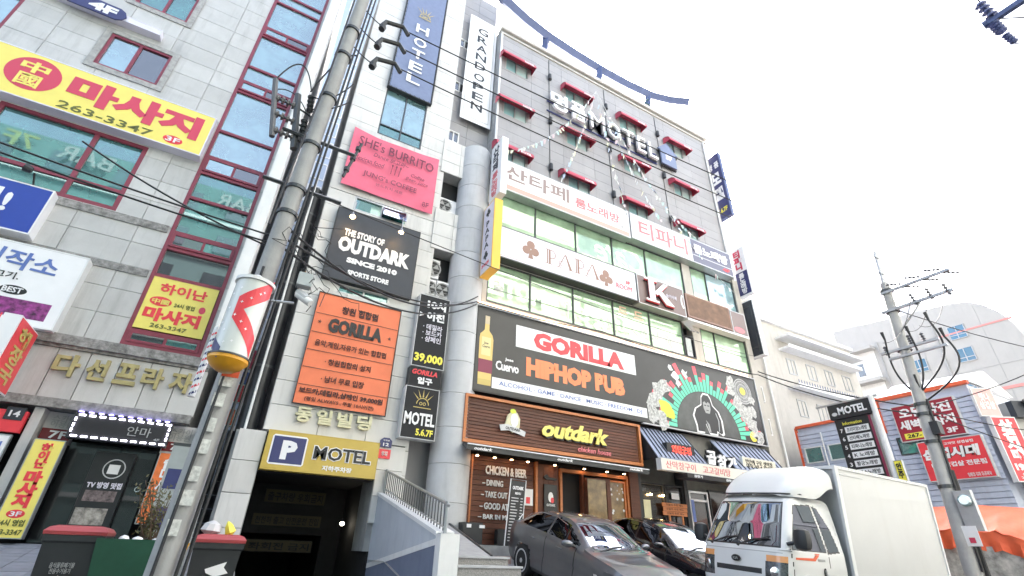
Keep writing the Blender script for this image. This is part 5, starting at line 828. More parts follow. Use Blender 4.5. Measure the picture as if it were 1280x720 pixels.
window(CB, G2, .25, .75, 4.6, 5.5, [], [5.1], M['silver'], M['g_win'], .05, n0=0, n1=.05, pane_n=.02); MB().ring(G2, 1.15, 3.0, .32, .37, .0, .06, 20).build('round_window_frame', M['silver'], CB); MB().ell(G2, 1.15, 3.0, .32, .32, .01, .02, 20).build('round_window', mat('maroon glass', (.25, .03, .04), .2), CB)
T(CB, G2, '60\n20', .9, 1.5, 4.2, 5.3, .02, M['lgrey'], .08, depth=.01)
# orange tarpaulin stall
ts = thing('tarpaulin_stall', 'street food stall under an orange tarpaulin roof behind the delivery truck', 'stall', (21, 7.3, 0))
vs, fs = [], []
for j in range(13):
    for i in range(25):
        y = 9.3 - i * .14; t_ = j / 12; z = 2.9 - .75 * t_ ** 1.3 - .06 * math.sin(i * .9) * t_ - (.12 if i > 18 else 0) * t_ - max(0, (i - 12)) * .018; x = 21.6 - 1.7 * t_ + .05 * math.sin(i * 1.3 + j)
        vs.append((x, y, z))
vs += [(x, y, z - .02) for x, y, z in vs]; q = 13 * 25
for j in range(12):
    for i in range(24): k = j * 25 + i; fs += [(k, k + 25, k + 26, k + 1), (q + k + 1, q + k + 26, q + k + 25, q + k)]
MB().add(vs, fs).build('tarpaulin', M['tarp'], ts, smooth=True)
vs, fs = [], []
for j in range(5):
    for i in range(25): y = 9.3 - i * .14; zt = 2.15 - .12 * (i > 18) - max(0, (i - 12)) * .018 - .06 * math.sin(i * .9); vs.append((19.9 + .03 * math.sin(i * 1.7) * j, y, zt - j * .13))
vs += [(x + .02, y, z) for x, y, z in vs]; q = 5 * 25
for j in range(4):
    for i in range(24): k = j * 25 + i; fs += [(k, k + 1, k + 26, k + 25), (q + k + 25, q + k + 26, q + k + 1, q + k)]
MB().add(vs, fs).build('valance', M['tarp'], ts, smooth=True)
ch = cloth('clear_curtain', mat('milky plastic sheet', (.45, .43, .40), .25, var=.5, scale=4), ts, FX(20.0), -9.2, -6.1, .2, 1.65, .0, amp=.05, seed=8)
for y in (9.2, 7.7, 6.1): MB().tube([(20.1, y, 0), (20.1, y, 2.1)], .03, 6).build('stall_post', M['alu'], ts)
# white office block with rounded top
WB = thing('white_office_building', 'big white building with coral bands, blue windows and a rounded roof line', 'building', (45, 15, 0)); G = FX(45)
pl = [(-23.5, 0), (-9.6, 0), (-9.6, 15.2), (-9.75, 16.0), (-10.2, 17.2), (-10.8, 18.0), (-11.6, 18.6), (-12.6, 18.85), (-21.3, 19.7), (-21.3, 17.4), (-23.5, 17.4)]
MB().poly(G, pl, -14, 0).build('wall', M['offw'], WB)
MB().box(G, -20.7, -18.6, 0, 17.4, .0, .06).build('side_wing', M['white'], WB)
for z in (11.4, 14.3, 17.0): MB().box(G, -21.2, -18.4, z, z + .25, .06, .9).build('balcony', M['offw'], WB)
for z in (12.2, 15.0): window(WB, G, -20.3, -19.6, z, z + 1.2, [], [], M['white'], M['g_dark'], .07, n0=.06, n1=.12)
for z0, u0 in ((16.05, -13.38), (14.3, -13.45), (12.2, -13.6)): window(WB, G, u0, u0 + 1.05, z0, z0 + 1.05, [u0 + .5], [z0 + .32], M['silver'], mat('blue tinted glass', (.05, .16, .26), .1, coat=1), .05, n0=0, n1=.07, pane_n=.03)
window(WB, G, -16.6, -16.0, 16.9, 17.7, [], [], M['silver'], mat('vent grey', (.3, .3, .33), .6), .05, n0=0, n1=.07, pane_n=.03)
MB().box(G, -18, -9.6, 16.5, 16.62, 0, .04).box(G, -18, -9.6, 11.9, 12.1, 0, .04).build('coral_band', M['coral'], WB)
for z0, u0 in ((10.0, -13.7), (14.3, -16.4), (12.2, -16.5)): window(WB, G, u0, u0 + 1.05, z0, z0 + 1.05, [u0 + .5], [z0 + .32], M['silver'], mat('blue tinted glass', (.05, .16, .26), .1, coat=1), .05, n0=0, n1=.07, pane_n=.03)
for z in (8.8, 13.6): MB().box(G, -18, -9.6, z, z + .03, 0, .02).build('panel_joint', M['greyp'], WB)
for u in (-18.2, -14.2): MB().tube([G(u, 2, .08), G(u, 17.6, .08)], .06, 6).build('downpipe', M['greyp'], WB)
for u, h_ in ((-20.4, 1.0), (-15.5, .8)): MB().wbox(46, 47.5, -u - .6, -u + .6, 18, 19.4 + h_).build('rooftop_unit', M['lgrey'], WB)
for u in (-17.0, -15.3, -11.4): MB().box(G, u, u + .02, 3, 18.2, 0, .02).build('panel_joint', M['greyp'], WB)
sd2 = FA(31) 
pn = thing('pink_annex', 'pale annex with a coral band right of the rounded white building', 'building', (46, 7, 0)); MB().wbox(46, 58, 2, 9.4, 0, 15.6).build('wall', M['offw'], pn); MB().wbox(45.95, 46, 2, 9.4, 14.4, 14.8).build('coral_band', M['coral'], pn)
window(pn, FX(46), -8.2, -7.2, 12.4, 13.6, [], [], M['silver'], M['g_dark'], .06, n0=0, n1=.06, pane_n=.03)
# pylon sign
py = thing('directory_pylon', 'black motel directory pylon with white name strips on a white post', 'sign', (17.5, 8.3, 0)); G = FX(17.5)
MB().box(G, -9.08, -7.95, 1.5, 5.32, -.15, .0).build('case', M['black'], py); MB().box(G, -9.16, -7.84, 5.34, 5.82, -.2, .06).build('head_box', M['black'], py); MB().box(G, -8.02, -7.95, 1.5, 5.3, .001, .01).build('red_edge', M['wine'], py)
T(py, G, 'MOTEL', -8.85, -7.95, 5.45, 5.7, .062, M['wsign'], .03); MB().ell(G, -8.98, 5.5, .09, .06, .061, .07, 12).build('crown_emblem', M['lgrey'], py); T(py, G, 'Information', -8.85, -8.25, 5.12, 5.22, .003, M['yelp'], .01)
for i, tx in enumerate(('프리미엄노래방', '산타페노래방', '티파니노래방', 'K 노래방', '황궁노래방', '카스노래방', '블루스노래방', '현해포차')):
    z = 4.86 - i * .265; B('name_strip', M['wsign'], py, G, -8.82, -8.08, z, z + .19, .002, .015); T(py, G, tx, -8.76, -8.14, z + .03, z + .16, .016, M['black'], .02, depth=.004); T(py, G, '7654321B'[i], -8.98, -8.9, z + .03, z + .15, .003, M['wsign'], .02, depth=.004)
MB().lathe((17.55, 7.80, 0), [(.09, 0), (.09, 5.9)], 12).build('post', M['white'], py); MB().box(G, -9.6, -7.6, 5.84, 5.9, -.1, -.05).build('top_rail', M['silver'], py)
s = signbox('sign', 'small yellow notice with black hangul attached beside the pylon post', 'sign', G, -7.72, -7.5, 3.0, 3.85, -.05, .05, M['yelp'], M['silver'], .01); T(s, G, '안\n주', -7.68, -7.54, 3.35, 3.78, .048, M['black'], .04)

# ================================================================== POLES AND WIRES
def cat_wire(name, label, pts_list, r=.012, grp='overhead cables'):
    t = thing(name, label, 'cable', pts_list[0][0], grp)
    for p in pts_list: MB().tube(p, r, 5).build('strand', M['wire'], t)
    return t
def sagged(p, q, sag=.2, n=16): return [tuple(v) for v in string_pts(p, q, sag, n)]
LP = thing('utility_pole', 'thick grey concrete utility pole with dark clamps at the left, carrying the barber pole lamp', 'utility pole', (-.3, 7.0, .2))
MB().tube([(-.36, 7, -.1), (-.02, 7, 12.6)], .14, 16, .12).build('pole_shaft', M['pole'], LP, smooth=True)
def lpx(z): return -.36 + (z + .1) * .34 / 12.7
for z in (5.55, 6.05, 7.0, 8.2, 9.4, 10.2): MB().lathe((lpx(z), 7, z - .04), [(.158, 0), (.158, .06)], 16).build('band_clamp', M['alu'], LP)
MB().tube([(lpx(2.6) - .12, 6.83, .2), (lpx(4.5) - .05, 6.85, 4.5)], .02, 6).tube([(lpx(0) + .16, 6.9, .2), (lpx(6) + .18, 6.9, 6), (lpx(11) + .17, 6.9, 11.5)], .022, 6).tube([(lpx(0) + .22, 6.9, .2), (lpx(6) + .25, 6.9, 6.2), (lpx(11) + .24, 6.9, 11.5)], .02, 6).tube([(lpx(6) - .2, 6.85, 5.2), (lpx(8) - .1, 6.85, 8.5), (lpx(11) - .14, 6.85, 11.5)], .02, 6).build('riser_cable', M['wire'], LP)
rn = random.Random(8)
for z in [3.1, 2.85, 2.6, 2.3, 2.05, 1.75, 1.5, 1.2]: MB().wbox(lpx(z) - .05 + rn.uniform(-.04, .02), lpx(z) + .05 + rn.uniform(-.02, .04), 6.83, 6.85, z - .09, z + .07).build('paper_sticker', mat('torn sticker paper', (.6, .6, .57), .6, var=.35, scale=20), LP)
B('sticker', M['orim'], LP, FA(6.83), lpx(3.6) - .10, lpx(3.6) + .09, 2.88, 3.0, 0, .012); B('sticker', M['cream'], LP, FA(6.83), lpx(3.6) - .08, lpx(3.6) + .1, 3.02, 3.28, 0, .011)

for z in (6.08, 7.15): MB().tube([(lpx(z) - .5, 7.05, z + .05), (lpx(z) + .7, 6.95, z - .05)], .035, 5).build('steel_arm', M['alu'], LP)
# insulator stack on the left of the pole
def insul(c, ax, L_=.32, r=.06, m_=None, parent=None, nm_='insulator'):
    prof = [(.02, 0)]; n = 4
    for i in range(n): h = L_ * (i + .2) / n; prof += [(.025, h), (r, h + .01), (r * .8, h + L_ * .5 / n), (.025, h + L_ * .6 / n)]
    prof += [(.02, L_)]; return MB().lathe(c, prof, 10, ax).build(nm_, m_ or M['insul'], parent)
IN = thing('insulator_rack', 'rack of grey insulators and a cut out fuse rod left of the concrete pole', 'insulator', (-.9, 7.1, 7.2), None)
MB().tube([(-1.03, 7.1, 8.25), (-.78, 7.1, 7.0)], .045, 8).build('fuse_rod', M['insul'], IN)
for i, z in enumerate((7.85, 7.5, 7.15)):
    x = -1.03 + (8.25 - z) * .2; insul((x + .02, 7.1, z), (1, 0, -.08), .34, .075, parent=IN); MB().tube([(x + .35, 7.1, z - .02), (x + .62, 7.1, z - .12), (x + .66, 7.1, z - .4)], .018, 5).build('lead_wire', M['wire'], IN)
MB().tube([(-.62, 7.1, 8.1), (-.42, 7.1, 6.9)], .06, 6).build('mount_bar', M['alu'], IN)
for x, z in ((-.42, 8.2), (-.40, 7.6)): insul((x, 7.1, z), (.15, 0, -1), .4, .06, M['plastic'], IN)
MB().tube(sagged((-1.03, 7.1, 8.25), (-.45, 7.1, 8.35), -.55), .013, 5).tube(sagged((-.45, 7.1, 8.3), (.15, 7.0, 9.6), -.35), .016, 5).tube(sagged((-1.0, 7.1, 8.0), (-.42, 7.1, 7.8), -.2), .01, 5).tube(sagged((-.4, 7.0, 8.1), (.2, 6.9, 8.7), .2), .012, 5).tube(sagged((-.4, 7.0, 7.8), (.2, 6.9, 8.2), .1), .012, 5).build('loop_cable', M['wire'], IN)
# barber pole lamp
BP = thing('barber_pole', 'big frosted barber pole lamp with red zigzag and white stars hung on the concrete pole', 'barber pole', (-.27, 6.6, 3.1)); ax = Vector((.03, 0, 1)).normalized(); c0 = Vector((-.33, 6.55, 3.02))
def cylpatch(m_, nm_, shape, r, k=3, label=None):
    """flat print wrapped round the barber pole; shape holds (angle, height) corners"""
    a0, b0 = ax.orthogonal().normalized(), None; a0 = Vector((1, 0, 0)) - ax * ax.x; a0.normalize(); b0 = Vector((0, -1, 0))
    vs = [c0 + ax * h + (a0 * math.sin(an) + b0 * math.cos(an)) * r for an, h in shape]; n = len(vs); o_ = MB(); o_.add(vs, [(i, i + 1, n - 2 - i, n - 1 - i) for i in range(n // 2 - 1)]); return o_.build(nm_, m_, BP)
MB().lathe(c0, [(.215, .0), (.215, 1.02)], 40, ax).build('cylinder', M['barpole'], BP, smooth=True); MB().lathe(c0, [(.09, -.16), (.17, -.11), (.225, -.04), (.225, 0)], 32, ax).build('amber_base', M['amber'], BP, smooth=True); MB().lathe(c0, [(.235, 0), (.235, .02)], 32, ax).build('base_ring', M['alu'], BP, smooth=True); MB().lathe(c0 + ax * 1.02, [(.24, 0), (.24, .045), (.15, .075), (.03, .16)], 32, ax).build('top_cap', M['white'], BP, smooth=True)
def band(pts, w_, m_, nm_):  # pts (angle,height) line
    lo = [(a, h - w_ / 2) for a, h in pts]; hi = [(a, h + w_ / 2) for a, h in pts]; return cylpatch(m_, nm_, lo + hi[::-1], .218)
seg = lambda p, q, n=10: [(p[0] + (q[0] - p[0]) * i / n, p[1] + (q[1] - p[1]) * i / n) for i in range(n + 1)]
band(seg((1.35, 1.0), (-.55, .62)), .26, M['redp'], 'red_stripe'); band(seg((-.55, .58), (1.2, .15)), .24, M['redp'], 'red_stripe'); band(seg((-1.5, .2), (-.55, .0)), .14, M['navy'], 'blue_stripe')
rn = random.Random(4)
for an, h in [(.5, .84), (.1, .75), (-.3, .68), (-.42, .5), (0, .42), (.35, .34), (.7, .88), (-.7, .3), (-.5, .14), (-.1, .16), (-1.0, .4), (-.9, .6), (-1.0, .8), (-.6, .88)]:
    p = []; a0 = Vector((1, 0, 0)); 
    for i in range(8): rr_ = .022 if i % 2 == 0 else .008; th = i * math.pi / 4; p.append((an + rr_ * math.cos(th) / .22, h + rr_ * math.sin(th)))
    vs = [c0 + ax * hh + (Vector((1, 0, 0)) * math.sin(aa) + Vector((0, -1, 0)) * math.cos(aa)) * .2215 for aa, hh in p]; MB().add(vs, [tuple(range(8))]).build('star', M['wsign'], BP)
MB().wbox(-.4, -.2, 6.7, 6.95, 3.95, 4.0).wbox(-.4, -.2, 6.7, 6.95, 3.15, 3.2).build('bracket', M['alu'], BP)
sp_ = thing('striped_barber_tube', 'thin red white and blue striped barber tube just left of the concrete pole', 'barber pole', (-.62, 7.6, 2.9)); MB().lathe((-.66, 7.6, 2.75), [(.045, 0), (.045, 1.0)], 14, (.03, 0, 1)).build('tube', M['wsign'], sp_, smooth=True)
for i in range(10):
    z = 2.78 + i * .095; MB().add([(-.66 + .047 * math.sin(a) + .03 * (z - 2.75), 7.6 - .047 * math.cos(a), z + .03 * a + h) for h in (0, .035) for a in (-1.4, -.7, 0, .7, 1.4)], [(k, k + 1, k + 6, k + 5) for k in range(4)]).build('stripe', M['redp'] if i % 2 else M['navy'], sp_)
cc = thing('cctv_camera', 'small white security camera on an arm right of the barber pole', 'camera', (.3, 6.9, 4.1)); MB().tube([(-.15, 6.9, 4.03), (.22, 6.9, 4.08)], .02, 8).build('arm', M['silver'], cc)
MB().lathe((.24, 6.95, 4.26), [(.03, -.02), (.055, 0), (.055, .26), (.045, .28)], 14, (.5, -.35, -.42)).build('housing', M['white'], cc, smooth=True); MB().lathe((.24, 6.95, 4.29), [(.062, 0), (.062, .2)], 8, (.5, -.35, -.42)).build('sun_shield', M['lgrey'], cc)
# clamp boxes on the three high wires
RPX = 18.1
tops = ((.46, 10.9, 11.5), (.42, 10.3, 10.75), (.40, 9.67, 9.9))
ends = ((18.1, 4.8, 9.45), (18.1, 5.4, 9.45), (18.1, 5.95, 9.45))
for i, (x, z, zz) in enumerate(tops):
    lab = ('upper', 'middle', 'lower')[i]
    p0 = (.9, 7, z + .18); c_ = thing('cable_clamp', lab + ' black hooked cable clamp on the wires left of the hotel banner', 'clamp', p0)
    MB().tube([(.42, 7, z - .12), (.50, 7, z + .1), (.86, 7, z + .2), (1.0, 7, z + .02)], .05, 6).build('body', M['plastic'], c_); MB().tube([(.44, 7, z - .2), (.46, 7, z - .1)], .07, 8).build('end_cap', M['plastic'], c_)
    cat_wire('power_wire', lab + ' of three high power wires crossing the grey facade to the right pole', [sagged((.95, 7, z + .12), ends[i], .35, 28)], .014, 'high power wires')
    cat_wire('power_wire', lab + ' short power wire from the hooked clamp up to the left pole', [sagged((.45, 7, z - .1), (lpx(z), 7, z + .25), .05, 6)], .012, 'short wires at the pole top')
cat_wire('cable', 'thick black double cable crossing the teal windows to the concrete pole', [sagged((-7.5, 7.2, 6.0), (lpx(5.2), 7, 5.1), .12, 24), sagged((-7.5, 7.2, 5.94), (lpx(5.1), 7, 4.98), .16, 24), sagged((-2.9, 7.2, 5.85), (lpx(5.1), 7, 4.9), .1, 12)], .014)
cat_wire('cable', 'bundle of cables from the concrete pole across the charcoal sign to the billboard corner', [sagged((lpx(5.1), 6.9, 5.1), (5.5, 12.5, 8.0), .5, 24), sagged((lpx(5.3), 6.9, 5.3), (5.5, 12.4, 8.15), .8, 24), sagged((lpx(5.0), 6.9, 4.95), (5.5, 12.45, 7.9), .7, 24)], .02)
cat_wire('cable', 'black cable draped along the top edge of the billboard', [sagged((5.5, 12.5, 8.0), (10.5, 12.5, 8.2), .1), sagged((10.5, 12.5, 8.2), (19.0, 12.4, 8.15), .2, 20)], .02)
cat_wire('cable', 'cable from the end of the billboard across the directory pylon to the right pole', [sagged((19.0, 12.4, 8.15), (17.4, 6.2, 4.9), .3, 20), sagged((19.0, 12.4, 8.3), (17.4, 6.2, 5.1), .2, 20)], .022)
cat_wire('cable', 'thin wire crossing the green glazing above the billboard', [sagged((lpx(6), 7, 6.1), (19.4, 12.7, 9.2), .3, 28)], .01)
cat_wire('cable', 'bundle of slack wires leaving the right pole for the right frame edge', [sagged((17.4, 6.2, 5.0), (22, 3.4, 4.6), .3, 14), sagged((17.4, 6.2, 5.2), (22, 3.4, 7.3), .2, 14), sagged((17.4, 6.2, 4.9), (22, 3.2, 3.0), .2, 14), sagged((17.4, 6.2, 8.3), (24, 3.0, 6.8), .3, 14), sagged((17.9, 5.5, 9.4), (25, 3.0, 8.3), .4, 14)], .014)
# tangle near the pole
tg = thing('cable_tangle', 'messy loops of thin cable and a small junction box beside the charcoal sign', 'cable', (.3, 6.9, 4.9)); rn = random.Random(9); q = MB()
for k in range(9):
    p = Vector((rn.uniform(.0, .3), 6.85, rn.uniform(4.5, 5.3))); pts = [p]
    for i in range(10): pts.append(pts[-1] + Vector((rn.uniform(-.1, .22) * (1 if k % 2 else .6), rn.uniform(-.03, .03), rn.uniform(-.16, .1))))
    q.tube(pts, .006, 4)
q.build('loops', M['wire'], tg); MB().wbox(.18, .38, 6.8, 6.95, 4.35, 4.55).build('junction_box', M['silver'], tg)
for k, (zz, yy) in enumerate(((5.9, 0), (4.6, 0))):
    pass
v_ = thing('loudspeaker_rod', 'black jointed rod fixed at the left edge of the pink banner', 'bracket', (.8, 9, 8)); MB().tube([(.62, 10.0, 9.0), (.86, 10.0, 10.2)], .04, 6).build('rod', M['plastic'], v_)
for z in (9.2, 9.6, 9.95): MB().lathe((.62 + (z - 9) * .2, 10, z), [(.07, 0), (.07, .1)], 8).build('knuckle', M['plastic'], v_)
# right pole
RP = thing('utility_pole', 'tall pale concrete utility pole with four crossarms at the right, behind the truck', 'utility pole', (16.8, 6.5, 0))
MB().tube([(16.66, 6.5, 0), (18.16, 6.5, 9.6)], .19, 16, .13).build('pole_shaft', M['pole'], RP, smooth=True); MB().tube([(18.14, 6.5, 9.5), (18.40, 6.5, 11.0)], .085, 10).build('tip_rod', M['silver'], RP)
rpx = lambda z: 16.66 + z * 1.5 / 9.6
arms = [(9.2, 6.6, 4.65, .04), (8.5, 6.75, 4.75, .045), (7.1, 7.1, 5.5, .04), (6.85, 6.9, 5.35, .035)]
for z, a, c, r in arms: MB().wbox(rpx(z) - .2, rpx(z) - .12, c, a, z - r, z + r).build('crossarm', M['silver'], RP)
MB().tube([(rpx(8) - .15, 6.5, 7.6), (rpx(8.5) - .15, 5.6, 8.5)], .03, 5).tube([(rpx(8.6) - .15, 6.4, 8.6), (rpx(9.2) - .15, 5.9, 9.2)], .02, 5).build('brace', M['silver'], RP)
for z in (9.3, 8.5, 7.1, 5.3, 5.0, 4.2, 3.0): MB().lathe((rpx(z), 6.5, z - .05), [(.2, 0), (.2, .09)], 14).build('band_clamp', M['alu'], RP)
MB().tube([(rpx(6) - .22, 6.4, 1), (rpx(6) - .1, 6.4, 6.2)], .03, 6).tube([(rpx(1) - .05, 6.28, 1), (rpx(5.2) - .05, 6.3, 5.4)], .035, 6).tube([(rpx(1) + .1, 6.28, .3), (rpx(3) + .1, 6.3, 3.4)], .06, 8).build('riser_cable', M['wire'], RP)
for i, (y, z) in enumerate(((5.95, 9.3), (5.4, 9.3), (4.85, 9.3))): insul((rpx(9.2) - .16, y + .02, z), (-.5, .75, .1), .42, .045, parent=RP); insul((rpx(9.2) - .16, y, z - .12), (.5, -.75, -.2), .42, .045, parent=RP)
for i, (y, z) in enumerate(((5.75, 8.55), (5.3, 8.55), (4.86, 8.5))): insul((rpx(8.5) - .16, y, z - .15), (-.1, .15, 1), .42, .06, parent=RP)
for y, z in ((6.92, 7.0), (6.2, 7.15), (5.85, 7.1)): insul((rpx(7.1) - .16, y, z), (0, .1, 1), .32, .06, parent=RP)
for k, (p0_, p1_) in enumerate((((rpx(7.2) - .2, 6.85, 7.5), (rpx(5.5), 6.5, 5.55)), ((rpx(7.2) - .2, 6.15, 7.45), (rpx(5.5), 6.42, 5.6)), ((rpx(7.2) - .2, 5.55, 7.7), (rpx(5.5), 6.35, 5.7)), ((rpx(7.2) - .2, 5.35, 7.1), (rpx(5.4), 6.3, 5.4)))):
    a, c = Vector(p0_), Vector(p1_); pts = [a.lerp(c, t / 14) for t in range(15)]
    for t, p in enumerate(pts): s_t = t / 14; p.y += (a.y - c.y) * .55 * math.sin(math.pi * s_t) + (.0 if abs(a.y - c.y) > .3 else 0); p.z -= .1 * math.sin(math.pi * s_t)
    MB().tube([a + Vector((0, .02, .28)), a], .05, 8, .03).tube(pts, .028, 6).build('drop_cable', M['wire'], RP)
MB().tube(sagged((rpx(8.5) - .3, 4.86, 8.7), (rpx(7.2) - .3, 5.8, 7.6), .5), .009, 4).tube(sagged((rpx(8.5) - .3, 5.3, 8.7), (rpx(7.2) - .3, 6.2, 7.6), .5), .009, 4).tube(sagged((rpx(8.5) - .3, 5.8, 8.6), (rpx(7.2) - .3, 6.9, 7.4), .4), .009, 4).build('jumper_wire', M['wire'], RP)
MB().wbox(rpx(4.6) - .3, rpx(4.6) - .05, 6.15, 6.35, 4.35, 4.7).build('splice_box', M['plastic'], RP)
mt_ = thing('electric_meter', 'round glass electric meter in a grey box on the right pole', 'meter', (16.9, 6.2, 2.4)); MB().wbox(16.85, 17.0, 5.95, 6.32, 1.9, 2.85).build('box', M['silver'], mt_); MB().lathe((16.84, 6.12, 2.6), [(.14, 0), (.14, .1), (.1, .14)], 16, (-1, -.2, 0)).build('glass_dome', M['g_win'], mt_)
s = thing('notice', 'white paper notice with a red stamp taped to the lower right pole', 'notice', (16.6, 6.1, 1.8)); MB().box(FX(16.5), -6.28, -5.98, 1.55, 2.0, 0, .01).build('sheet', M['wsign'], s); MB().box(FX(16.49), -6.2, -6.08, 1.62, 1.74, 0, .01).build('stamp', M['crim'], s)
# crossarm end at the top right of the frame
TR = thing('utility_pole', 'steel crossarm end with blue grey insulators reaching in at the top right corner', 'utility pole', (9, -1.6, 0))
MB().tube([(9, -1.6, 0), (9, -1.6, 11.5)], .18, 12, .14).build('pole_shaft', M['pole'], TR, smooth=True); MB().wbox(8.97, 9.05, -1.6, .5, 8.88, 8.97).build('crossarm', M['beam'], TR); MB().tube([(9, .5, 8.92), (9, .56, 8.92)], .07, 8).build('arm_cap', M['beam'], TR)
insul((9, .42, 8.98), (-.25, .1, 1), .36, .085, M['violet'], TR); insul((9, .46, 8.86), (.1, -.1, -1), .26, .085, M['violet'], TR); insul((9.03, .43, 8.55), (.1, -.15, -1), .24, .06, M['violet'], TR)
MB().tube([(8.9, .44, 9.45), (9, .4, 8.9), (9.1, -.4, 8.0)], .012, 5).tube(sagged((9.05, .4, 8.3), (9.05, -.6, 8.3), .3), .01, 5).build('lead_wire', M['wire'], TR)

# ================================================================== RAMP WALL, STAIRS, RAILING
RW = thing('ramp_wall', 'two tone blue painted side wall of the parking ramp with a white dividing stripe', 'wall', (3.5, 11, 0))
X0 = 3.45; zt = lambda y: 1.30 + (y - 8.62) * (2.30 - 1.30) / (13.1 - 8.62); zs_ = lambda y: 1.22 - (y - 8.62) * (1.22 - .67) / (13.4 - 8.62) 
G = FX(X0); y0, y1 = 8.78, 13.1
MB().poly(G, [(-y1, -2), (-y0, -2), (-y0, zt(y0)), (-y1, zt(y1))], -.28, -.012).build('wall_core', M['concrete'], RW)
MB().poly(G, [(-y1, zs_(y1) + .05), (-y0, zs_(y0) + .05), (-y0, zt(y0) - .04), (-y1, zt(y1) - .04)], -.012, -.002).build('upper_paint', M['bluew'], RW)
MB().poly(G, [(-y1, -2), (-y0, -2), (-y0, zs_(y0) - .05), (-y1, zs_(y1) - .05)], -.012, -.002).build('lower_paint', M['blued'], RW)
MB().poly(G, [(-y1, zs_(y1) - .05), (-y0, zs_(y0) - .05), (-y0, zs_(y0) + .05), (-y1, zs_(y1) + .05)], -.011, .004).build('stripe', M['white'], RW)
MB().poly(G, [(-y1, zt(y1) - .05), (-y0, zt(y0) - .05), (-y0, zt(y0) + .02), (-y1, zt(y1) + .02)], -.32, .02).build('coping', M['white'], RW)
MB().wbox(3.43, 3.78, 8.55, 8.78, -1, 1.32).build('end_pier', M['white'], RW)
RL = thing('handrail', 'steel handrail with thin balusters sloping down beside the parking ramp', 'railing', (3.6, 11, 1.5))
MB().tube([(3.58, 13.0, 2.82), (3.58, 8.75, 1.80), (3.58, 8.68, 1.76)], .03, 8).tube([(3.58, 13.0, 2.4), (3.58, 8.8, 1.42)], .015, 6).build('top_rail', M['silver'], RL, smooth=True)
for i in range(27): y = 8.85 + i * .155; MB().tube([(3.58, y, zt(y) + .02), (3.58, y, 1.82 + (y - 8.75) * .24)], .013, 5).build('baluster', M['alu'], RL)
for y in (8.75, 12.95): MB().tube([(3.58, y, zt(y)), (3.58, y, 1.84 + (y - 8.75) * .24)], .035, 8).build('post', M['silver'], RL)
ST = thing('stairs', 'concrete steps and long sloping walk leading up to the motel door', 'stairs', (4.5, 9, 0))
MB().add([(3.72, 9.0, 1.0), (4.62, 9.0, 1.0), (5.30, 13.2, 1.78), (3.72, 13.9, 1.9), (3.72, 9.0, -.5), (4.62, 9.0, -.5), (5.30, 13.2, -.5), (3.72, 13.9, -.5)], [(0, 1, 2, 3), (4, 7, 6, 5), (0, 4, 5, 1), (1, 5, 6, 2), (3, 2, 6, 7), (0, 3, 7, 4)]).build('sloping_walk', M['concrete'], ST)
MB().tube([(4.66, 9.05, 1.0), (5.32, 13.0, 1.75)], .03, 6).build('edge_strip', M['alu'], ST)
for i, (x1, yf, yb, zt_) in enumerate(((4.92, 8.86, 9.3, 1.0), (5.02, 8.55, 8.86, .86), (5.1, 8.25, 8.55, .70), (5.2, 7.95, 8.25, .52), (5.3, 7.65, 7.95, .34), (5.4, 7.35, 7.65, .17))):
    MB().wbox(3.79 if i else 3.79, x1, yf + .02, yb, -.6, zt_ - .035).build('riser', mat('mosaic riser', (.27, .26, .25), .8, var=.45, scale=60), ST); MB().wbox(3.78, x1 + .02, yf - .015, yb, zt_ - .033, zt_).build('tread', mat('pale tread', (.45, .45, .46), .7, var=.1, dirt=(.25, .25, .25), dirt_amt=.5), ST)
s = thing('doormat_box', 'small brick coloured box by the foot of the menu banner', 'box', (5.9, 11.6, 1)); MB().wbox(5.6, 5.95, 10.6, 11.3, .85, 1.0).build('case', mat('dusty rose brick', (.28, .19, .18), .8, var=.2), s)

# ================================================================== BINS AND PLANTER
def bin_(x, y, z, label, cap=.97):
    b_ = thing('wheelie_bin', label, 'bin', (x, y, z), 'wheeled bins on the pavement')
    vs = []; r_ = [(.0, .42, .44), (.12, .43, .46), (cap - .08, .53, .60), (cap - .06, .57, .64), (cap, .57, .64)]
    for h, w_, d_ in r_:
        for sx, sy in ((-1, -1), (1, -1), (1, 1), (-1, 1)): vs.append((x + sx * w_ / 2, y + sy * d_ / 2, z + h))
    n = len(r_); MB().add(vs, [(i * 4 + j, i * 4 + (j + 1) % 4, i * 4 + 4 + (j + 1) % 4, i * 4 + 4 + j) for i in range(n - 1) for j in range(4)] + [(3, 2, 1, 0)]).build('body', M['plastic'], b_)
    MB().lathe((x, y, z + cap), [(.41, 0), (.42, .03), (.38, .08), (.30, .10)], 4, (0, 0, 1)) if False else None
    l_ = MB(); rr_ = [(0.0, .58, .66), (.035, .59, .67), (.075, .52, .6), (.095, .4, .46)]; vs = []
    for h, w_, d_ in rr_:
        for sx, sy in ((-1, -1), (1, -1), (1, 1), (-1, 1)): vs.append((x + sx * w_ / 2, y + sy * d_ / 2, z + cap + .004 + h))
    l_.add(vs, [(i * 4 + j, i * 4 + (j + 1) % 4, i * 4 + 4 + (j + 1) % 4, i * 4 + 4 + j) for i in range(3) for j in range(4)] + [(12, 13, 14, 15), (3, 2, 1, 0)]).build('lid', M['lid'], b_)
    MB().tube([(x - .25, y + .36, z + cap), (x + .25, y + .36, z + cap)], .02, 6).build('handle', M['plastic'], b_)
    for sx in (-1, 1): MB().lathe((x + sx * .24 - .03 * sx, y + .25, z + .1), [(.1, 0), (.1, .05)], 14, (sx, 0, 0)).build('wheel', M['rubber'], b_)
    return b_
bb_ = bin_(-1.30, 8.1, .03, 'black wheeled bin with coral lid and small white print left of the green planter', 1.06)
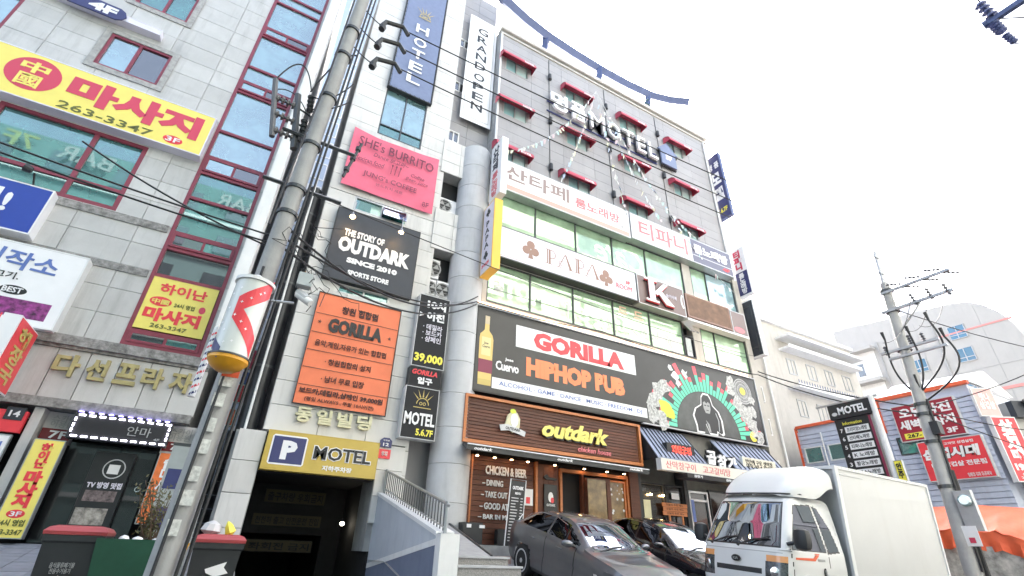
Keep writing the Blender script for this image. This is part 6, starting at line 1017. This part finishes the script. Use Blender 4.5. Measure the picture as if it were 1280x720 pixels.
T(bb_, FA(7.8), '음식물류폐기물\n전용수거용기\n1', -1.42, -1.2, .66, .82, .0, M['greyp'], .01, depth=.004)
bc_ = bin_(.16, 8.0, .0, 'black wheeled bin with coral lid and a torn white sticker, right of the concrete pole', 1.06)
MB().poly(FA(7.7), [(.08, .78), (.3, .86), (.28, .8), (.34, .74), (.2, .7), (.1, .74)], 0, .008).build('torn_sticker', M['wsign'], bc_)
PL = thing('planter', 'dark green tapered planter box with litter on top beside the bins', 'planter', (-.72, 8.1, 0)); vs = []
for h, w_, d_ in ((0, .55, .5), (1.02, .78, .7), (1.02, .72, .64), (.9, .70, .6)):
    for sx, sy in ((-1, -1), (1, -1), (1, 1), (-1, 1)): vs.append((-.70 + sx * w_ / 2, 8.1 + sy * d_ / 2, .05 + h))
MB().add(vs, [(i * 4 + j, i * 4 + (j + 1) % 4, i * 4 + 4 + (j + 1) % 4, i * 4 + 4 + j) for i in range(3) for j in range(4)] + [(3, 2, 1, 0)]).build('box', M['green'], PL); MB().wbox(-1.04, -.36, 7.82, 8.38, .9, 1.0).build('soil', mat('dark soil', (.04, .03, .025), .9, var=.4, scale=20), PL)
SB = thing('dry_shrub', 'dry brown and green shrub growing out of the green planter', 'plant', (-.62, 8.15, 1.0)); rn = random.Random(12); q = MB(); lf = MB(); 
for i in range(34):
    an = rn.uniform(0, 6.28); L_ = rn.uniform(.3, .8); p = Vector((-.66 + rn.uniform(-.1, .1), 8.15 + rn.uniform(-.08, .08), 1.0)); d_ = Vector((math.cos(an) * .4, math.sin(an) * .3, 1)).normalized() * L_; pts = [p, p + d_ * .5 + Vector((rn.uniform(-.04, .04), 0, 0)), p + d_]; q.tube(pts, .006, 4, .003)
    for j in range(16):
        c_ = p + d_ * rn.uniform(.25, 1.05) + Vector((rn.gauss(0, .035), rn.gauss(0, .035), rn.gauss(0, .03))); a = Vector((rn.uniform(-1, 1), rn.uniform(-1, 1), rn.uniform(-1, 1))).normalized() * rn.uniform(.02, .04); b2 = a.orthogonal().normalized() * .012; lf.quad(c_ - a, c_ + b2, c_ + a, c_ - b2)
q.build('stems', mat('twig brown', (.12, .08, .05), .8), SB); lf.build('leaves', mat('dull shrub leaf', (.09, .085, .035), .7, var=.5, scale=9), SB)
for k, (x, z, r_, m_, lb) in enumerate(((-.86, 1.08, .06, M['wsign'], 'white crumpled cup lying left on the green planter'), (-.72, 1.07, .07, M['wsign'], 'white crumpled bag lying in the middle of the green planter'), (-.55, 1.06, .045, M['lgrey'], 'grey crumpled paper lying right on the green planter'))):
    lt = thing('litter', lb, 'litter', (x, 7.95, 1.03)); rn = random.Random(k); MB().lathe((x, 7.93, z - .05), [(r_ * .5, 0), (r_, .02), (r_ * .9, .05), (r_ * .4, .08)], 8, (.3, 0, 1)).build('crumpled_sheet', m_, lt)
lt = thing('litter', 'crumpled paper cup and bag wedged between the pole and the bin lid', 'litter', (-.42, 7.7, .8)); MB().lathe((-.35, 7.4, .62), [(.04, 0), (.09, .04), (.08, .12), (.03, .17)], 9, (.2, 0, 1)).build('paper_bag', M['cream'], lt)
lt = thing('litter', 'yellow rag and clear plastic bag piled on the right bin lid', 'litter', (.2, 8.1, 1.1)); MB().lathe((.02, 8.1, 1.15), [(.05, 0), (.13, .05), (.1, .13), (.02, .17)], 9, (.1, 0, 1)).build('plastic_bag', M['lgrey'], lt); MB().lathe((.28, 8.1, 1.16), [(.02, 0), (.07, .03), (.05, .12), (.01, .18)], 5, (-.5, 0, 1)).build('yellow_rag', M['yelp'], lt)
# parking barrier post / striped bollards next to the pole
bo = thing('electrical_cabinet', 'grey street cabinet with two navy stripes and a yellow hazard base behind the pole', 'cabinet', (-.55, 11, .6)); MB().wbox(-.92, -.22, 10.6, 11.2, .5, 2.55).build('case', M['silver'], bo)
for z in (1.25, 1.85): MB().box(FA(10.6), -.88, -.26, z, z + .32, 0, .008).build('navy_stripe', M['navy'], bo)
for i in range(4): MB().poly(FA(10.6), [(-.9 + i * .17, .62), (-.82 + i * .17, .62), (-.72 + i * .17, 1.05), (-.8 + i * .17, 1.05)], .0, .008).build('hazard_stripe', M['amber'], bo)
MB().wbox(-.93, -.21, 10.585, 11.21, 2.55, 2.6).build('top', M['alu'], bo)

# ================================================================== VEHICLES
def sm(x, a, b): t = min(1, max(0, (x - a) / (b - a))); return t * t * (3 - 2 * t)
def interp(tab, x):
    if x <= tab[0][0]: return tab[0][1]
    for (a, p), (c, q) in zip(tab, tab[1:]):
        if x <= c: t = (x - a) / (c - a); return p + (q - p) * t
    return tab[-1][1]
def smooth_tab(tab, x, h=.06): return (interp(tab, x - h) + interp(tab, x) * 2 + interp(tab, x + h)) / 4
def inpoly(p, poly):
    x, y = p; c = False; n = len(poly)
    for i in range(n):
        (x1, y1), (x2, y2) = poly[i], poly[(i + 1) % n]
        if (y1 > y) != (y2 > y) and x < (x2 - x1) * (y - y1) / (y2 - y1) + x1: c = not c
    return c
def split_build(vs, fs, cls, root, table):
    """one grid, one mesh for each class of face"""
    groups = {}
    for f, k in zip(fs, cls):
        if k: groups.setdefault(k, []).append(f)
    for k, ff in groups.items():
        idx = {}; nv = []
        for f in ff:
            for i in f:
                if i not in idx: idx[i] = len(nv); nv.append(vs[i])
        o = MB(); o.v = nv; o.f = [tuple(idx[i] for i in f) for f in ff]; nm_, m_ = table[k]; o.build(nm_, m_, root, smooth=True, local=True)
def wheel(root, u, v, r, wd, side, spokes=5):
    c = (u, v, r); W0 = MB().lathe(c, [(r * .70, -wd / 2), (r * .96, -wd / 2), (r, -wd * .3), (r, wd * .3), (r * .96, wd / 2), (r * .70, wd / 2)], 28, (0, 1, 0)).build('wheel', M['rubber'], root, smooth=True, local=True)
    ro = MB().lathe((u, v + side * wd * .28, r), [(r * .70, -.02), (r * .70, 0)], 28, (0, side, 0)); ro.build('rim_back', M['blackm'], W0, local=True)
    sp = MB(); y_ = v + side * wd * .42
    F_ = Fr((u, y_, r), (1, 0, 0), (0, 0, 1), (0, side, 0)); sp.ring(F_, 0, 0, r * .62, r * .71, 0, .02, 28).ell(F_, 0, 0, r * .14, r * .14, 0, .025, 14)
    for i in range(spokes):
        for d in (-.16, .16): a = i * 2 * math.pi / spokes + math.pi / 2; sp.poly(F_, [(r * .12 * math.cos(a + d * 2), r * .12 * math.sin(a + d * 2)), (r * .64 * math.cos(a + d - .06), r * .64 * math.sin(a + d - .06)), (r * .64 * math.cos(a + d + .06), r * .64 * math.sin(a + d + .06))], 0, .015)
    sp.build('rim', M['lgrey'], W0, local=True)
def sedan(label, paint, loc, head, pitch):
    root = thing('parked_car', label, 'car', loc, 'cars parked in front of the shops'); root.rotation_euler = Matrix.Rotation(head, 3, 'Z').__matmul__(Matrix.Rotation(pitch, 3, 'Y')).to_euler()
    top = [(-.98, .60), (-.93, .92), (-.80, 1.03), (-.62, 1.07), (-.35, 1.20), (0, 1.345), (.35, 1.42), (.8, 1.445), (1.2, 1.425), (1.45, 1.37), (1.85, 1.17), (2.2, .99), (2.35, .955), (2.9, .88), (3.3, .76), (3.52, .62), (3.60, .45)]
    belt = [(-.98, .80), (-.8, .97), (-.4, 1.01), (.5, .985), (1.5, .95), (2.2, .92), (2.9, .82), (3.3, .70), (3.6, .5)]
    hw = [(-.98, .60), (-.85, .76), (-.5, .85), (0, .885), (1.4, .90), (2.4, .89), (3.0, .86), (3.35, .74), (3.52, .60), (3.60, .45)]
    rhw = [(-.98, .6), (-.6, .62), (-.1, .58), (.4, .57), (1.2, .56), (1.6, .60), (2.25, .73), (3.6, .6)]
    NU, ku = 150, 34; vs, fs, cls = [], [], []
    us = [-.98 + (3.60 + .98) * i / NU for i in range(NU + 1)]
    for u in us:
        zt_, zb, h_, rh = smooth_tab(top, u, .05), smooth_tab(belt, u), smooth_tab(hw, u, .04), smooth_tab(rhw, u, .08); zb = min(zb, zt_ - .012)
        gh = max(0, zt_ - zb); rh = min(rh, h_ - .04) if gh > .12 else h_ - .07 - (0.0)
        bz = .22 + (.12 * (sm(u, 3.2, 3.6)) + .12 * (1 - sm(u, -.98, -.6)))
        side = [(h_ - .06, bz), (h_ - .015, bz + .07), (h_, .42), (h_ - .004, .52), (h_ - .018, .60), (h_ - .004, .66), (h_ - .008, .76), (h_ - .022, zb - .07), (h_ - .05, zb - .01)]
        side = [(w_, min(z_, zb - .01) if z_ > .4 else min(z_, zb - .012)) for w_, z_ in side]
        ng = 12; w0, w1 = h_ - .06, rh
        for j in range(1, ng + 1):
            t = j / ng; e = t ** .9; side.append((w0 + (w1 - w0) * t - .02 * math.sin(math.pi * t) * 0, zb + (gh - .045 if gh > .12 else gh * .5) * e))
        nt_ = ku - len(side) + 1; wl_, zl_ = side[-1]
        for j in range(1, nt_ + 1): t = j / nt_; side.append((wl_ * (1 - t), zl_ + (zt_ - zl_) * (1 - (1 - t) ** 2.6)))
        ring = [(-w_, z_) for w_, z_ in side] + [(w_, z_) for w_, z_ in side[::-1][1:]]
        for w_, z_ in ring: vs.append((u, w_, z_))
    K = 2 * (ku + 1) - 1
    dlo = [(-.30, 1.07), (.05, 1.27), (.4, 1.345), (1.0, 1.345), (1.38, 1.27), (1.88, 1.02), (1.9, .985), (.5, 1.02), (-.2, 1.045)]
    for i in range(NU):
        for j in range(K - 1):
            f = (i * K + j, i * K + j + 1, (i + 1) * K + j + 1, (i + 1) * K + j); c = Vector((0, 0, 0))
            for k in f: c += Vector(vs[k])
            c /= 4; u, w_, z_ = c; k = 'body'
            jj = min(j, K - 2 - j)
            if (u - 0) ** 2 + (z_ - .33) ** 2 < .375 ** 2 and jj < 9 or (u - 2.7) ** 2 + (z_ - .33) ** 2 < .375 ** 2 and jj < 9: k = None
            elif jj >= 9 and jj < 21 and inpoly((u, z_), dlo) and abs(u - .82) > .035: k = 'side'
            elif 1.45 < u < 2.24 and jj >= 21 and abs(w_) < interp(rhw, u) - .045: k = 'wind'
            elif -.62 < u < .05 and jj >= 21 and abs(w_) < .5: k = 'rear'
            elif u > 3.25 and .60 < z_ < .74 and abs(w_) > .42 and jj < 12: k = 'lamp'
            elif u > 3.45 and .36 < z_ < .58 and abs(w_) < .4: k = 'grille'
            elif u < -.80 and .82 < z_ < .97 and abs(w_) > .38: k = 'tail'
            elif jj < 1 or (z_ < .30): k = 'sill'
            elif abs(u - 1.88) < .012 and .3 < z_ < .95 or abs(u - .83) < .012 and .3 < z_ < .97: k = 'seam'
            fs.append(f); cls.append(k)
    split_build(vs, fs, cls, root, dict(body=('body', paint), side=('side_window', M['g_car']), wind=('windscreen', M['g_wind']), rear=('rear_window', M['g_car']), lamp=('headlight', M['g_win']), grille=('grille', M['alu']), tail=('tail_light', M['taill']), sill=('sill', M['plastic']), seam=('door_seam', M['black'])))
    for u in (0, 2.7):
        for sd__ in (-1, 1): wheel(root, u, sd__ * .78, .325, .21, sd__)
        MB().box(Fr((0, 0, 0), (1, 0, 0), (0, 0, 1), (0, -1, 0)), u - .38, u + .38, .05, .72, -.66, .66).build('wheel_well', M['blackm'], root, local=True)
    for sd__ in (-1, 1):
        vm = []
        for dv, ru, rz in ((-.04, .02, .02), (-.02, .055, .05), (.04, .075, .068), (.12, .07, .062), (.18, .045, .045), (.20, .01, .015)):
            for t in range(12): a = 2 * math.pi * t / 12; vm.append((1.80 + dv * -.15 + ru * math.cos(a), sd__ * (.93 + dv), 1.0 + rz * math.sin(a) + dv * .08))
        MB().add(vm, [(i * 12 + j, i * 12 + (j + 1) % 12, (i + 1) * 12 + (j + 1) % 12, (i + 1) * 12 + j) for i in range(5) for j in range(12)] + [tuple(range(12)), tuple(range(60, 72))]).build('wing_mirror', paint, root, smooth=True, local=True)
        MB().tube([(1.84, sd__ * .84, .97), (1.82, sd__ * .95, .99)], .03, 6).build('mirror_stalk', M['plastic'], root, local=True)
        for u in (.28, 1.28): MB().tube([(u, sd__ * .893, .86), (u + .03, sd__ * .93, .865), (u + .17, sd__ * .93, .86), (u + .2, sd__ * .897, .855)], .014, 6).build('door_handle', paint, root, smooth=True, local=True)
        MB().tube([(-.28, sd__ * .815, 1.06), (.05, sd__ * .77, 1.283), (.4, sd__ * .72, 1.365), (1.0, sd__ * .715, 1.367), (1.42, sd__ * .74, 1.28)], .008, 5).build('window_trim', M['chrome'], root, local=True)
        MB().tube([(2.22, sd__ * .1, .975), (2.12, sd__ * .45, 1.03), (2.05, sd__ * .3 + .25, 1.075)] if sd__ > 0 else [(2.24, -.55, .97), (2.14, -.2, 1.03), (2.1, .1, 1.05)], .014, 5).build('wiper', M['black'], root, local=True)
    return root
c1 = sedan('metallic grey saloon parked nose down the slope in front of the timber shop', M['grey'], (7.04, 10.6, .62), R_(-89.1), R_(11.3))
c2 = sedan('black saloon parked nose down between the grey saloon and the white truck', M['blackp'], (10.05, 11.25, .68), R_(-89), R_(11.0))

# ---- delivery truck
TK = thing('delivery_truck', 'white light delivery truck with a rounded wind deflector and tall white cargo box', 'truck', (8.58, 6.38, .17)); TK.rotation_euler = (R_(-4.2), R_(-1.5), R_(179))
fr_ = [(.30, .60), (.45, .66), (.62, .67), (.80, .655), (1.06, .60), (1.20, .535), (1.5, .385), (1.84, .185), (1.92, .10), (1.97, -.02)]
hw_ = [(.30, .80), (.5, .835), (.9, .85), (1.1, .845), (1.5, .785), (1.84, .72), (1.92, .69), (1.97, .62)]
NW, NP = 130, 0; vs, fs, cls = [], [], []; ws_ = [.30 + (1.97 - .30) * i / NW for i in range(NW + 1)]
def outline(w_):
    uf, h_ = smooth_tab(fr_, w_, .02), smooth_tab(hw_, w_, .02); ur = -.98; r = .20 if w_ < 1.1 else .15; bow = .07; p = []
    n1, n2, n3 = 70, 12, 90     # side, corner, front
    for i in range(n1): p.append((ur + (uf - r - bow * .6 - ur) * i / n1, h_))
    for i in range(n2): a = math.pi / 2 * i / n2; p.append((uf - bow * .6 - r + r * math.sin(a), h_ - r + r * math.cos(a)))
    for i in range(n3 + 1): t = -1 + 2 * i / n3; v = -t * (h_ - r); p.append((uf - bow * .6 * (abs(t) ** 2.2), v))
    for i in range(n2): a = math.pi / 2 * (i + 1) / n2; p.append((uf - bow * .6 - r + r * math.cos(a), -(h_ - r) - r * math.sin(a)))
    for i in range(n1): p.append((uf - r - bow * .6 + (ur - uf + r + bow * .6) * (i + 1) / n1, -h_))
    return p
for w_ in ws_:
    o_ = outline(w_); K = len(o_)
    for u, v in o_: vs.append((u, v, w_))
win = [(.36, 1.14), (.02, 1.80), (-.36, 1.83), (-.42, 1.83), (-.50, 1.14)]; qw = [(-.575, 1.13), (-.50, 1.82), (-.62, 1.79), (-.78, 1.50), (-.86, 1.16)]
sx0 = 70
for i in range(NW):
    for j in range(K - 1):
        f = (i * K + j, i * K + j + 1, (i + 1) * K + j + 1, (i + 1) * K + j); c = (Vector(vs[f[0]]) + Vector(vs[f[2]])) / 2; u, v, z_ = c; k = 'body'
        front = 76 < j < K - 77; side_ = j < 74 or j > K - 75; hh = interp(hw_, z_)
        if front and 1.13 < z_ < 1.85 and abs(v) < hh - .085: k = 'wind' if (1.155 < z_ < 1.83 and abs(v) < hh - .11) else 'rubber'
        elif side_ and inpoly((u, z_), win): k = 'side'
        elif side_ and inpoly((u, z_), qw): k = 'side'
        elif side_ and (inpoly((u, z_), [(a + (a + .1) * .06, b_ + (b_ - 1.5) * .06) for a, b_ in win]) or inpoly((u, z_), [(a + (a + .68) * .12, b_ + (b_ - 1.5) * .06) for a, b_ in qw])): k = 'rubber'
        elif not side_ and abs(v) > .52 and .93 < z_ < 1.02 and u > .3: k = 'amber'
        elif not side_ and abs(v) > .50 and .64 < z_ <= .93 and u > .3: k = 'lamp'
        elif front and .74 < z_ < .815 and abs(v) < .44: k = 'black'
        elif front and .735 < z_ < .82 and abs(v) < .45: k = 'rubber'
        elif z_ < .42 and not side_ and abs(v) < .6: k = 'black'
        elif side_ and (u - .05) ** 2 + (z_ - .33) ** 2 < .43 ** 2: k = None
        elif side_ and (abs(u - .40 + (z_ - 1.14) * .0) < .008 and .45 < z_ < 1.14 or abs(u + .545) < .006 and .5 < z_ < 1.86): k = 'rubber'
        elif side_ and abs(z_ - .5) < .006 and -.54 < u < .4: k = 'rubber'
        elif front and abs(z_ - 1.06) < .006: k = 'seam'
        fs.append(f); cls.append(k)
split_build(vs, fs, cls, TK, dict(body=('cab', M['truck']), wind=('windscreen', M['g_wind']), side=('side_window', M['g_car']), rubber=('rubber_seal', M['black']), black=('grille', M['plastic']), amber=('indicator', mat('amber lens', (.75, .33, .12), .2, coat=1)), lamp=('headlight', mat('dark headlight', (.06, .065, .07), .12, var=.8, scale=14, coat=1)), seam=('panel_seam', M['greyp'])))
tp = outline(1.97); MB().add([(u, v, 1.97) for u, v in tp], [tuple(range(len(tp)))]).build('cab_roof', M['truck'], TK, local=True)
for sd__ in (-1, 1):
    MB().lathe((.60, sd__ * .66, .78), [(.085, 0), (.075, .02), (.01, .03)], 18, (1, sd__ * .45, 0)).build('headlight_lens', M['chrome'], TK, smooth=True, local=True)
    mm = MB(); 
    vsm = []; 
    for zq, du, dv in ((0, .02, .03), (.03, .08, .10), (.10, .095, .12), (.24, .095, .12), (.30, .08, .10), (.33, .02, .03)):
        for t in range(12): a = 2 * math.pi * t / 12; vsm.append((.34 + du * math.copysign(abs(math.cos(a)) ** .6, math.cos(a)), sd__ * 1.02 + dv * math.copysign(abs(math.sin(a)) ** .6, math.sin(a)), 1.12 + zq))
    mm.add(vsm, [(i * 12 + j, i * 12 + (j + 1) % 12, (i + 1) * 12 + (j + 1) % 12, (i + 1) * 12 + j) for i in range(5) for j in range(12)] + [tuple(range(12))[::-1], tuple(range(60, 72))]).build('wing_mirror', M['plastic'], TK, smooth=True, local=True)
    MB().tube([(.42, sd__ * .80, 1.2), (.36, sd__ * .93, 1.24)], .03, 6).build('mirror_stalk', M['plastic'], TK, local=True)
    wheel(TK, .05, sd__ * .72, .31, .2, sd__, 6); wheel(TK, -2.6, sd__ * .72, .30, .26, sd__, 6)
G = Fr((0, 0, 0), (0, 1, 0), (0, 0, 1), (1, 0, 0))
MB().ell(G, 0, .925, .085, .05, .665, .685, 24).build('badge', M['black'], TK, local=True); MB().ring(G, 0, .925, .04, .05, .685, .69, 20) if False else None
off = T(TK, Fr(TK.location + Vector((.688, 0, 0)), (0, 1, 0), (0, 0, 1), (1, 0, 0)), 'KIA', -.05, .05, .905, .945, 0, M['silver'], .02, depth=.004)
MB().box(G, -.45, .45, .36, .46, .62, .70).build('number_plate_bar', M['truck'], TK, local=True)
L1 = Fr((0, 0, 0), (-1, 0, 0), (0, 0, 1), (0, 1, 0))   # left side of the truck (faces the camera)
MB().poly(L1, [(-.32, .99), (.16, .99), (.28, 1.08), (.2, 1.08), (.13, 1.03), (-.32, 1.02)], .848, .856).build('orange_stripe', M['orim'], TK, local=True); MB().poly(L1, [(.18, 1.10), (.30, 1.10), (.27, 1.085), (.17, 1.085)], .848, .856).build('orange_stripe', M['orim'], TK, local=True); MB().box(L1, .24, .42, .99, 1.025, .848, .855).build('model_script', M['greyp'], TK, local=True)
MB().ell(L1, .38, .80, .035, .10, .85, .862, 16).build('handle_recess', M['black'], TK, local=True); MB().tube([L1(.37, .87, .87), L1(.40, .73, .87)], .014, 6).build('door_handle', M['silver'], TK, local=True)
MB().ell(L1, -.3, .46, .05, .03, .838, .85, 12).build('side_repeater', M['orim'], TK, local=True)
MB().ring(L1, -.05, .33, .41, .46, .84, .87, 20, .05, math.pi - .05).build('wheel_arch', M['truck'], TK, local=True)
for v0_, v1_ in ((-.5, -.02), (.05, .55)): MB().tube([(.63, v0_, 1.14), (.54, (v0_ + v1_) / 2, 1.24), (.50, v1_, 1.26)], .012, 5).tube([(.60, v0_ + .1, 1.17), (.47, v1_, 1.30)], .006, 4).lathe((.64, v0_, 1.13), [(.025, 0), (.025, .03)], 8, (1, 0, .5)).build('wiper', M['black'], TK, local=True)
# wind deflector
df = [(.10, 1.965), (.07, 2.02), (-.05, 2.16), (-.22, 2.32), (-.42, 2.45), (-.62, 2.53), (-.82, 2.57), (-1.02, 2.57)]; dw = [(.10, .50), (.07, .58), (-.05, .70), (-.3, .78), (-.6, .82), (-1.02, .84)]; vs, fs = [], []
tab_t = sorted([(u, z_) for u, z_ in df]); tab_w = sorted(dw); n, k2 = 40, 36
for i in range(n + 1):
    u = -1.02 + 1.12 * i / n; zt_ = smooth_tab(tab_t, u, .04); w_ = smooth_tab(tab_w, u, .05); zb = 1.95 + .22 * sm(-u, .45, 1.0)
    for j in range(k2 + 1):
        a = math.pi * j / k2; x_ = math.cos(a); y_ = math.sin(a); vs.append((u, w_ * math.copysign(abs(x_) ** .55, x_), zb + (zt_ - zb) * abs(y_) ** .5 - .05 * math.exp(-((x_) / .25) ** 2) * (zt_ - zb) * sm(-u, -.1, .4)))
for i in range(n):
    for j in range(k2): fs.append((i * (k2 + 1) + j, i * (k2 + 1) + j + 1, (i + 1) * (k2 + 1) + j + 1, (i + 1) * (k2 + 1) + j))
MB().add(vs, fs).build('wind_deflector', M['truck'], TK, smooth=True, local=True); MB().tube([(.12, -.6, 1.99), (.17, 0, 1.99), (.12, .6, 1.99), (-.2, .74, 2.0), (-.35, .76, 1.98)], .014, 6).build('deflector_seal', M['black'], TK, local=True)
# box
bz0, bz1, bu0, bu1, bw = .72, 2.59, -1.10, -4.25, .90
MB().wbox(bu1 + .05, bu0 - .05, -bw + .02, bw - .02, bz0, bz1 - .02).build('cargo_box', M['boxw'], TK, local=True)
e = .05; fb = MB()
for sd__ in (-1, 1):
    y_ = sd__ * bw; y2 = sd__ * (bw - .05); ya, yb_ = min(y_, y2), max(y_, y2)
    fb.wbox(bu0 - .09, bu0, ya, yb_, bz0, bz1).wbox(bu1, bu1 + .05, ya, yb_, bz0, bz1).wbox(bu1 + .05, bu0 - .09, ya, yb_, bz1 - .05, bz1).wbox(bu1 + .05, bu0 - .09, ya, yb_, bz0, bz0 + .07)
fb.wbox(bu0 - .05, bu0, -bw + .05, bw - .05, bz1 - .06, bz1).wbox(bu1, bu1 + .05, -bw + .05, bw - .05, bz1 - .06, bz1).build('box_frame', M['white'], TK, local=True)
rv = MB()
for i in range(28):
    for v_q in (bz1 - .028, bz0 + .035): rv.box(L1, 1.2 + i * .108, 1.212 + i * .108, v_q, v_q + .012, bw, bw + .004)
rv.build('rivets', M['greyp'], TK, local=True)['kind'] = 'stuff'
MB().box(L1, 1.24, 1.95, 2.44, 2.452, .88, .89).build('panel_line', M['lgrey'], TK, local=True)
MB().wbox(-4.2, .2, -.4, .4, .45, .7).build('chassis', M['plastic'], TK, local=True)

# ================================================================== OPPOSITE SIDE OF THE STREET (seen in the glass)
def block(x0, x1, h, m_, label, ww=1.7, hh=1.5, st=3.0, mw=None):
    t = thing('building', label, 'building', ((x0 + x1) / 2, -9, 0)); G = FB(-9); MB().wbox(x0, x1, -22, -9.02, 0, h).build('wall', m_, t); n = int((x1 - x0) / 3.2)
    for f in range(1, int(h / st)):
        for i in range(n):
            u = -x1 + .8 + i * (x1 - x0) / n; MB().box(G, u, u + ww, f * st + .7, f * st + .7 + hh, .0, .03).build('window', mw or M['g_win'], t)
        MB().box(G, -x1, -x0, f * st, f * st + .22, .02, .25).build('ledge', M['white'], t)
    return t
o1 = block(-40, 4.5, 24.0, mat('teal grey render', (.12, .2, .2), .7, var=.1), 'grey green block across the street mirrored in the left windows', mw=M['g_dark'])
T(o1, FB(-9), 'BAR', 11.9, 14.8, 22.5, 23.6, .3, M['greyp'], .01, depth=.1); T(o1, FB(-9), '7F', 15.9, 17.5, 22.4, 23.5, .3, mat('mirrored yellow print', (.3, .32, .1), .5), .01, depth=.1); T(o1, FB(-9), 'BAR', 3.0, 5.7, 22.4, 23.5, .3, M['greyp'], .01, depth=.1)
o2 = block(5, 27, 33.5, mat('warm white render', (.68, .68, .60), .7, var=.05), 'tall cream block across the street mirrored in the green glazing', mw=mat('pale blind', (.45, .5, .45), .5))
T(o2, FB(-9), 'MOTEL', -22.5, -15.8, 21.6, 23.6, .3, M['wsign'], .06, depth=.1); T(o2, FB(-9), 'Singer', -33.5, -24.5, 20.8, 23.6, .3, M['wsign'], .0, depth=.1, shear=.4); T(o2, FB(-9), 'Cafe', -36, -29, 29.5, 32.5, .3, M['wsign'], .0, depth=.1, shear=.4)
o3 = block(27.5, 60, 30.0, mat('grey white render', (.6, .6, .58), .7, var=.05), 'long pale block across the street mirrored in the right glazing', mw=mat('pale blind', (.45, .5, .45), .5))

dn = thing('drone', 'tiny pale four armed drone hovering in the white sky right of the motel', 'drone', (33.6, 15.0, 21.8))
MB().lathe((33.6, 15, 21.75), [(.03, 0), (.12, .04), (.12, .1), (.04, .14)], 10).build('body', M['lgrey'], dn)
for sx, sy in ((1, 1), (1, -1), (-1, 1), (-1, -1)):
    MB().tube([(33.6, 15, 21.82), (33.6 + sx * .28, 15 + sy * .22, 21.86)], .018, 5).build('arm', M['lgrey'], dn); MB().lathe((33.6 + sx * .28, 15 + sy * .22, 21.86), [(.03, 0), (.03, .05)], 8).build('motor', M['crim'] if sx > 0 else M['greyp'], dn)
    MB().wbox(33.6 + sx * .28 - .14, 33.6 + sx * .28 + .14, 15 + sy * .22 - .015, 15 + sy * .22 + .015, 21.915, 21.925).build('propeller', M['greyp'], dn)
